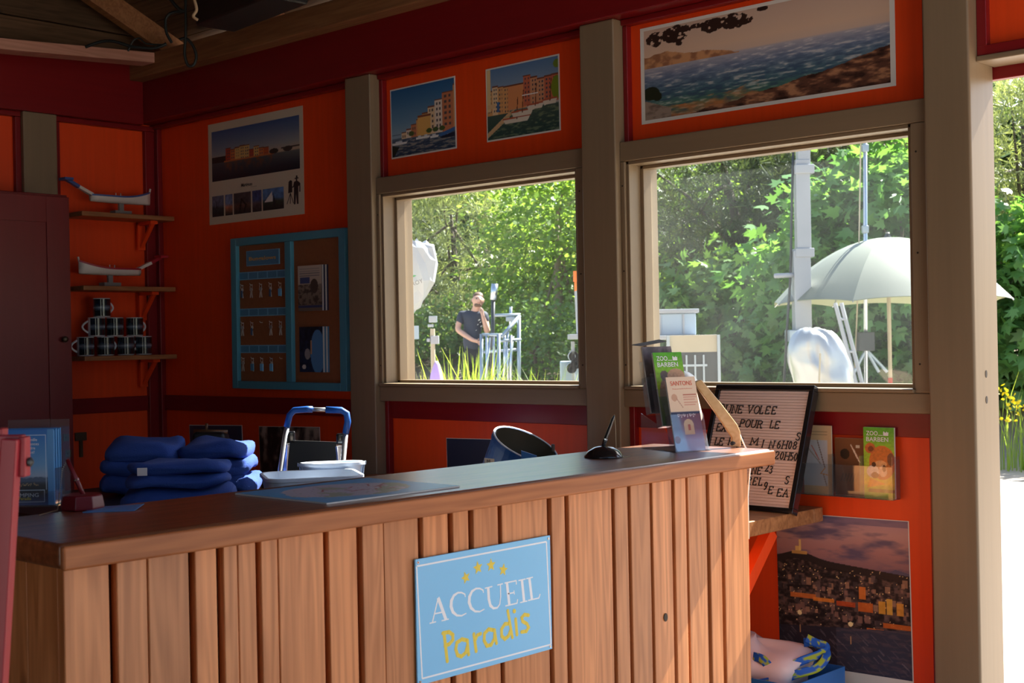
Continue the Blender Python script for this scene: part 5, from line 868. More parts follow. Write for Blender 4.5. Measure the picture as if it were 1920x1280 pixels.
pd = (bp-EY).dot(FW)+0.012; t0, t1 = pt(160, 936, d=pd), pt(126, 861, d=pd); q = MB(); q.tube([t0, t0.lerp(t1, 0.45), t0.lerp(t1, 0.5), t1], [0.0042, 0.0048, 0.0044, 0.0036], 10); q.build('barrel', 'gloss_red', e, smooth=True); q = MB(); q.tube([t0.lerp(t1, 0.47), t0.lerp(t1, 0.51)], 0.0052, 10); q.build('ring', 'chrome', e); q = MB(); q.tube([t0-UP*0.002, t0.lerp(t1, 0.06)], 0.006, 10); q.build('socket', 'chrome', e)
chain('bead_chain', [t1, pt(117, 880, d=pd), pt(112, 925, d=pd), pt(108, 956, Z=CT+0.002), pt(74, 965, Z=CT+0.002)], 0.0013, e, 46)
lt = pt(258, 946, Z=CT); fr = (Vector((pt(196, 958, Z=CT).x, pt(196, 958, Z=CT).y, CT)), (R0+FW*0.15).normalized(), UP, FW); q = MB(); c0 = Vector((bp.x, bp.y, CT))-FW*0.01
q.add([c0+R0*0.02-FW*0.04, c0+R0*0.115-FW*0.028, c0+R0*0.118+FW*0.03+UP*0.006, c0+R0*0.02+FW*0.045, c0+R0*0.02-FW*0.04+UP*0.0008, c0+R0*0.115-FW*0.028+UP*0.0008, c0+R0*0.118+FW*0.03+UP*0.0068, c0+R0*0.02+FW*0.045+UP*0.0008], [(0, 3, 2, 1), (4, 5, 6, 7), (0, 1, 5, 4), (1, 2, 6, 5), (2, 3, 7, 6), (3, 0, 4, 7)]); thing('loose_leaflet', q, 'brochure_blue', 'blue leaflet with a lifted corner lying under the red pen base', 'leaflet')
bp = pt(1133, 858, Z=CT); dk = (bp-EY).dot(FW)/FPX; e = empty('desk_pen', bp+FW*0.02, 'black pen leaning in a glossy black domed base at the far counter end', 'pen')
bq = bp+FW*0.02; q = MB(); q.lathe([(38*dk, 0), (37*dk, 3*dk), (30*dk, 12*dk), (18*dk, 19*dk), (4*dk, 22*dk)], (bq, R0, FW, UP), 28); q.build('base', 'gloss_black', e, smooth=True)
pd = (bq-EY).dot(FW); t0, t1 = pt(1128, 842, d=pd), pt(1152, 778, d=pd); q = MB(); q.tube([t0-UP*0.006, t0.lerp(t1, 0.28), t0.lerp(t1, 0.32), t0.lerp(t1, 0.9), t1], [0.0052, 0.0058, 0.005, 0.0038, 0.0012], 10); q.build('barrel', 'gloss_black', e, smooth=True); q = MB(); q.tube([t0.lerp(t1, 0.28), t0.lerp(t1, 0.31)], 0.0062, 10); q.build('ring', 'chrome', e)
chain('bead_chain', [t1, pt(1154, 800, d=pd), pt(1155, 842, d=pd), pt(1168, 857, Z=CT+0.002), pt(1182, 855, Z=CT+0.002)], 0.0011, e, 50)
# tiered clear brochure rack
rb = pt(1298, 846, Z=CT); rb = Vector((rb.x, rb.y, CT)); ya = math.radians(28); rn = (-FW*math.cos(ya)+R0*math.sin(ya)); ru = (R0*math.cos(ya)+FW*math.sin(ya)); e = empty('brochure_rack', rb, 'clear three-tier acrylic brochure rack at the far end of the counter', 'brochure rack')
lean = math.radians(13); rv = (UP*math.cos(lean)-rn*math.sin(lean)).normalized(); rnn = ru.cross(rv)
BW = 0.102
def tier(k, hgt, back): return (rb-ru*BW/2-rn*back+UP*hgt, ru, rv, rnn)
T3 = [tier(0, 0.004, 0.0), tier(1, 0.072, 0.062), tier(2, 0.105, 0.115)]
for k_, f in enumerate(T3):
    slab('pocket_back', 'acrylic', f, -0.003, BW+0.003, -0.004, 0.15 if k_ else 0.13, -0.026, -0.0245, e); slab('pocket_front', 'acrylic', f, -0.003, BW+0.003, -0.004, 0.10, 0.0, 0.0015, e)
    for a in (-0.004, BW+0.0025): slab('pocket_side', 'acrylic', f, a, a+0.0015, -0.004, 0.10, -0.026, 0.0015, e)
    slab('pocket_floor', 'acrylic', f, -0.003, BW+0.003, -0.005, -0.0035, -0.026, 0.0015, e)
gfr = (rb, ru, UP, rn); slab('base', 'acrylic', gfr, -BW/2-0.006, BW/2+0.006, 0, 0.0025, -0.17, 0.012, e)
for a in (-BW/2-0.005, BW/2+0.0035):
    q = MB(); q.prism([(0.012, 0.0025), (-0.165, 0.0025), (-0.165, 0.10), (-0.05, 0.06)], (rb+ru*a, rn, UP, ru), 0, 0.0015); q.build('side_panel', 'acrylic', e)
def brochure(nm, label, f, w_, h, cv, n=4, tk=0.0016, par=None, edge='paper'):
    o = empty(nm, f[0]+f[1]*w_/2, label, 'brochure')
    for i in range(n): slab('leaflet', edge, f, 0.0006*(i % 2), w_-0.0006*((i+1) % 2), 0, h-0.0008*(i % 3), -tk*(n-i), -tk*(n-i)+tk*0.85, o)
    picture('cover', cv, sub(f, 0, 0, -tk*0.15), w_, h, o, mt='gloss_print', off=0.0003); return o
def zoo_cover(bear):
    cv = Canvas(60, 126); cv.vgrad([(0, (84, 168, 44)), (0.2, (124, 186, 50)), (0.6, (190, 200, 40)), (0.8, (236, 200, 40)), (0.88, (150, 190, 40)), (1, (90, 160, 40))])
    if bear == 'grey': cv.ell(0.55, 0.62, 0.5, 0.34, (150, 120, 104)); cv.ell(0.3, 0.32, 0.14, 0.07, (110, 96, 90)); cv.ell(0.7, 0.33, 0.3, 0.1, (190, 150, 120)); cv.rect(0, 0.6, 1, 1, (70, 100, 60), 0.7)
    else:
        cv.ell(0.6, 0.5, 0.42, 0.24, (206, 112, 44)); cv.ell(0.22, 0.30, 0.17, 0.075, (196, 104, 50)); cv.ell(0.88, 0.45, 0.12, 0.09, (120, 70, 50)); cv.ell(0.24, 0.31, 0.09, 0.04, (120, 60, 34)); cv.ell(0.30, 0.63, 0.2, 0.09, (240, 220, 204)); cv.ell(0.55, 0.52, 0.2, 0.05, (236, 170, 110)); cv.ell(0.62, 0.62, 0.13, 0.08, (236, 190, 160)); cv.ell(0.33, 0.53, 0.07, 0.035, (60, 26, 18)); cv.ell(0.66, 0.58, 0.06, 0.05, (90, 40, 24)); cv.ell(0.36, 0.68, 0.12, 0.045, (84, 36, 26)); cv.rect(0.15, 0.87, 1, 0.92, (60, 84, 40), 0.8); cv.poly([(0.2, 0.72), (0.7, 0.8), (0.1, 0.86)], (246, 160, 50))
    n1 = vnoise(126, 60, (3, 4), 9, 3); cv.mul(0.88+0.24*n1); return cv
def zoo_text(o, f, w_, h):
    text('cover_text', 'ZOO', sub(f, w_*0.1, h*0.885), h*0.062, 'ink_white', o, off=0.001, width=w_*0.38, thick=0.012); text('cover_text', 'BARBEN', sub(f, w_*0.1, h*0.80), h*0.062, 'ink_white', o, off=0.001, width=w_*0.72, thick=0.012)
    q = MB(); q.obox(f, w_*0.5, w_*0.64, h*0.885, h*0.892, 0.0006, 0.0011); q.prism([(w_*(0.66+a), h*(0.885+b2)) for a, b2 in ((0, 0), (0.16, 0), (0.17, 0.05), (0.13, 0.045), (0.11, 0.062), (0.08, 0.04), (0.04, 0.05), (0.02, 0.065), (0, 0.05))], f, 0.0006, 0.0011); q.build('emblem', 'ink_white', o)
cv = Canvas(60, 126); cv.vgrad([(0, (232, 206, 180)), (0.47, (230, 200, 170)), (0.475, (40, 44, 74)), (0.7, (60, 66, 100)), (0.85, (160, 180, 214)), (1, (190, 210, 236))]); cv.rect(0.5, 0.24, 0.95, 0.255, (190, 110, 90)); [cv.rect(0.5, 0.27+0.035*i, 0.95-0.06*(i % 2), 0.285+0.035*i, (206, 140, 120), 0.7) for i in range(4)]; cv.ell(0.2, 0.28, 0.1, 0.05, (206, 160, 130)); cv.line(0.28, 0.3, 0.45, 0.42, 0.01, (176, 120, 100)); cv.ell(0.55, 0.66, 0.17, 0.09, (214, 190, 150)); cv.rect(0.38, 0.66, 0.72, 0.78, (206, 180, 140)); cv.rect(0.52, 0.64, 0.6, 0.72, (150, 70, 50)); cv.ell(0.1, 0.84, 0.1, 0.05, (130, 50, 50)); [cv.ell(0.25+0.1*i, 0.53+0.01*(i % 2), 0.03, 0.006, (220, 220, 226)) for i in range(6)]
f = sub(T3[0], 0.002, -0.002, -0.004); o = brochure('santons_brochure', 'cream and blue brochure headed SANTONS in the front tier of the clear rack', f, 0.097, 0.207, cv); text('cover_text', 'SANTONS', sub(f, 0.012, 0.183), 0.0125, 'ink_red', o, off=0.001, width=0.072, thick=0.006); text('cover_text', 'Musee et creches de Provence', sub(f, 0.016, 0.172), 0.003, 'ink_red', o, off=0.001, width=0.066); text('cover_text', 'Moulin a Huile', sub(f, 0.02, 0.098), 0.006, 'ink_white', o, off=0.001, width=0.06)
f = sub(T3[1], 0.002, -0.002, -0.004); o = brochure('zoo_brochure', 'green zoo brochure reading ZOO BARBEN in the middle tier of the clear rack', f, 0.097, 0.207, zoo_cover('grey')); zoo_text(o, f, 0.097, 0.207)
cv = Canvas(60, 120); cv.vgrad([(0, (120, 112, 116)), (0.2, (96, 84, 84)), (0.6, (60, 40, 34)), (1, (44, 26, 20))]); n1 = vnoise(120, 60, (9, 6), 19, 3); cv.mul(0.7+0.6*n1); f = sub(T3[2], 0.0, -0.002, -0.004); brochure('dark_brochure', 'dark grey-brown brochures with curling tops in the rear tier of the clear rack', f, 0.099, 0.19, cv)
q = MB(); c_ = T3[2][0]+T3[2][2]*0.19; q.add([c_+ru*-0.002+rn*0.0, c_+ru*0.085+rv*0.012, c_+ru*0.08-rn*0.03+rv*0.018, c_+ru*-0.02-rn*0.025+rv*0.004]+[c_+ru*-0.002+rn*0.001-UP*0.001, c_+ru*0.085+rv*0.011+rn*0.001, c_+ru*0.08-rn*0.029+rv*0.016, c_+ru*-0.02-rn*0.024+rv*0.002], [(0, 1, 2, 3), (7, 6, 5, 4), (0, 4, 5, 1), (1, 5, 6, 2), (2, 6, 7, 3), (3, 7, 4, 0)]); thing('open_leaflet', q, 'grey_print', 'grey leaflet flopping backwards out of the rear rack tier', 'leaflet')
# desk lamp: pine arm and pale conical shade
lb = pt(1380, 838, Z=CT); ld = (lb-EY).dot(FW); lk = ld/FPX; e = empty('desk_lamp', lb, 'desk lamp with bent pine arm and pale conical shade behind the brochure rack', 'lamp')
def lpx(x, y): p = pt(x, y, d=ld)-lb; return (p.dot(R0), p.z)
q = MB(); q.prism([lpx(*c) for c in ((1302, 715), (1314, 711), (1352, 757), (1381, 795), (1387, 809), (1388, 837), (1371, 837), (1371, 819), (1340, 773), (1304, 722))], (lb, R0, UP, -FW), -0.012, 0.012); q.build('arm', 'pine', e, bevel=0.003)
sc0 = pt(1262, 752, d=ld+0.09); axs = (pt(1292, 706, d=ld+0.05)-sc0).normalized(); sf = frame(sc0, axs.cross(UP) if abs(axs.z) < 0.99 else VX, None); uu = axs.cross(FW).normalized(); vv = axs.cross(uu); q = MB(); q.lathe([(0.098, 0), (0.03, 0.075), (0.026, 0.078), (0.094, 0.002)], (sc0, uu, vv, axs), 32, capends=False); q.build('shade', 'lamp_shade', e, smooth=True)
q = MB(); q.lathe([(0.03, 0.072), (0.03, 0.09), (0.018, 0.096)], (sc0, uu, vv, axs), 20); q.build('shade_cap', 'white_plastic', e, smooth=True); q = MB(); q.lathe([(0.022, 0.03), (0.028, 0.05), (0.014, 0.075)], (sc0, uu, vv, axs), 16); q.build('bulb', 'white_plastic', e, smooth=True)
q = MB(); q.tube([lb+Vector((0, -0.02, 0.012)), Vector((lb.x, CY1+0.006, CT+0.012)), Vector((lb.x, CY1+0.006, CZ-0.05))], 0.006, 8); q.build('clamp', 'dark_metal', e)
q = MB(); q.tube([pt(1386, 812, d=ld+0.01), pt(1396, 836, d=ld+0.03), pt(1404, 850, d=ld+0.06), pt(1406, 880, d=ld+0.06), pt(1402, 930, d=ld+0.06), pt(1404, 1010, d=ld+0.06)], 0.0022, 6); q.build('cord', 'white_plastic', e, smooth=True)
# ================================================================== left wall: cabinet, shelves, boats, mugs
paint('cabinet_red', (0.17, 0.011, 0.012), 0.42); mat('brass_dark', (0.12, 0.09, 0.06), 0.4, metal=0.8); mat('boat_white', (0.72, 0.66, 0.6), 0.4); mat('boat_blue', (0.05, 0.09, 0.28), 0.4); mat('boat_red', (0.40, 0.015, 0.03), 0.4); mat('grey_block', (0.22, 0.2, 0.19), 0.5)
KX = -5.55; ytop = pt(130, 365, X=KX); cz1 = ytop.z; y1 = ytop.y
cab = empty('storage_cabinet', (KX-0.17, 2.4, 0), 'tall dark red wooden cabinet in the left corner beside the shelves', 'cabinet')
q = MB(); q.box(X_L+0.055, KX-0.02, 1.75, y1, 0, cz1); q.build('body', 'cabinet_red', cab, bevel=0.004)
for ya_, yb_ in ((1.76, 2.40), (2.41, y1-0.002)):
    d_ = MB(); d_.box(KX-0.02, KX-0.006, ya_, yb_, 0.06, cz1-0.012); dr = d_.build('door', 'cabinet_red', cab)
    for a in ((ya_, ya_+0.09, 0.06, cz1-0.012), (yb_-0.11, yb_, 0.06, cz1-0.012), (ya_+0.09, yb_-0.11, cz1-0.13, cz1-0.012), (ya_+0.09, yb_-0.11, 0.06, 0.17)): q = MB(); q.box(KX-0.006, KX, *a); q.build('rail', 'cabinet_red', dr, bevel=0.002)
kp = pt(118, 636, X=KX); q = MB(); q.lathe([(0.006, 0), (0.006, 0.012), (0.014, 0.018), (0.013, 0.026), (0.004, 0.03)], (kp, VY, UP, VX), 16); q.build('knob', 'brass_dark', cab, smooth=True)
for px_, py_ in ((124, 820), (128, 850)): kp = pt(px_, py_, X=KX); q = MB(); q.obox((kp, VY, UP, VX), -0.014, 0.014, -0.016, 0.016, 0, 0.003); q.lathe([(0.006, 0.003), (0.006, 0.008)], (kp, VY, UP, VX), 12); q.build('lock_plate', 'brass_dark', cab)
# sliding bolt on the wall panel beside the cabinet
kp = pt(150, 818, X=X_L); q = MB(); q.obox((kp, VY, UP, VX), -0.03, 0.03, -0.02, 0.02, 0.0, 0.012); q.obox((kp, VY, UP, VX), -0.008, 0.008, -0.1, -0.02, 0.0, 0.014); thing('wall_bolt', q, 'brass_dark', 'small dark metal bolt on the wall right of the red cabinet', 'bolt', bevel=0.002)
SH = [2.013, 1.662, 1.328]; SHN = ['top wooden wall shelf carrying the blue-trimmed model boat', 'middle wooden wall shelf carrying the red-trimmed model boat', 'bottom wooden wall shelf carrying the stacked mugs']
for z, lb_ in zip(SH, SHN):
    e = empty('wall_shelf', (X_L+0.1, 3.5, z-0.03), lb_, 'shelf', 'corner wall shelves'); q = MB(); q.box(X_L+0.03, X_L+0.205, 3.245, 3.748, z-0.022, z); q.build('board', 'shelf_wood', e, bevel=0.003)
    for y_ in (3.66,): q = MB(); q.box(X_L+0.03, X_L+0.045, y_-0.02, y_+0.02, z-0.16, z-0.022); q.box(X_L+0.03, X_L+0.16, y_-0.02, y_+0.02, z-0.037, z-0.022); q.bar((X_L+0.037, y_, z-0.15), (X_L+0.15, y_, z-0.03), 0.02, 0.012); q.build('bracket', 'orange_paint', e)
def boat(label, z, ya_, yb_, flip, trim):
    """rowing jousting boat: hull between ya_ and yb_, raised stern platform on its ladder beam"""
    XB = X_L+0.12; e = empty('model_boat', (XB, (ya_+yb_)/2, z), label, 'model boat', 'model boats'); L_ = yb_-ya_; NS, NP_ = 15, 7; q = MB(); t2 = MB(); vs_, tv = [], []
    Yf = (lambda t_: ya_+L_*t_) if not flip else (lambda t_: yb_-L_*t_)
    zb = z+0.055
    for i in range(NS):
        t_ = i/(NS-1); wd = 0.036*(math.sin(math.pi*(0.12+0.86*t_))**0.6) if t_ < 0.999 else 0.003; wd = max(0.004, wd*(1 if t_ > 0.02 else 0.75)); dk = zb+0.028+0.034*max(0, (t_-0.45)/0.55)**2+0.006*max(0, (0.3-t_)); kl = zb+0.003*(abs(t_-0.5)*2)**2
        for j in range(NP_): a = math.pi*j/(NP_-1); vs_.append((XB+math.cos(a)*wd, Yf(t_), dk-(dk-kl)*math.sin(a)**0.8))
        tv += [(XB+wd*1.04, Yf(t_), dk), (XB-wd*1.04, Yf(t_), dk), (XB-wd*1.04, Yf(t_), dk+0.008), (XB+wd*1.04, Yf(t_), dk+0.008)]
    q.add(vs_, [(i*NP_+j, i*NP_+j+1, (i+1)*NP_+j+1, (i+1)*NP_+j) for i in range(NS-1) for j in range(NP_-1)]+[tuple(range(NP_)), tuple(range((NS-1)*NP_, NS*NP_))]); h_ = q.build('hull', 'boat_white', e, smooth=True)
    t2.add(tv, [(i*4+j, i*4+(j+1) % 4, (i+1)*4+(j+1) % 4, (i+1)*4+j) for i in range(NS-1) for j in range(4)]); t2.build('gunwale', trim, e)
    sg_ = 1 if not flip else -1; y0_ = Yf(0); p0 = Vector((XB, y0_+sg_*0.01, zb+0.035)); p1 = Vector((XB, y0_-sg_*0.062, zb+0.068)); p2 = Vector((XB, y0_-sg_*0.125, zb+0.10)); q = MB(); q.bar(p0, p1, 0.024, 0.014); q.build('ladder_beam', 'boat_white', e); q = MB(); q.bar(p1, p2, 0.024, 0.014); q.obox((p2, VX, VY, UP), -0.03, 0.03, -0.022, 0.022, -0.006, 0.006); q.build('jousting_platform', trim, e)
    q = MB(); q.bar((XB, Yf(0.985), zb+0.05), (XB, Yf(1.01), zb+0.085), 0.006, 0.008); q.build('stem_post', 'boat_white', e)
    for t_ in (0.42, 0.5): q = MB(); q.tube([(XB, Yf(t_), zb+0.03), (XB, Yf(t_), zb+0.052)], 0.002, 6); q.build('thole_pin', 'boat_white', e)
    q = MB(); q.box(XB-0.025, XB+0.025, (ya_+yb_)/2-0.045, (ya_+yb_)/2+0.045, z, z+0.02); q.box(XB-0.008, XB+0.008, (ya_+yb_)/2-0.012, (ya_+yb_)/2+0.012, z+0.02, zb+0.002); q.build('stand', 'grey_block', e)
XB = X_L+0.12
boat('white model rowing boat with blue trim and platform on the top shelf', SH[0], pt(170, 380, X=XB).y, pt(281, 380, X=XB).y, False, 'boat_blue')
boat('white model rowing boat with dark red trim on the middle shelf', SH[1], pt(148, 512, X=XB).y, pt(262, 512, X=XB).y, True, 'boat_red')
# mugs
cvm = Canvas(96, 30); cvm.vgrad([(0, (22, 26, 36)), (0.35, (30, 40, 54)), (0.5, (120, 132, 146)), (0.58, (60, 74, 88)), (0.7, (24, 32, 40)), (1, (20, 24, 32))]); n1 = vnoise(30, 96, (3, 9), 6, 3); cvm.mul(0.6+0.8*n1)
mat('mug_white', (0.75, 0.74, 0.76), 0.15)
attrmat('mug_print', 0.1, 0.6, 0.6)
mug = empty('souvenir_mug', (0, 0, 0)); mr_, mh_ = 0.041, 0.092
q = MB(); q.lathe([(0.034, 0), (mr_-0.001, 0.004), (mr_-0.001, mh_), (mr_-0.004, mh_), (mr_-0.005, 0.008), (0.005, 0.008)], (Vector((0, 0, 0)), VX, VY, UP), 32); q.build('cup', 'mug_white', mug, smooth=True)
A_ = np.linspace(-2.6, 2.6, 96); Z_ = np.linspace(mh_-0.004, 0.006, 30); AA, ZZ = np.meshgrid(A_, Z_); V_ = np.stack([np.cos(AA)*mr_, np.sin(AA)*mr_, ZZ], -1).reshape(-1, 3); ix = np.arange(96*30).reshape(30, 96); Fq = np.stack([ix[1:, :-1], ix[1:, 1:], ix[:-1, 1:], ix[:-1, :-1]], -1).reshape(-1, 4)
o = npmesh('printed_band', V_, Fq, 'mug_print', mug, smooth=True); at = o.data.attributes.new('ink', 'FLOAT_COLOR', 'POINT'); c = np.ones((2880, 4), np.float32); c[:, :3] = lin(np.clip(cvm.a, 0, 1)).reshape(-1, 3); at.data.foreach_set('color', c.ravel())
q = MB(); q.tube([Vector((-mr_-0.026*math.sin(math.pi*t_/8), 0, 0.02+0.055*t_/8)) if 0 < t_ < 8 else Vector((-mr_+0.002, 0, 0.02+0.055*t_/8)) for t_ in range(9)], 0.0052, 8); q.build('handle', 'mug_white', mug, smooth=True)
ML = [('bottom row', 160, 0), ('bottom row', 198, 0), ('bottom row', 236, 0), ('bottom row', 269, 0), ('second row', 181.5, 1), ('second row', 216, 1), ('second row', 253, 1), ('top', 192, 2)]
lab = ['leftmost mug of the bottom row on the shelf', 'second mug from the left in the bottom row', 'third mug from the left in the bottom row', 'rightmost mug of the bottom row on the shelf', 'left mug of the second row, handle to the left', 'middle mug of the second row', 'right mug of the second row, handle to the right', 'single mug on top of the mug pyramid']
rots = [0.5, 2.4, 2.6, 2.6, 0.15, -1.4, 2.75, 2.75]
for i, ((rw, px_, lv), lb_) in enumerate(zip(ML, lab)):
    p = pt(px_, 640, X=X_L+0.125); loc = (X_L+0.125, p.y, SH[2]+0.0005+lv*(mh_+0.0005)); hd = math.pi/2+rots[i]       # handle points along -x of the mug
    o = mug if i == 0 else copy_tree(mug)
    o.location = loc; o.rotation_euler = (0, 0, {0: math.pi*0.42, 1: -math.pi*0.42, 2: -math.pi*0.45, 3: -math.pi*0.2, 4: math.pi*0.42, 5: -math.pi*0.2, 6: -math.pi*0.45, 7: -math.pi*0.45}[i]); tag(o, 'dark printed '+lb_, 'mug', 'stacked souvenir mugs')

# ================================================================== key board
mat('board_blue', (0.075, 0.30, 0.40), 0.4, var=0.05); mat('cork', (0.30, 0.10, 0.035), 0.8, var=0.15, scale=60, bump=0.3); mat('strip_blue', (0.08, 0.26, 0.44), 0.4); mat('strip_line', (0.2, 0.5, 0.7), 0.4); mat('key_metal', (0.66, 0.62, 0.55), 0.3, metal=0.25); mat('tag_blue', (0.2, 0.6, 0.95), 0.3); mat('tag_dark', (0.05, 0.1, 0.2), 0.4); mat('ochre_ink', (0.8, 0.45, 0.06), 0.5)
fr, w_, h = rect_from((430, 448.5), (645, 425.4), (651, 734.6), (437, 727), Y=PF-0.034); fr = (fr[0]+fr[3]*-0.034, fr[1], fr[2], fr[3])
kb = empty('key_board', fr[0]+fr[1]*w_/2, 'turquoise-framed key board headed Bungalows on the dark left bay', 'key board')
KB = lambda x0, x1, y0, y1, c0, c1: (w_*x0, w_*x1, h*(1-y1), h*(1-y0), c0, c1)
slab('cork_panel', 'cork', fr, *KB(0.03, 0.97, 0.03, 0.97, 0.0, 0.014), kb)
for a in ((0, 0.052, 0, 1), (0.948, 1, 0, 1), (0.052, 0.948, 0, 0.052), (0.052, 0.948, 0.95, 1), (0.495, 0.548, 0.052, 0.95)): slab('frame_rail', 'board_blue', fr, *KB(*a, 0.0, 0.034), kb, 0.003)
pl = slab('title_plaque', 'strip_line', fr, *KB(0.125, 0.425, 0.09, 0.19, 0.014, 0.018), kb); slab('plaque_face', 'strip_blue', fr, *KB(0.13, 0.42, 0.094, 0.186, 0.017, 0.0185), pl); text('title', 'Bungalows', sub(fr, w_*0.152, h*0.845, 0.0186), 0.017, 'ochre_ink', kb, width=w_*0.245, thick=0.02)
NMS = ['Lavande', 'Mimosa', 'Romarin', 'Cigale', 'Olivier', 'Garrigue', 'Mistral', 'Farigoule', 'Calisson', 'Pastis', 'Soleil', 'Cypres', 'Santon', 'Figuier', 'Galet']
for r_, y0 in enumerate((0.228, 0.47, 0.712)):
    st = slab('label_strip', 'strip_line', fr, *KB(0.052, 0.495, y0, y0+0.052, 0.014, 0.018), kb)
    for k_ in range(5): slab('label', 'strip_blue', fr, *KB(0.06+0.087*k_, 0.06+0.087*k_+0.078, y0+0.006, y0+0.046, 0.017, 0.0186), st)
GK = {}
for r_, y0 in enumerate((0.315, 0.565, 0.80)):
    for k_ in range(5):
        hp = fr[0]+fr[1]*w_*(0.085+0.087*k_)+fr[2]*h*(1-y0); q = MB(); q.tube([hp+fr[3]*0.014, hp+fr[3]*0.026, hp+fr[3]*0.03+UP*0.006], 0.0016, 6); q.build('hook', 'key_metal', kb)
ROWN = ('upper', 'middle', 'lower'); kinds = [['dark', 'metal', 'metal', 'dark', 'blue'], ['metal', 'dark', None, 'metal', 'metal'], ['metal', 'bluedk', 'blue', 'blue', None]]; ORD = ('first', 'second', 'third', 'fourth', 'fifth')
for r_, y0 in enumerate((0.315, 0.565, 0.80)):
    for k_ in range(5):
        kd = kinds[r_][k_]
        if kd is None: continue
        hp = fr[0]+fr[1]*w_*(0.085+0.087*k_)+fr[2]*h*(1-y0)+fr[3]*0.022; what = {'dark': 'keys with a dark fob', 'metal': 'bare metal keys', 'blue': 'keys with a bright blue tag', 'bluedk': 'keys with a deep blue tag'}[kd]
        e = empty('key_set', hp-UP*0.05, '%s on the %s hook of the %s key row' % (what, ORD[k_], ROWN[r_]), 'keys', 'keys on the key board'); q = MB(); q.tube([hp+Vector((math.cos(a)*0.009, 0, -0.009+math.sin(a)*0.009)) for a in np.linspace(0, 2*math.pi, 11)[:-1]], 0.001, 5, closed=True); q.build('ring', 'key_metal', e)
        for sg_ in ((-1, 1) if kd == 'metal' else (1,)):
            dn = (-UP+fr[1]*0.18*sg_).normalized(); kf = (hp-UP*0.016, dn, fr[1], fr[3]); q = MB(); q.lathe([(0.008, -0.001), (0.008, 0.001)], (hp-UP*0.022+fr[1]*0.003*sg_, fr[1], UP, fr[3]), 12); q.obox(kf, 0.012, 0.045, -0.003, 0.003, -0.001, 0.001); q.build('key', 'key_metal', e)
        if kd != 'metal':
            tf = (hp-UP*0.058, fr[1], UP, fr[3]); wd = 0.010 if kd == 'dark' else 0.02; q = MB(); q.obox(tf, -wd/2-0.002, wd/2+0.002, 0, 0.034, -0.002, 0.003); q.build('fob', {'dark': 'tag_dark', 'blue': 'tag_blue', 'bluedk': 'strip_blue'}[kd], e, bevel=0.002)
for nm_, lb_, (x0, x1, y0, y1), sd in (('town_leaflets', 'fan of cream leaflets with old photographs pinned high on the key board', (0.60, 0.80, 0.215, 0.50), 1), ('glass_leaflets', 'fan of dark blue leaflets pinned low on the key board', (0.605, 0.80, 0.60, 0.885), 2)):
    e = empty(nm_, fr[0]+fr[1]*w_*0.7+fr[2]*h*(1-y1)+fr[3]*0.0145, lb_, 'leaflet')
    for i in range(5): slab('leaflet', 'paper' if i % 2 else ('navy_ink' if sd == 1 else 'strip_blue'), sub(fr, w_*0.009*(4-i), 0, 0.0145+i*0.0028), w_*x0, w_*x1, h*(1-y1), h*(1-y0), 0, 0.0016, e)
    cv = Canvas(52, 96); cf = sub(fr, w_*x0, h*(1-y1), 0.0145+4*0.0028+0.0016)
    if sd == 1: cv.vgrad([(0, (206, 190, 172)), (0.4, (196, 180, 160)), (0.45, (150, 134, 116)), (1, (120, 104, 90))]); n1 = vnoise(96, 52, (6, 5), 3, 3); cv.put((cv.Y > 0.42) & (cv.Y < 0.86), (60, 50, 44), np.clip((n1-0.45)*4, 0, 0.8)); cv.ell(0.68, 0.46, 0.16, 0.16, (84, 70, 62)); cv.rect(0.1, 0.26, 0.5, 0.4, (40, 60, 120), 0.8); cv.rect(0, 0.87, 1, 0.93, (60, 70, 110)); [cv.rect(0.08, 0.07+0.05*i, 0.9, 0.085+0.05*i, (90, 90, 110), 0.6) for i in range(4)]
    else: cv.vgrad([(0, (36, 40, 56)), (1, (30, 50, 80))]); n1 = vnoise(96, 52, (8, 5), 5, 3); cv.mul(0.6+0.8*n1); cv.ell(0.78, 0.55, 0.3, 0.48, (86, 140, 190)); cv.ell(0.35, 0.6, 0.12, 0.12, (190, 180, 176), 0.8); cv.ell(0.2, 0.88, 0.08, 0.05, (210, 206, 200)); cv.rect(0.48, 0.3, 0.54, 0.6, (206, 160, 120))
    picture('cover', cv, cf, w_*(x1-x0), h*(y1-y0), e, off=0.0003)

# ================================================================== letter board on the worktop
mat('letter_felt', (0.74, 0.62, 0.58), 0.8, var=0.02)
br_ = Vector((-2.138, 3.545, 0.8215)); tr_ = Vector((-2.138, 3.692, 1.206)); bv = (tr_-br_).normalized(); bn = VX.cross(bv).normalized(); tl_x = pt(1343, 719, Y=tr_.y).x; bw = br_.x-tl_x; bh = (tr_-br_).length
bfr = (Vector((tl_x, br_.y, br_.z)), VX, bv, bn); lbd = empty('letter_board', bfr[0]+VX*bw/2, 'black-framed white letter board leaning on the window sill by the counter end', 'letter board')
fw_ = 0.017
for a in ((0, bw, 0, fw_), (0, bw, bh-fw_, bh), (0, fw_, fw_, bh-fw_), (bw-fw_, bw, fw_, bh-fw_)): slab('frame_rail', 'gloss_black', bfr, *a, -0.032, 0.0, lbd, 0.002)
slab('back_panel', 'ink_black', bfr, 0.005, bw-0.005, 0.005, bh-0.005, -0.03, -0.016, lbd)
q = MB(); nr = 40
for i in range(nr): b0 = fw_+(bh-2*fw_)*i/nr; q.obox(bfr, fw_, bw-fw_, b0, b0+(bh-2*fw_)/nr*0.78, -0.016, -0.008)
q.obox(bfr, fw_, bw-fw_, fw_, bh-fw_, -0.016, -0.0115); q.build('grooved_felt', 'letter_felt', lbd)
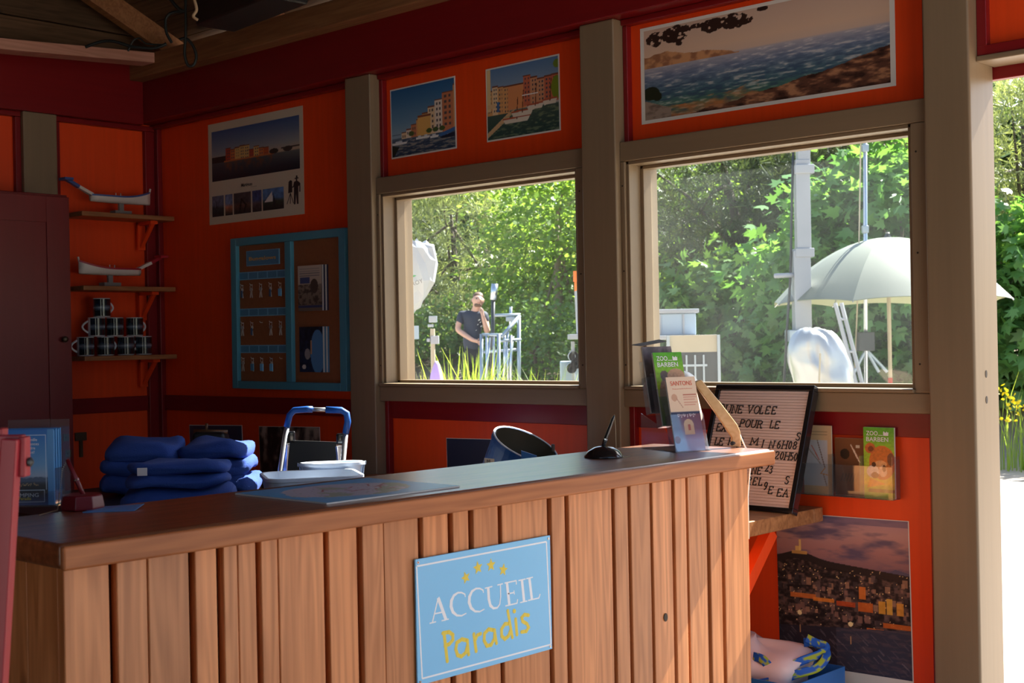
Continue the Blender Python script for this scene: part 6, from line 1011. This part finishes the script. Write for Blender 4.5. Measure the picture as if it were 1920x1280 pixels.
def bpx(zx, zy):
    px, py = 1320+zx/4.5725, 700+zy/4.5725; v_ = FW+CR*((px-960)/FPX)+CU*((640-py)/FPX); P_ = bfr[0]+bn*-0.008; t_ = (P_-EY).dot(bn)/v_.dot(bn); r_ = EY+v_*t_-P_; return r_.dot(VX), r_.dot(bv)
sf_ = lambda *xs: [([(x-0.14, y), (x+0.14, y)]) for x, y in xs]
G = {'I': [[(0.3, 0), (0.3, 1)]]+sf_((0.3, 0), (0.3, 1)), 'L': [[(0.12, 1), (0.12, 0), (0.62, 0), (0.62, 0.22)]]+sf_((0.12, 1)), 'E': [[(0.62, 0.78), (0.62, 1), (0.1, 1)], [(0.12, 1), (0.12, 0)], [(0.12, 0.52), (0.48, 0.52)], [(0.08, 0), (0.64, 0), (0.64, 0.22)]], 'U': [[(0.1, 1), (0.1, 0.3), (0.2, 0.06), (0.36, 0), (0.52, 0.06), (0.62, 0.3), (0.62, 1)]]+sf_((0.1, 1), (0.62, 1)), 'N': [[(0.1, 0), (0.1, 1), (0.6, 0), (0.6, 1)]]+sf_((0.1, 0), (0.6, 1)),
     'V': [[(0.06, 1), (0.35, 0), (0.64, 1)]]+sf_((0.08, 1), (0.62, 1)), 'O': [arc(0.36, 0.5, 0.3, 0.5, 90, 450, 16)], 'Q': [arc(0.36, 0.5, 0.3, 0.5, 90, 450, 16), [(0.35, 0.25), (0.66, -0.12)]], 'X': [[(0.08, 0), (0.62, 1)], [(0.08, 1), (0.62, 0)]]+sf_((0.1, 0), (0.6, 0), (0.1, 1), (0.6, 1)), 'P': [[(0.12, 0), (0.12, 1), (0.42, 1), (0.6, 0.88), (0.62, 0.72), (0.55, 0.54), (0.4, 0.48), (0.12, 0.48)]]+sf_((0.12, 0)),
     'R': [[(0.12, 0), (0.12, 1), (0.42, 1), (0.6, 0.88), (0.6, 0.65), (0.42, 0.52), (0.12, 0.52)], [(0.4, 0.52), (0.62, 0)]]+sf_((0.12, 0), (0.62, 0)), 'A': [[(0.06, 0), (0.35, 1), (0.66, 0)], [(0.18, 0.36), (0.54, 0.36)]]+sf_((0.08, 0), (0.64, 0)), 'M': [[(0.08, 0), (0.1, 1), (0.42, 0.25), (0.74, 1), (0.76, 0)]]+sf_((0.08, 0), (0.76, 0)), 'F': [[(0.62, 0.78), (0.62, 1), (0.1, 1)], [(0.12, 1), (0.12, 0)], [(0.12, 0.52), (0.48, 0.52)]]+sf_((0.12, 0)), 'H': [[(0.1, 0), (0.1, 1)], [(0.62, 0), (0.62, 1)], [(0.1, 0.5), (0.62, 0.5)]]+sf_((0.1, 0), (0.1, 1), (0.62, 0), (0.62, 1)),
     'S': [[(0.58, 0.82), (0.48, 0.96), (0.3, 1), (0.14, 0.92), (0.1, 0.74), (0.2, 0.58), (0.46, 0.46), (0.58, 0.3), (0.54, 0.1), (0.36, 0), (0.18, 0.04), (0.08, 0.2)]], '0': [arc(0.32, 0.5, 0.22, 0.5, 90, 450, 14)], '6': [arc(0.32, 0.3, 0.22, 0.3, 90, 450, 12), [(0.1, 0.3), (0.14, 0.7), (0.3, 0.95), (0.5, 0.98)]], '8': [arc(0.32, 0.26, 0.24, 0.26, 90, 450, 12), arc(0.32, 0.76, 0.2, 0.23, 90, 450, 12)], '2': [[(0.08, 0.78), (0.16, 0.96), (0.34, 1), (0.52, 0.88), (0.5, 0.62), (0.08, 0), (0.56, 0), (0.56, 0.16)]], '5': [[(0.52, 1), (0.14, 1), (0.12, 0.56), (0.34, 0.6), (0.54, 0.44), (0.54, 0.18), (0.36, 0), (0.1, 0.08)]], '3': [[(0.1, 0.86), (0.26, 1), (0.5, 0.9), (0.5, 0.66), (0.28, 0.54), (0.52, 0.4), (0.54, 0.14), (0.34, 0), (0.08, 0.12)]], '9': [arc(0.32, 0.7, 0.22, 0.3, 90, 450, 12), [(0.54, 0.7), (0.5, 0.3), (0.3, 0.02), (0.12, 0.02)]]}
LET = [('Q', 140, 330, 68, 50), ('U', 192, 338, 66, 56), ('N', 250, 340, 66, 50), ('E', 302, 340, 64, 44), ('V', 384, 342, 66, 50), ('O', 440, 345, 66, 50), ('L', 490, 346, 66, 36), ('E', 537, 347, 64, 42), ('E', 590, 349, 64, 44), ('E', 118, 492, 62, 44), ('X', 162, 494, 62, 46), ('P', 318, 456, 62, 46), ('O', 366, 460, 64, 46), ('U', 414, 464, 62, 50), ('R', 466, 467, 62, 50), ('L', 578, 468, 62, 38), ('E', 618, 472, 62, 44),
       ('S', 800, 572, 62, 44), ('L', 105, 612, 60, 36), ('E', 140, 614, 60, 42), ('F', 222, 612, 62, 36), ('A', 310, 610, 62, 50), ('M', 410, 612, 62, 60), ('I', 505, 632, 60, 30), ('N', 570, 640, 62, 50), ('6', 638, 642, 64, 40), ('H', 680, 644, 64, 50), ('0', 736, 646, 64, 36), ('8', 774, 648, 64, 42), ('E', 500, 726, 58, 26), ('I', 522, 728, 58, 26), ('2', 620, 732, 62, 44), ('0', 664, 736, 62, 38), ('H', 702, 740, 62, 48), ('5', 750, 744, 62, 36), ('0', 784, 746, 62, 36),
       ('N', 420, 862, 62, 46), ('E', 468, 864, 62, 40), ('2', 540, 838, 62, 34), ('3', 572, 856, 62, 34), ('R', 384, 950, 62, 34), ('E', 430, 954, 62, 40), ('L', 480, 958, 62, 40), ('9', 526, 994, 62, 36), ('E', 562, 1030, 62, 44), ('S', 705, 946, 64, 42), ('E', 636, 1052, 64, 46), ('A', 690, 1056, 66, 48)]
for ch, zx, zy, hz_, wz_ in LET:
    a0, b0 = bpx(zx-18, zy); a1, b1 = bpx(zx, zy-hz_); a2, b2 = bpx(zx-20+wz_, zy); H_ = b1-b0; W_ = (a2-a0)/0.70; q = MB(); f_ = (bfr[0]+bn*-0.008, VX, bv, bn); sl_ = 0.12 if ch not in '0123456789' else 0.08
    for st in G[ch]: ribbon(q, [(a0+x*W_+sl_*y*H_*0.8, b0+y*H_) for x, y in st], f_, 0.0026, 0.0, 0.0025)
    q.build('letter', 'ink_black', lbd)

# ================================================================== brochure rack on the wall, bag below
e = empty('wall_brochure_rack', (pt(1600, 930, Y=3.75).x, 3.77, pt(1600, 930, Y=3.75).z), 'clear acrylic brochure rack on the orange wall beside the letter board', 'brochure rack')
wf = lambda x, y, Y: (pt(x, y, Y=Y), VX, UP, -VY)
z0 = pt(1600, 931, Y=3.75).z; xa_, xb_ = pt(1505, 900, Y=3.75).x, pt(1681, 900, Y=3.75).x; f_ = (Vector((xa_, 3.774, z0)), VX, UP, -VY); wr = xb_-xa_
slab('back_sheet', 'acrylic', f_, 0, wr, 0, 0.12, 0, 0.002, e); slab('floor_sheet', 'acrylic', f_, 0, wr, 0, 0.002, 0, 0.05, e); slab('front_sheet', 'acrylic', f_, 0, wr, 0, 0.10, 0.048, 0.05, e)
for a in (0, wr*0.33, wr*0.66, wr-0.002): slab('divider', 'acrylic', f_, a, a+0.002, 0, 0.13, 0, 0.05, e)
cv = Canvas(46, 120); cv.vgrad([(0, (214, 178, 136)), (1, (206, 166, 120))]); cv.rect(0.0, 0.22, 0.85, 0.88, (196, 190, 190)); [cv.line(x0, y0, x1, y1, 0.012, c) for x0, y0, x1, y1, c in ((0.5, 0.22, 0.75, 0.62, (120, 90, 70)), (0.1, 0.3, 0.6, 0.56, (150, 130, 110)), (0.3, 0.3, 0.55, 0.5, (190, 90, 60)), (0.75, 0.62, 0.6, 0.7, (206, 140, 60)), (0.6, 0.7, 0.85, 0.72, (206, 140, 60)), (0.7, 0.72, 0.8, 0.88, (130, 110, 96)))]; [cv.rect(0.3, 0.09+0.04*i, 0.85, 0.1+0.04*i, (140, 110, 84)) for i in range(2)]
fb = (Vector((xa_+0.004, 3.774, z0+0.0025)), VX, UP, -VY); o = brochure('map_brochure', 'tan folded brochure with a small route map in the wall rack', sub(fb, 0.0, 0, 0.022), wr*0.31, 0.215, cv, edge='cream_paper')
cv = Canvas(46, 100); cv.vgrad([(0, (120, 76, 46)), (0.5, (92, 56, 36)), (1, (70, 40, 28))]); cv.ell(0.35, 0.28, 0.16, 0.09, (30, 22, 18)); [cv.line(0.55+0.05*i, 0.12+0.04*i, 0.75+0.05*i, 0.34+0.04*i, 0.012, (226, 206, 186)) for i in range(3)]; cv.rect(0.72, 0.12, 0.85, 0.17, (206, 190, 170)); [cv.line(0.2+0.1*i, 0.75, 0.28+0.1*i, 0.62, 0.02, (44, 26, 18)) for i in range(6)]
brochure('brown_brochure', 'dark brown brochure sitting low in the middle of the wall rack', sub(fb, wr*0.335, 0.0, 0.016), wr*0.31, 0.178, cv)
o = brochure('red_panda_brochure', 'green zoo brochure with a red panda reading ZOO BARBEN in the wall rack', sub(fb, wr*0.655, 0.0, 0.024), wr*0.315, 0.215, zoo_cover('red'), n=6); zoo_text(o, sub(fb, wr*0.655, 0, 0.0245), wr*0.315, 0.215)
mat('bag_blue', (0.02, 0.16, 0.50), 0.35, var=0.1); mat('pale_pink', (0.75, 0.58, 0.58), 0.8, bump=0.2); attrmat('strap_print', 0.6)
gp = pt(1500, 1240, X=-1.98); bgx, bgy = -2.02, pt(1500, 1240, X=-2.02).y; bgx0, bgx1, bgy0, bgy1 = -2.40, -2.045, 3.38, 3.68
e = empty('shopping_bag', ((bgx0+bgx1)/2, (bgy0+bgy1)/2, 0), 'blue woven shopping bag stuffed with pale pink towels under the worktop', 'bag')
q = MB(); zt_ = pt(1560, 1248, Y=3.66).z; R4 = [(bgx0+0.03, bgy0+0.03), (bgx1-0.03, bgy0+0.03), (bgx1-0.03, bgy1-0.03), (bgx0+0.03, bgy1-0.03)]; T4 = [(bgx0, bgy0), (bgx1, bgy0), (bgx1, bgy1), (bgx0, bgy1)]
q.add([(x, y, 0.004) for x, y in R4]+[(x, y, zt_*0.55) for x, y in T4]+[(x, y, zt_) for x, y in T4]+[(x+(0.004 if i in (0, 3) else -0.004), y+(0.004 if i < 2 else -0.004), zt_) for i, (x, y) in enumerate(T4)]+[(x+(0.004 if i in (0, 3) else -0.004), y+(0.004 if i < 2 else -0.004), 0.02) for i, (x, y) in enumerate(R4)], [(0, 3, 2, 1)]+[(a*4+i, a*4+(i+1) % 4, (a+1)*4+(i+1) % 4, (a+1)*4+i) for a in range(4) for i in range(4)]+[(16, 17, 18, 19)]); q.build('sack', 'bag_blue', e)
def pillow(nm, mt, c, rx, ry, rz, par, seed, n=14, amp=0.12):
    rng = np.random.default_rng(seed); q = MB(); vs_ = []; ph = rng.uniform(0, 6, 6)
    for i in range(n+1):
        th = math.pi*i/n
        for j in range(2*n): a = math.pi*j/n; k_ = 1+amp*math.sin(3*a+ph[0]+2*th)+amp*0.7*math.sin(5*th+ph[1]+a)+amp*0.5*math.sin(7*a+ph[2]); sx = math.copysign(abs(math.sin(th)*math.cos(a))**0.75, math.cos(a)); sy = math.copysign(abs(math.sin(th)*math.sin(a))**0.75, math.sin(a)); vs_.append((c[0]+rx*sx*k_, c[1]+ry*sy*k_, c[2]+rz*math.cos(th)*k_))
    q.add(vs_, [(i*2*n+j, i*2*n+(j+1) % (2*n), (i+1)*2*n+(j+1) % (2*n), (i+1)*2*n+j) for i in range(n) for j in range(2*n)]); return q.build(nm, mt, par, smooth=True)
o = pillow('folded_towel', 'pale_pink', ((bgx0+bgx1)/2-0.03, (bgy0+bgy1)/2-0.02, zt_-0.0), 0.165, 0.135, 0.085, None, 4); tag(o, 'pale pink towel bulging out of the blue shopping bag', 'towel')
def strap(nm, pts_, wd, par):
    pts_ = [Vector(p) for p in pts_]; dense = []
    for i in range(len(pts_)-1):
        for t_ in range(8): p0_, p1_, p2_, p3_ = pts_[max(0, i-1)], pts_[i], pts_[i+1], pts_[min(len(pts_)-1, i+2)]; t = t_/8; dense.append(0.5*((2*p1_)+(p2_-p0_)*t+(2*p0_-5*p1_+4*p2_-p3_)*t*t+(3*p1_-p0_-3*p2_+p3_)*t**3))
    n_ = len(dense); V_ = []; rows = 7
    for i, p in enumerate(dense):
        t = (dense[min(i+1, n_-1)]-dense[max(i-1, 0)]).normalized(); s_ = t.cross(-FW).normalized()
        V_ += [p+s_*wd*(k_/(rows-1)-0.5) for k_ in range(rows)]
    ix = np.arange(n_*rows).reshape(n_, rows); Fq = np.stack([ix[:-1, :-1], ix[:-1, 1:], ix[1:, 1:], ix[1:, :-1]], -1).reshape(-1, 4); o = npmesh(nm, np.array([tuple(v) for v in V_]), Fq, 'strap_print', par); nz_ = vnoise(n_, rows, (3, 2.5), 3, 2); col = np.where((nz_ > 0.56)[..., None], np.array(lin([0.62, 0.66, 0.12])), np.array(lin([0.05, 0.32, 0.68]))); c = np.ones((n_*rows, 4), np.float32); c[:, :3] = col.reshape(-1, 3); a = o.data.attributes.new('ink', 'FLOAT_COLOR', 'POINT'); a.data.foreach_set('color', c.ravel()); md = o.modifiers.new('thick', 'SOLIDIFY'); md.thickness = 0.002; return o
bd = (Vector((-2.1, 3.50, 0.4))-EY).dot(FW)
strap('strap', [pt(1412, 1230, d=bd), pt(1430, 1236, d=bd-0.02), pt(1450, 1255, d=bd-0.03), pt(1475, 1252, d=bd-0.03), pt(1505, 1238, d=bd-0.02), pt(1540, 1225, d=bd), pt(1548, 1212, d=bd+0.01), pt(1530, 1205, d=bd+0.02), pt(1510, 1195, d=bd+0.03)], 0.026, e)
strap('strap', [pt(1420, 1282, d=bd-0.03), pt(1460, 1274, d=bd-0.04), pt(1500, 1262, d=bd-0.04), pt(1535, 1250, d=bd-0.02), pt(1550, 1225, d=bd), pt(1530, 1206, d=bd+0.03), pt(1505, 1204, d=bd+0.04)], 0.026, e)

# ================================================================== behind the counter
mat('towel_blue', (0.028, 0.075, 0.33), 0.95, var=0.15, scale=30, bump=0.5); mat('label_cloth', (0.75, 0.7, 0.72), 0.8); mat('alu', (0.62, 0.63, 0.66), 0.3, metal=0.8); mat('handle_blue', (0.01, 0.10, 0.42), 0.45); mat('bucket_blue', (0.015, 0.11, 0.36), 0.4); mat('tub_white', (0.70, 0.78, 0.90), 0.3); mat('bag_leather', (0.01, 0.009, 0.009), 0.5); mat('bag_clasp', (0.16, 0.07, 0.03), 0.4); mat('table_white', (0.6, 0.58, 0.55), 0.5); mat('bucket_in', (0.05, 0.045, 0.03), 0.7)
TZ = 0.82; TB = (-4.75, -3.30, 2.15, 2.98)
e = empty('work_table', ((TB[0]+TB[1])/2, (TB[2]+TB[3])/2, 0), 'plain table behind the counter carrying towels and tubs', 'table'); q = MB(); q.box(TB[0], TB[1], TB[2], TB[3], TZ-0.03, TZ); q.build('tabletop', 'bag_leather', e, bevel=0.003)
for x in (TB[0]+0.05, TB[1]-0.1):
    for y in (TB[2]+0.05, TB[3]-0.1): q = MB(); q.box(x, x+0.05, y, y+0.05, 0, TZ-0.03); q.build('leg', 'worktop_wood', e)
def towel(label, px, dep, z0_, wpx, hpx, seed, fold=3, tg=False):
    """towel folded flat: a rounded stack of layers open at one side"""
    c = pt(px, 640, d=dep); c = Vector((c.x, c.y, z0_)); k_ = dep/FPX; W_, H_ = wpx*k_, hpx*k_; rng = np.random.default_rng(seed); e = empty('folded_towel', c, label, 'towel', 'folded blue towels'); lay = H_/fold; yaw = rng.uniform(-0.12, 0.12); U = (R0*math.cos(yaw)+FW*math.sin(yaw)); D = UP.cross(U)
    for j in range(fold):
        q = MB(); NS = 18; prof = []; w2 = W_/2*(1-0.03*j+0.02*rng.normal()); ph = rng.uniform(0, 6); xs_ = rng.normal(0, 0.008)
        for i in range(NS): a = 2*math.pi*i/NS; ca, sa = math.cos(a), math.sin(a); prof.append((math.copysign(abs(ca)**0.35, ca)*w2, math.copysign(abs(sa)**0.8, sa)*lay*0.54))
        vs_ = []; ND = 9
        for d_ in range(ND):
            t_ = d_/(ND-1)*2-1; sc_ = (1-abs(t_)**6*0.25)
            for x, y in prof: vs_.append(c+U*(x+xs_)*sc_+D*t_*0.13+UP*(lay*(j+0.5)+y*(1-abs(t_)**8*0.5)+0.2*lay*math.sin(x*24+ph+t_*2)))
        q.add(vs_, [(a*NS+i, a*NS+(i+1) % NS, (a+1)*NS+(i+1) % NS, (a+1)*NS+i) for a in range(ND-1) for i in range(NS)]+[tuple(range(NS-1, -1, -1)), tuple((ND-1)*NS+i for i in range(NS))]); q.build('fold', 'towel_blue', e, smooth=True)
    if tg: f_ = (c-U*W_*0.28-FW*0.15+UP*lay*1.3, U, UP, -FW); q = MB(); q.obox(f_, 0, 0.032, -0.006, 0.02, -0.004, -0.002); q.build('care_label', 'label_cloth', e)
td = 4.85
for i, (px_, wp_, z0_, hp_, dd, lb_, tg) in enumerate(((262, 135, 0.0, 36, 0.12, 'bottom blue towel of the left rear pile', 0), (258, 140, 0.069, 30, 0.12, 'middle blue towel of the left rear pile', 0), (268, 140, 0.128, 36, 0.12, 'top rolled-edge blue towel of the left rear pile', 0), (415, 130, 0.0, 36, 0.14, 'bottom blue towel of the right rear pile', 0), (410, 135, 0.069, 30, 0.14, 'middle blue towel of the right rear pile', 0), (405, 130, 0.128, 32, 0.14, 'top blue towel of the right rear pile', 0), (328, 205, 0.0, 38, -0.3, 'lower blue towel of the front pile', 0), (330, 190, 0.07, 48, -0.3, 'upper blue towel of the front pile with a white care label', 1))):
    towel(lb_, px_, td+dd, TZ+0.001+z0_, wp_, hp_, i+3, fold=1 if hp_ < 45 else 2, tg=tg)
# black handbag
hb_ = pt(393, 640, d=5.35); hb_ = Vector((hb_.x, hb_.y, TZ)); hk = 5.35/FPX; e = empty('handbag', hb_, 'black handbag with a brown clasp standing behind the blue towels', 'bag')
q = MB(); q.prism([(-0.085, 0.001), (0.095, 0.001), (0.08, 0.09), (0.06, 0.20), (-0.065, 0.205), (-0.08, 0.1)], (hb_, R0, UP, -FW), -0.05, 0.05); q.build('body', 'bag_leather', e, bevel=0.015, seg=3); q = MB(); q.tube([hb_+R0*-0.07+UP*0.205, hb_+R0*0.065+UP*0.2], 0.008, 8); q.tube([hb_+R0*-0.02+UP*0.205, hb_+R0*-0.018+UP*0.235], 0.006, 8); q.build('clasp', 'bag_clasp', e, smooth=True)
# translucent tubs
def tub(label, xl, xr, yt, hgt, d_, z0_, yawd, dep_):
    a = pt(xl, 900, d=d_); U = (R0*math.cos(yawd)+FW*math.sin(yawd)); D = UP.cross(U); W_ = (xr-xl)*d_/FPX; zt_ = z0_+hgt; e = empty('plastic_tub', Vector((a.x, a.y, z0_))+U*W_/2, label, 'tub', 'pale plastic tubs'); P = Vector((a.x, a.y, 0))
    def ring(ins, z, r_): 
        pts_ = []
        for cx, cy, a0 in ((W_-ins-r_, dep_-ins-r_, 0), (ins+r_, dep_-ins-r_, 90), (ins+r_, ins+r_, 180), (W_-ins-r_, ins+r_, 270)):
            for k_ in range(5): an = math.radians(a0+22.5*k_); pts_.append(P+U*(cx+r_*math.cos(an))+D*(cy+r_*math.sin(an))+UP*z)
        return pts_
    R_ = [ring(0.03, z0_, 0.05), ring(0.02, z0_+0.02, 0.055), ring(0.006, zt_-0.012, 0.06), ring(0.0, zt_-0.012, 0.06), ring(0.0, zt_, 0.06), ring(0.012, zt_, 0.055), ring(0.03, z0_+0.03, 0.05)]; n_ = len(R_[0]); q = MB(); q.add([p for r_ in R_ for p in r_], [(i*n_+j, i*n_+(j+1) % n_, (i+1)*n_+(j+1) % n_, (i+1)*n_+j) for i in range(len(R_)-1) for j in range(n_)]+[tuple(range(n_-1, -1, -1)), tuple((len(R_)-1)*n_+j for j in range(n_))]); q.build('shell', 'tub_white', e, smooth=False, bevel=0.002)
tub('front pale plastic tub with rounded rim behind the counter map', 500, 690, 897, 0.108, 4.3, TZ+0.001, 0.28, 0.30)
tub('rear pale plastic tub showing its rim behind the front tub', 560, 690, 884, 0.128, 4.62, TZ+0.001, 0.22, 0.10)
# step stool with a blue hoop handle
sd_ = 5.0; hoop = [pt(*c, d=sd_) for c in ((526, 880), (538, 800), (543, 778), (552, 769), (575, 767), (620, 768), (640, 769), (650, 775), (652, 790), (648, 812), (641, 890))]; g0 = Vector((pt(585, 640, d=sd_).x, pt(585, 640, d=sd_).y, 0)); e = empty('step_stool', g0, 'folding aluminium step stool with a blue hoop handle behind the tubs', 'step stool')
hz0 = hoop[0]; lowL = hoop[0]+(hoop[0]-hoop[1]).normalized()*((hoop[0].z)/abs((hoop[0]-hoop[1]).normalized().z)); lowR = hoop[-1]+(hoop[-1]-hoop[-2]).normalized()*(hoop[-1].z/abs((hoop[-1]-hoop[-2]).normalized().z))
q = MB(); q.tube([hoop[1], hoop[2], hoop[3], hoop[4], pt(586, 767.3, d=sd_)], 0.0125, 10); q.build('grip', 'handle_blue', e, smooth=True); q = MB(); q.tube([pt(611, 768, d=sd_)]+hoop[6:10], 0.0125, 10); q.build('grip', 'handle_blue', e, smooth=True); q = MB(); q.tube([hoop[4], hoop[5]], 0.008, 8); q.build('top_bar', 'alu', e, smooth=True)
q = MB(); q.tube([hoop[1], lowL+UP*0.01], 0.010, 8); q.build('leg', 'alu', e, smooth=True); q = MB(); q.tube([hoop[9], lowR+UP*0.01], 0.010, 8); q.build('leg', 'alu', e, smooth=True)
bl, brr = pt(541, 832, d=sd_+0.03), pt(634, 836, d=sd_+0.03)
for p_, s_ in ((bl, -0.05), (brr, 0.06)): q = MB(); g1 = Vector((p_.x, p_.y, 0.01))+FW*0.05+R0*s_; q.bar(p_, g1, 0.02, 0.028); q.build('rear_leg', 'alu', e)
q = MB(); q.add([pt(544, 825, d=sd_+0.02), pt(632, 828, d=sd_+0.02), pt(628, 890, d=sd_+0.02), pt(534, 890, d=sd_+0.02), pt(544, 825, d=sd_+0.04), pt(632, 828, d=sd_+0.04), pt(628, 890, d=sd_+0.04), pt(534, 890, d=sd_+0.04)], [(0, 1, 2, 3), (7, 6, 5, 4), (0, 4, 5, 1), (1, 5, 6, 2), (2, 6, 7, 3), (3, 7, 4, 0)]); q.build('step_plate', 'bag_leather', e, bevel=0.003)
for c in ((545, 818), (640, 822)): q = MB(); q.obox((pt(*c, d=sd_+0.01), R0, UP, -FW), -0.018, 0.018, -0.022, 0.02, -0.01, 0.012); q.build('hinge_block', 'gloss_black', e, bevel=0.006)
# tilted blue bucket
bd_ = 4.62; rc = pt(986, 833, d=bd_); ra = (R0*math.cos(0.42)*1-UP*math.sin(0.42)).normalized(); axb = (R0*0.40+UP*0.86-FW*0.28).normalized(); ub = axb.cross(FW).normalized(); vb = axb.cross(ub).normalized(); rr = 0.122
e = empty('blue_bucket', Vector((rc.x, rc.y, 0.82))-R0*0.1, 'blue bucket tilted on its side behind the counter, dark inside', 'bucket'); Lb = 0.20; c0_ = rc-axb*Lb
q = MB(); q.lathe([(rr*0.86, 0.0), (rr*0.97, Lb*0.9), (rr, Lb*0.9), (rr, Lb), (rr*0.94, Lb)], (c0_, ub, vb, axb), 36, capends=False); q.build('shell', 'bucket_blue', e, smooth=False)
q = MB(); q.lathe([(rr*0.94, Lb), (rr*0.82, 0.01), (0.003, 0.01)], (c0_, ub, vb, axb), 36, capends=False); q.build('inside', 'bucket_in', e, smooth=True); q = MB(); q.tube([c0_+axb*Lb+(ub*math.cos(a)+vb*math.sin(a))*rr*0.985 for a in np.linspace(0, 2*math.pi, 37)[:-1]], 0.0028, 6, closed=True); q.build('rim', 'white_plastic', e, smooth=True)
q = MB(); q.obox((pt(1037, 840, d=bd_-0.02), R0, UP, -FW), -0.006, 0.006, -0.012, 0.014, -0.01, 0.01); q.build('ear', 'dark_metal', e, bevel=0.003)
q = MB(); q.obox((pt(988, 858, d=bd_-0.16), (R0-UP*0.35).normalized(), UP, -FW), -0.02, 0.035, -0.05, 0.018, -0.01, 0.01); q.build('side_pocket', 'bucket_blue', e)
q = MB(); q.obox((Vector((rc.x, rc.y, 0.821))-R0*0.02, R0, UP, FW), -0.12, 0.1, 0, 0.03, -0.1, 0.1); thing('bucket_rest', q, 'bag_leather', 'dark folded cloth under the tilted blue bucket', 'cloth', bevel=0.008)
q = MB(); q.obox((pt(916, 868, d=4.5), (R0-UP*0.1).normalized(), UP, -FW), -0.014, 0.02, -0.06, 0.016, -0.0015, 0.0015); o = thing('price_tag', q, 'cream_paper', 'small yellowish tag standing left of the blue bucket', 'tag'); text('mark', 'M', (pt(913, 868, d=4.496), R0, UP, -FW), 0.012, 'ink_black', o)

# ================================================================== red folding chair at the left edge, cables under the roof
cd = 1.72; e0 = pt(20, 1000, d=cd); e = empty('folding_chair', Vector((e0.x, e0.y, 0))-R0*0.06, 'red painted wooden folding chair frame at the left edge, before the counter', 'chair')
def rail(nm, x0, y0, x1, y1, wd, dd=0.0, th=0.022, ext=True):
    a, b_ = pt(x0, y0, d=cd+dd), pt(x1, y1, d=cd+dd)
    if ext: b_ = a+(b_-a)*((a.z-0.002)/(a.z-b_.z))
    q = MB(); dv_ = (b_-a).normalized(); s_ = dv_.cross(FW).normalized(); L0 = (b_-a).length; q.obox((a, dv_, s_, dv_.cross(s_)), 0, L0, -wd/2, wd/2, -th/2, th/2); return q.build(nm, 'deep_red_paint', e, bevel=0.002)
rail('leg', 22, 822, -4, 1280, 0.021); rail('leg', -14, 812, -32, 1280, 0.030, 0.03); rail('leg', -120, 815, -90, 1280, 0.024, 0.05); rail('hinge_stub', 45, 818, 45, 893, 0.010, 0.012, ext=False); rail('top_stub', 3, 802, 3, 826, 0.010, 0.02, ext=False)
q = MB(); a = pt(-130, 830, d=cd+0.02); b_ = pt(50, 830, d=cd+0.02); q.obox((a, R0, UP, -FW), 0, (b_-a).length, -0.011, 0.009, 0.0, 0.016); q.build('cross_rail', 'deep_red_paint', e, bevel=0.002); q = MB(); q.lathe([(0.003, 0), (0.006, 0.003), (0.006, 0.006), (0.002, 0.009)], (pt(50, 866, d=cd+0.012), UP, FW, R0), 10); q.build('bolt', 'dark_metal', e)
for zf in (0.25, 0.5): q = MB(); q.bar(Vector((e0.x, e0.y, zf))-R0*0.01, Vector((e0.x, e0.y, zf))-R0*0.115, 0.014, 0.03); q.build('rung', 'deep_red_paint', e)
mat('cable_black', (0.008, 0.012, 0.012), 0.5); mat('fixture_dark', (0.015, 0.014, 0.014), 0.5, metal=0.3); mat('strap_cloth', (0.5, 0.34, 0.2), 0.7)
kd_ = 5.7; q = MB()
C = lambda *cs: [pt(*c, d=kd_) for c in cs]
def spl(pts_, n=6):
    out = []
    for i in range(len(pts_)-1):
        p0_, p1_, p2_, p3_ = pts_[max(0, i-1)], pts_[i], pts_[i+1], pts_[min(len(pts_)-1, i+2)]
        for k_ in range(n): t = k_/n; out.append(0.5*((2*p1_)+(p2_-p0_)*t+(2*p0_-5*p1_+4*p2_-p3_)*t*t+(3*p1_-p0_-3*p2_+p3_)*t**3))
    return out+[pts_[-1]]
q.tube(spl(C((347, -30), (348, 20), (348, 70), (346, 100), (352, 122), (363, 122), (368, 106), (362, 86), (350, 73), (338, 74))), 0.0065, 7); q.tube(spl(C((300, -30), (330, 12), (346, 22))), 0.008, 7); q.tube(spl(C((346, 22), (322, 24), (311, 36), (312, 60), (322, 80))), 0.0065, 7)
q.tube(spl(C((160, 88), (190, 78), (215, 78), (250, 88), (290, 90), (312, 82))), 0.007, 7); q.tube(spl(C((240, 96), (250, 76), (262, 72), (275, 82), (310, 84))), 0.004, 6); thing('cable_bundle', q, 'cable_black', 'looped black cables hanging from the roof in the corner', 'cable', smooth=True)
fx = pt(430, 10, d=5.4); e = empty('ceiling_spotlight', fx, 'dark lighting bar with pale straps hidden under the roof', 'light fixture'); q = MB(); fd = (VX*0.9-VY*0.1).normalized(); ff = frame(fx, fd); q.obox(ff, -0.12, 0.45, -0.075, 0.1, -0.09, 0.09); q.build('housing', 'fixture_dark', e, bevel=0.01)
for px_, py_ in ((365, 28), (425, 22)): p = pt(px_, py_, d=5.3); q = MB(); q.tube(spl([p+UP*0.06, p+R0*0.008+UP*0.02, p-R0*0.006-UP*0.005, p+R0*0.012-UP*0.02]), 0.006, 6); q.build('strap', 'strap_cloth', e, smooth=True)
q = MB(); q.obox((pt(422, 22, d=5.33), R0, UP, -FW), -0.03, 0.05, -0.01, 0.03, -0.01, 0.01); q.build('red_plug', 'boat_red', e, bevel=0.004)
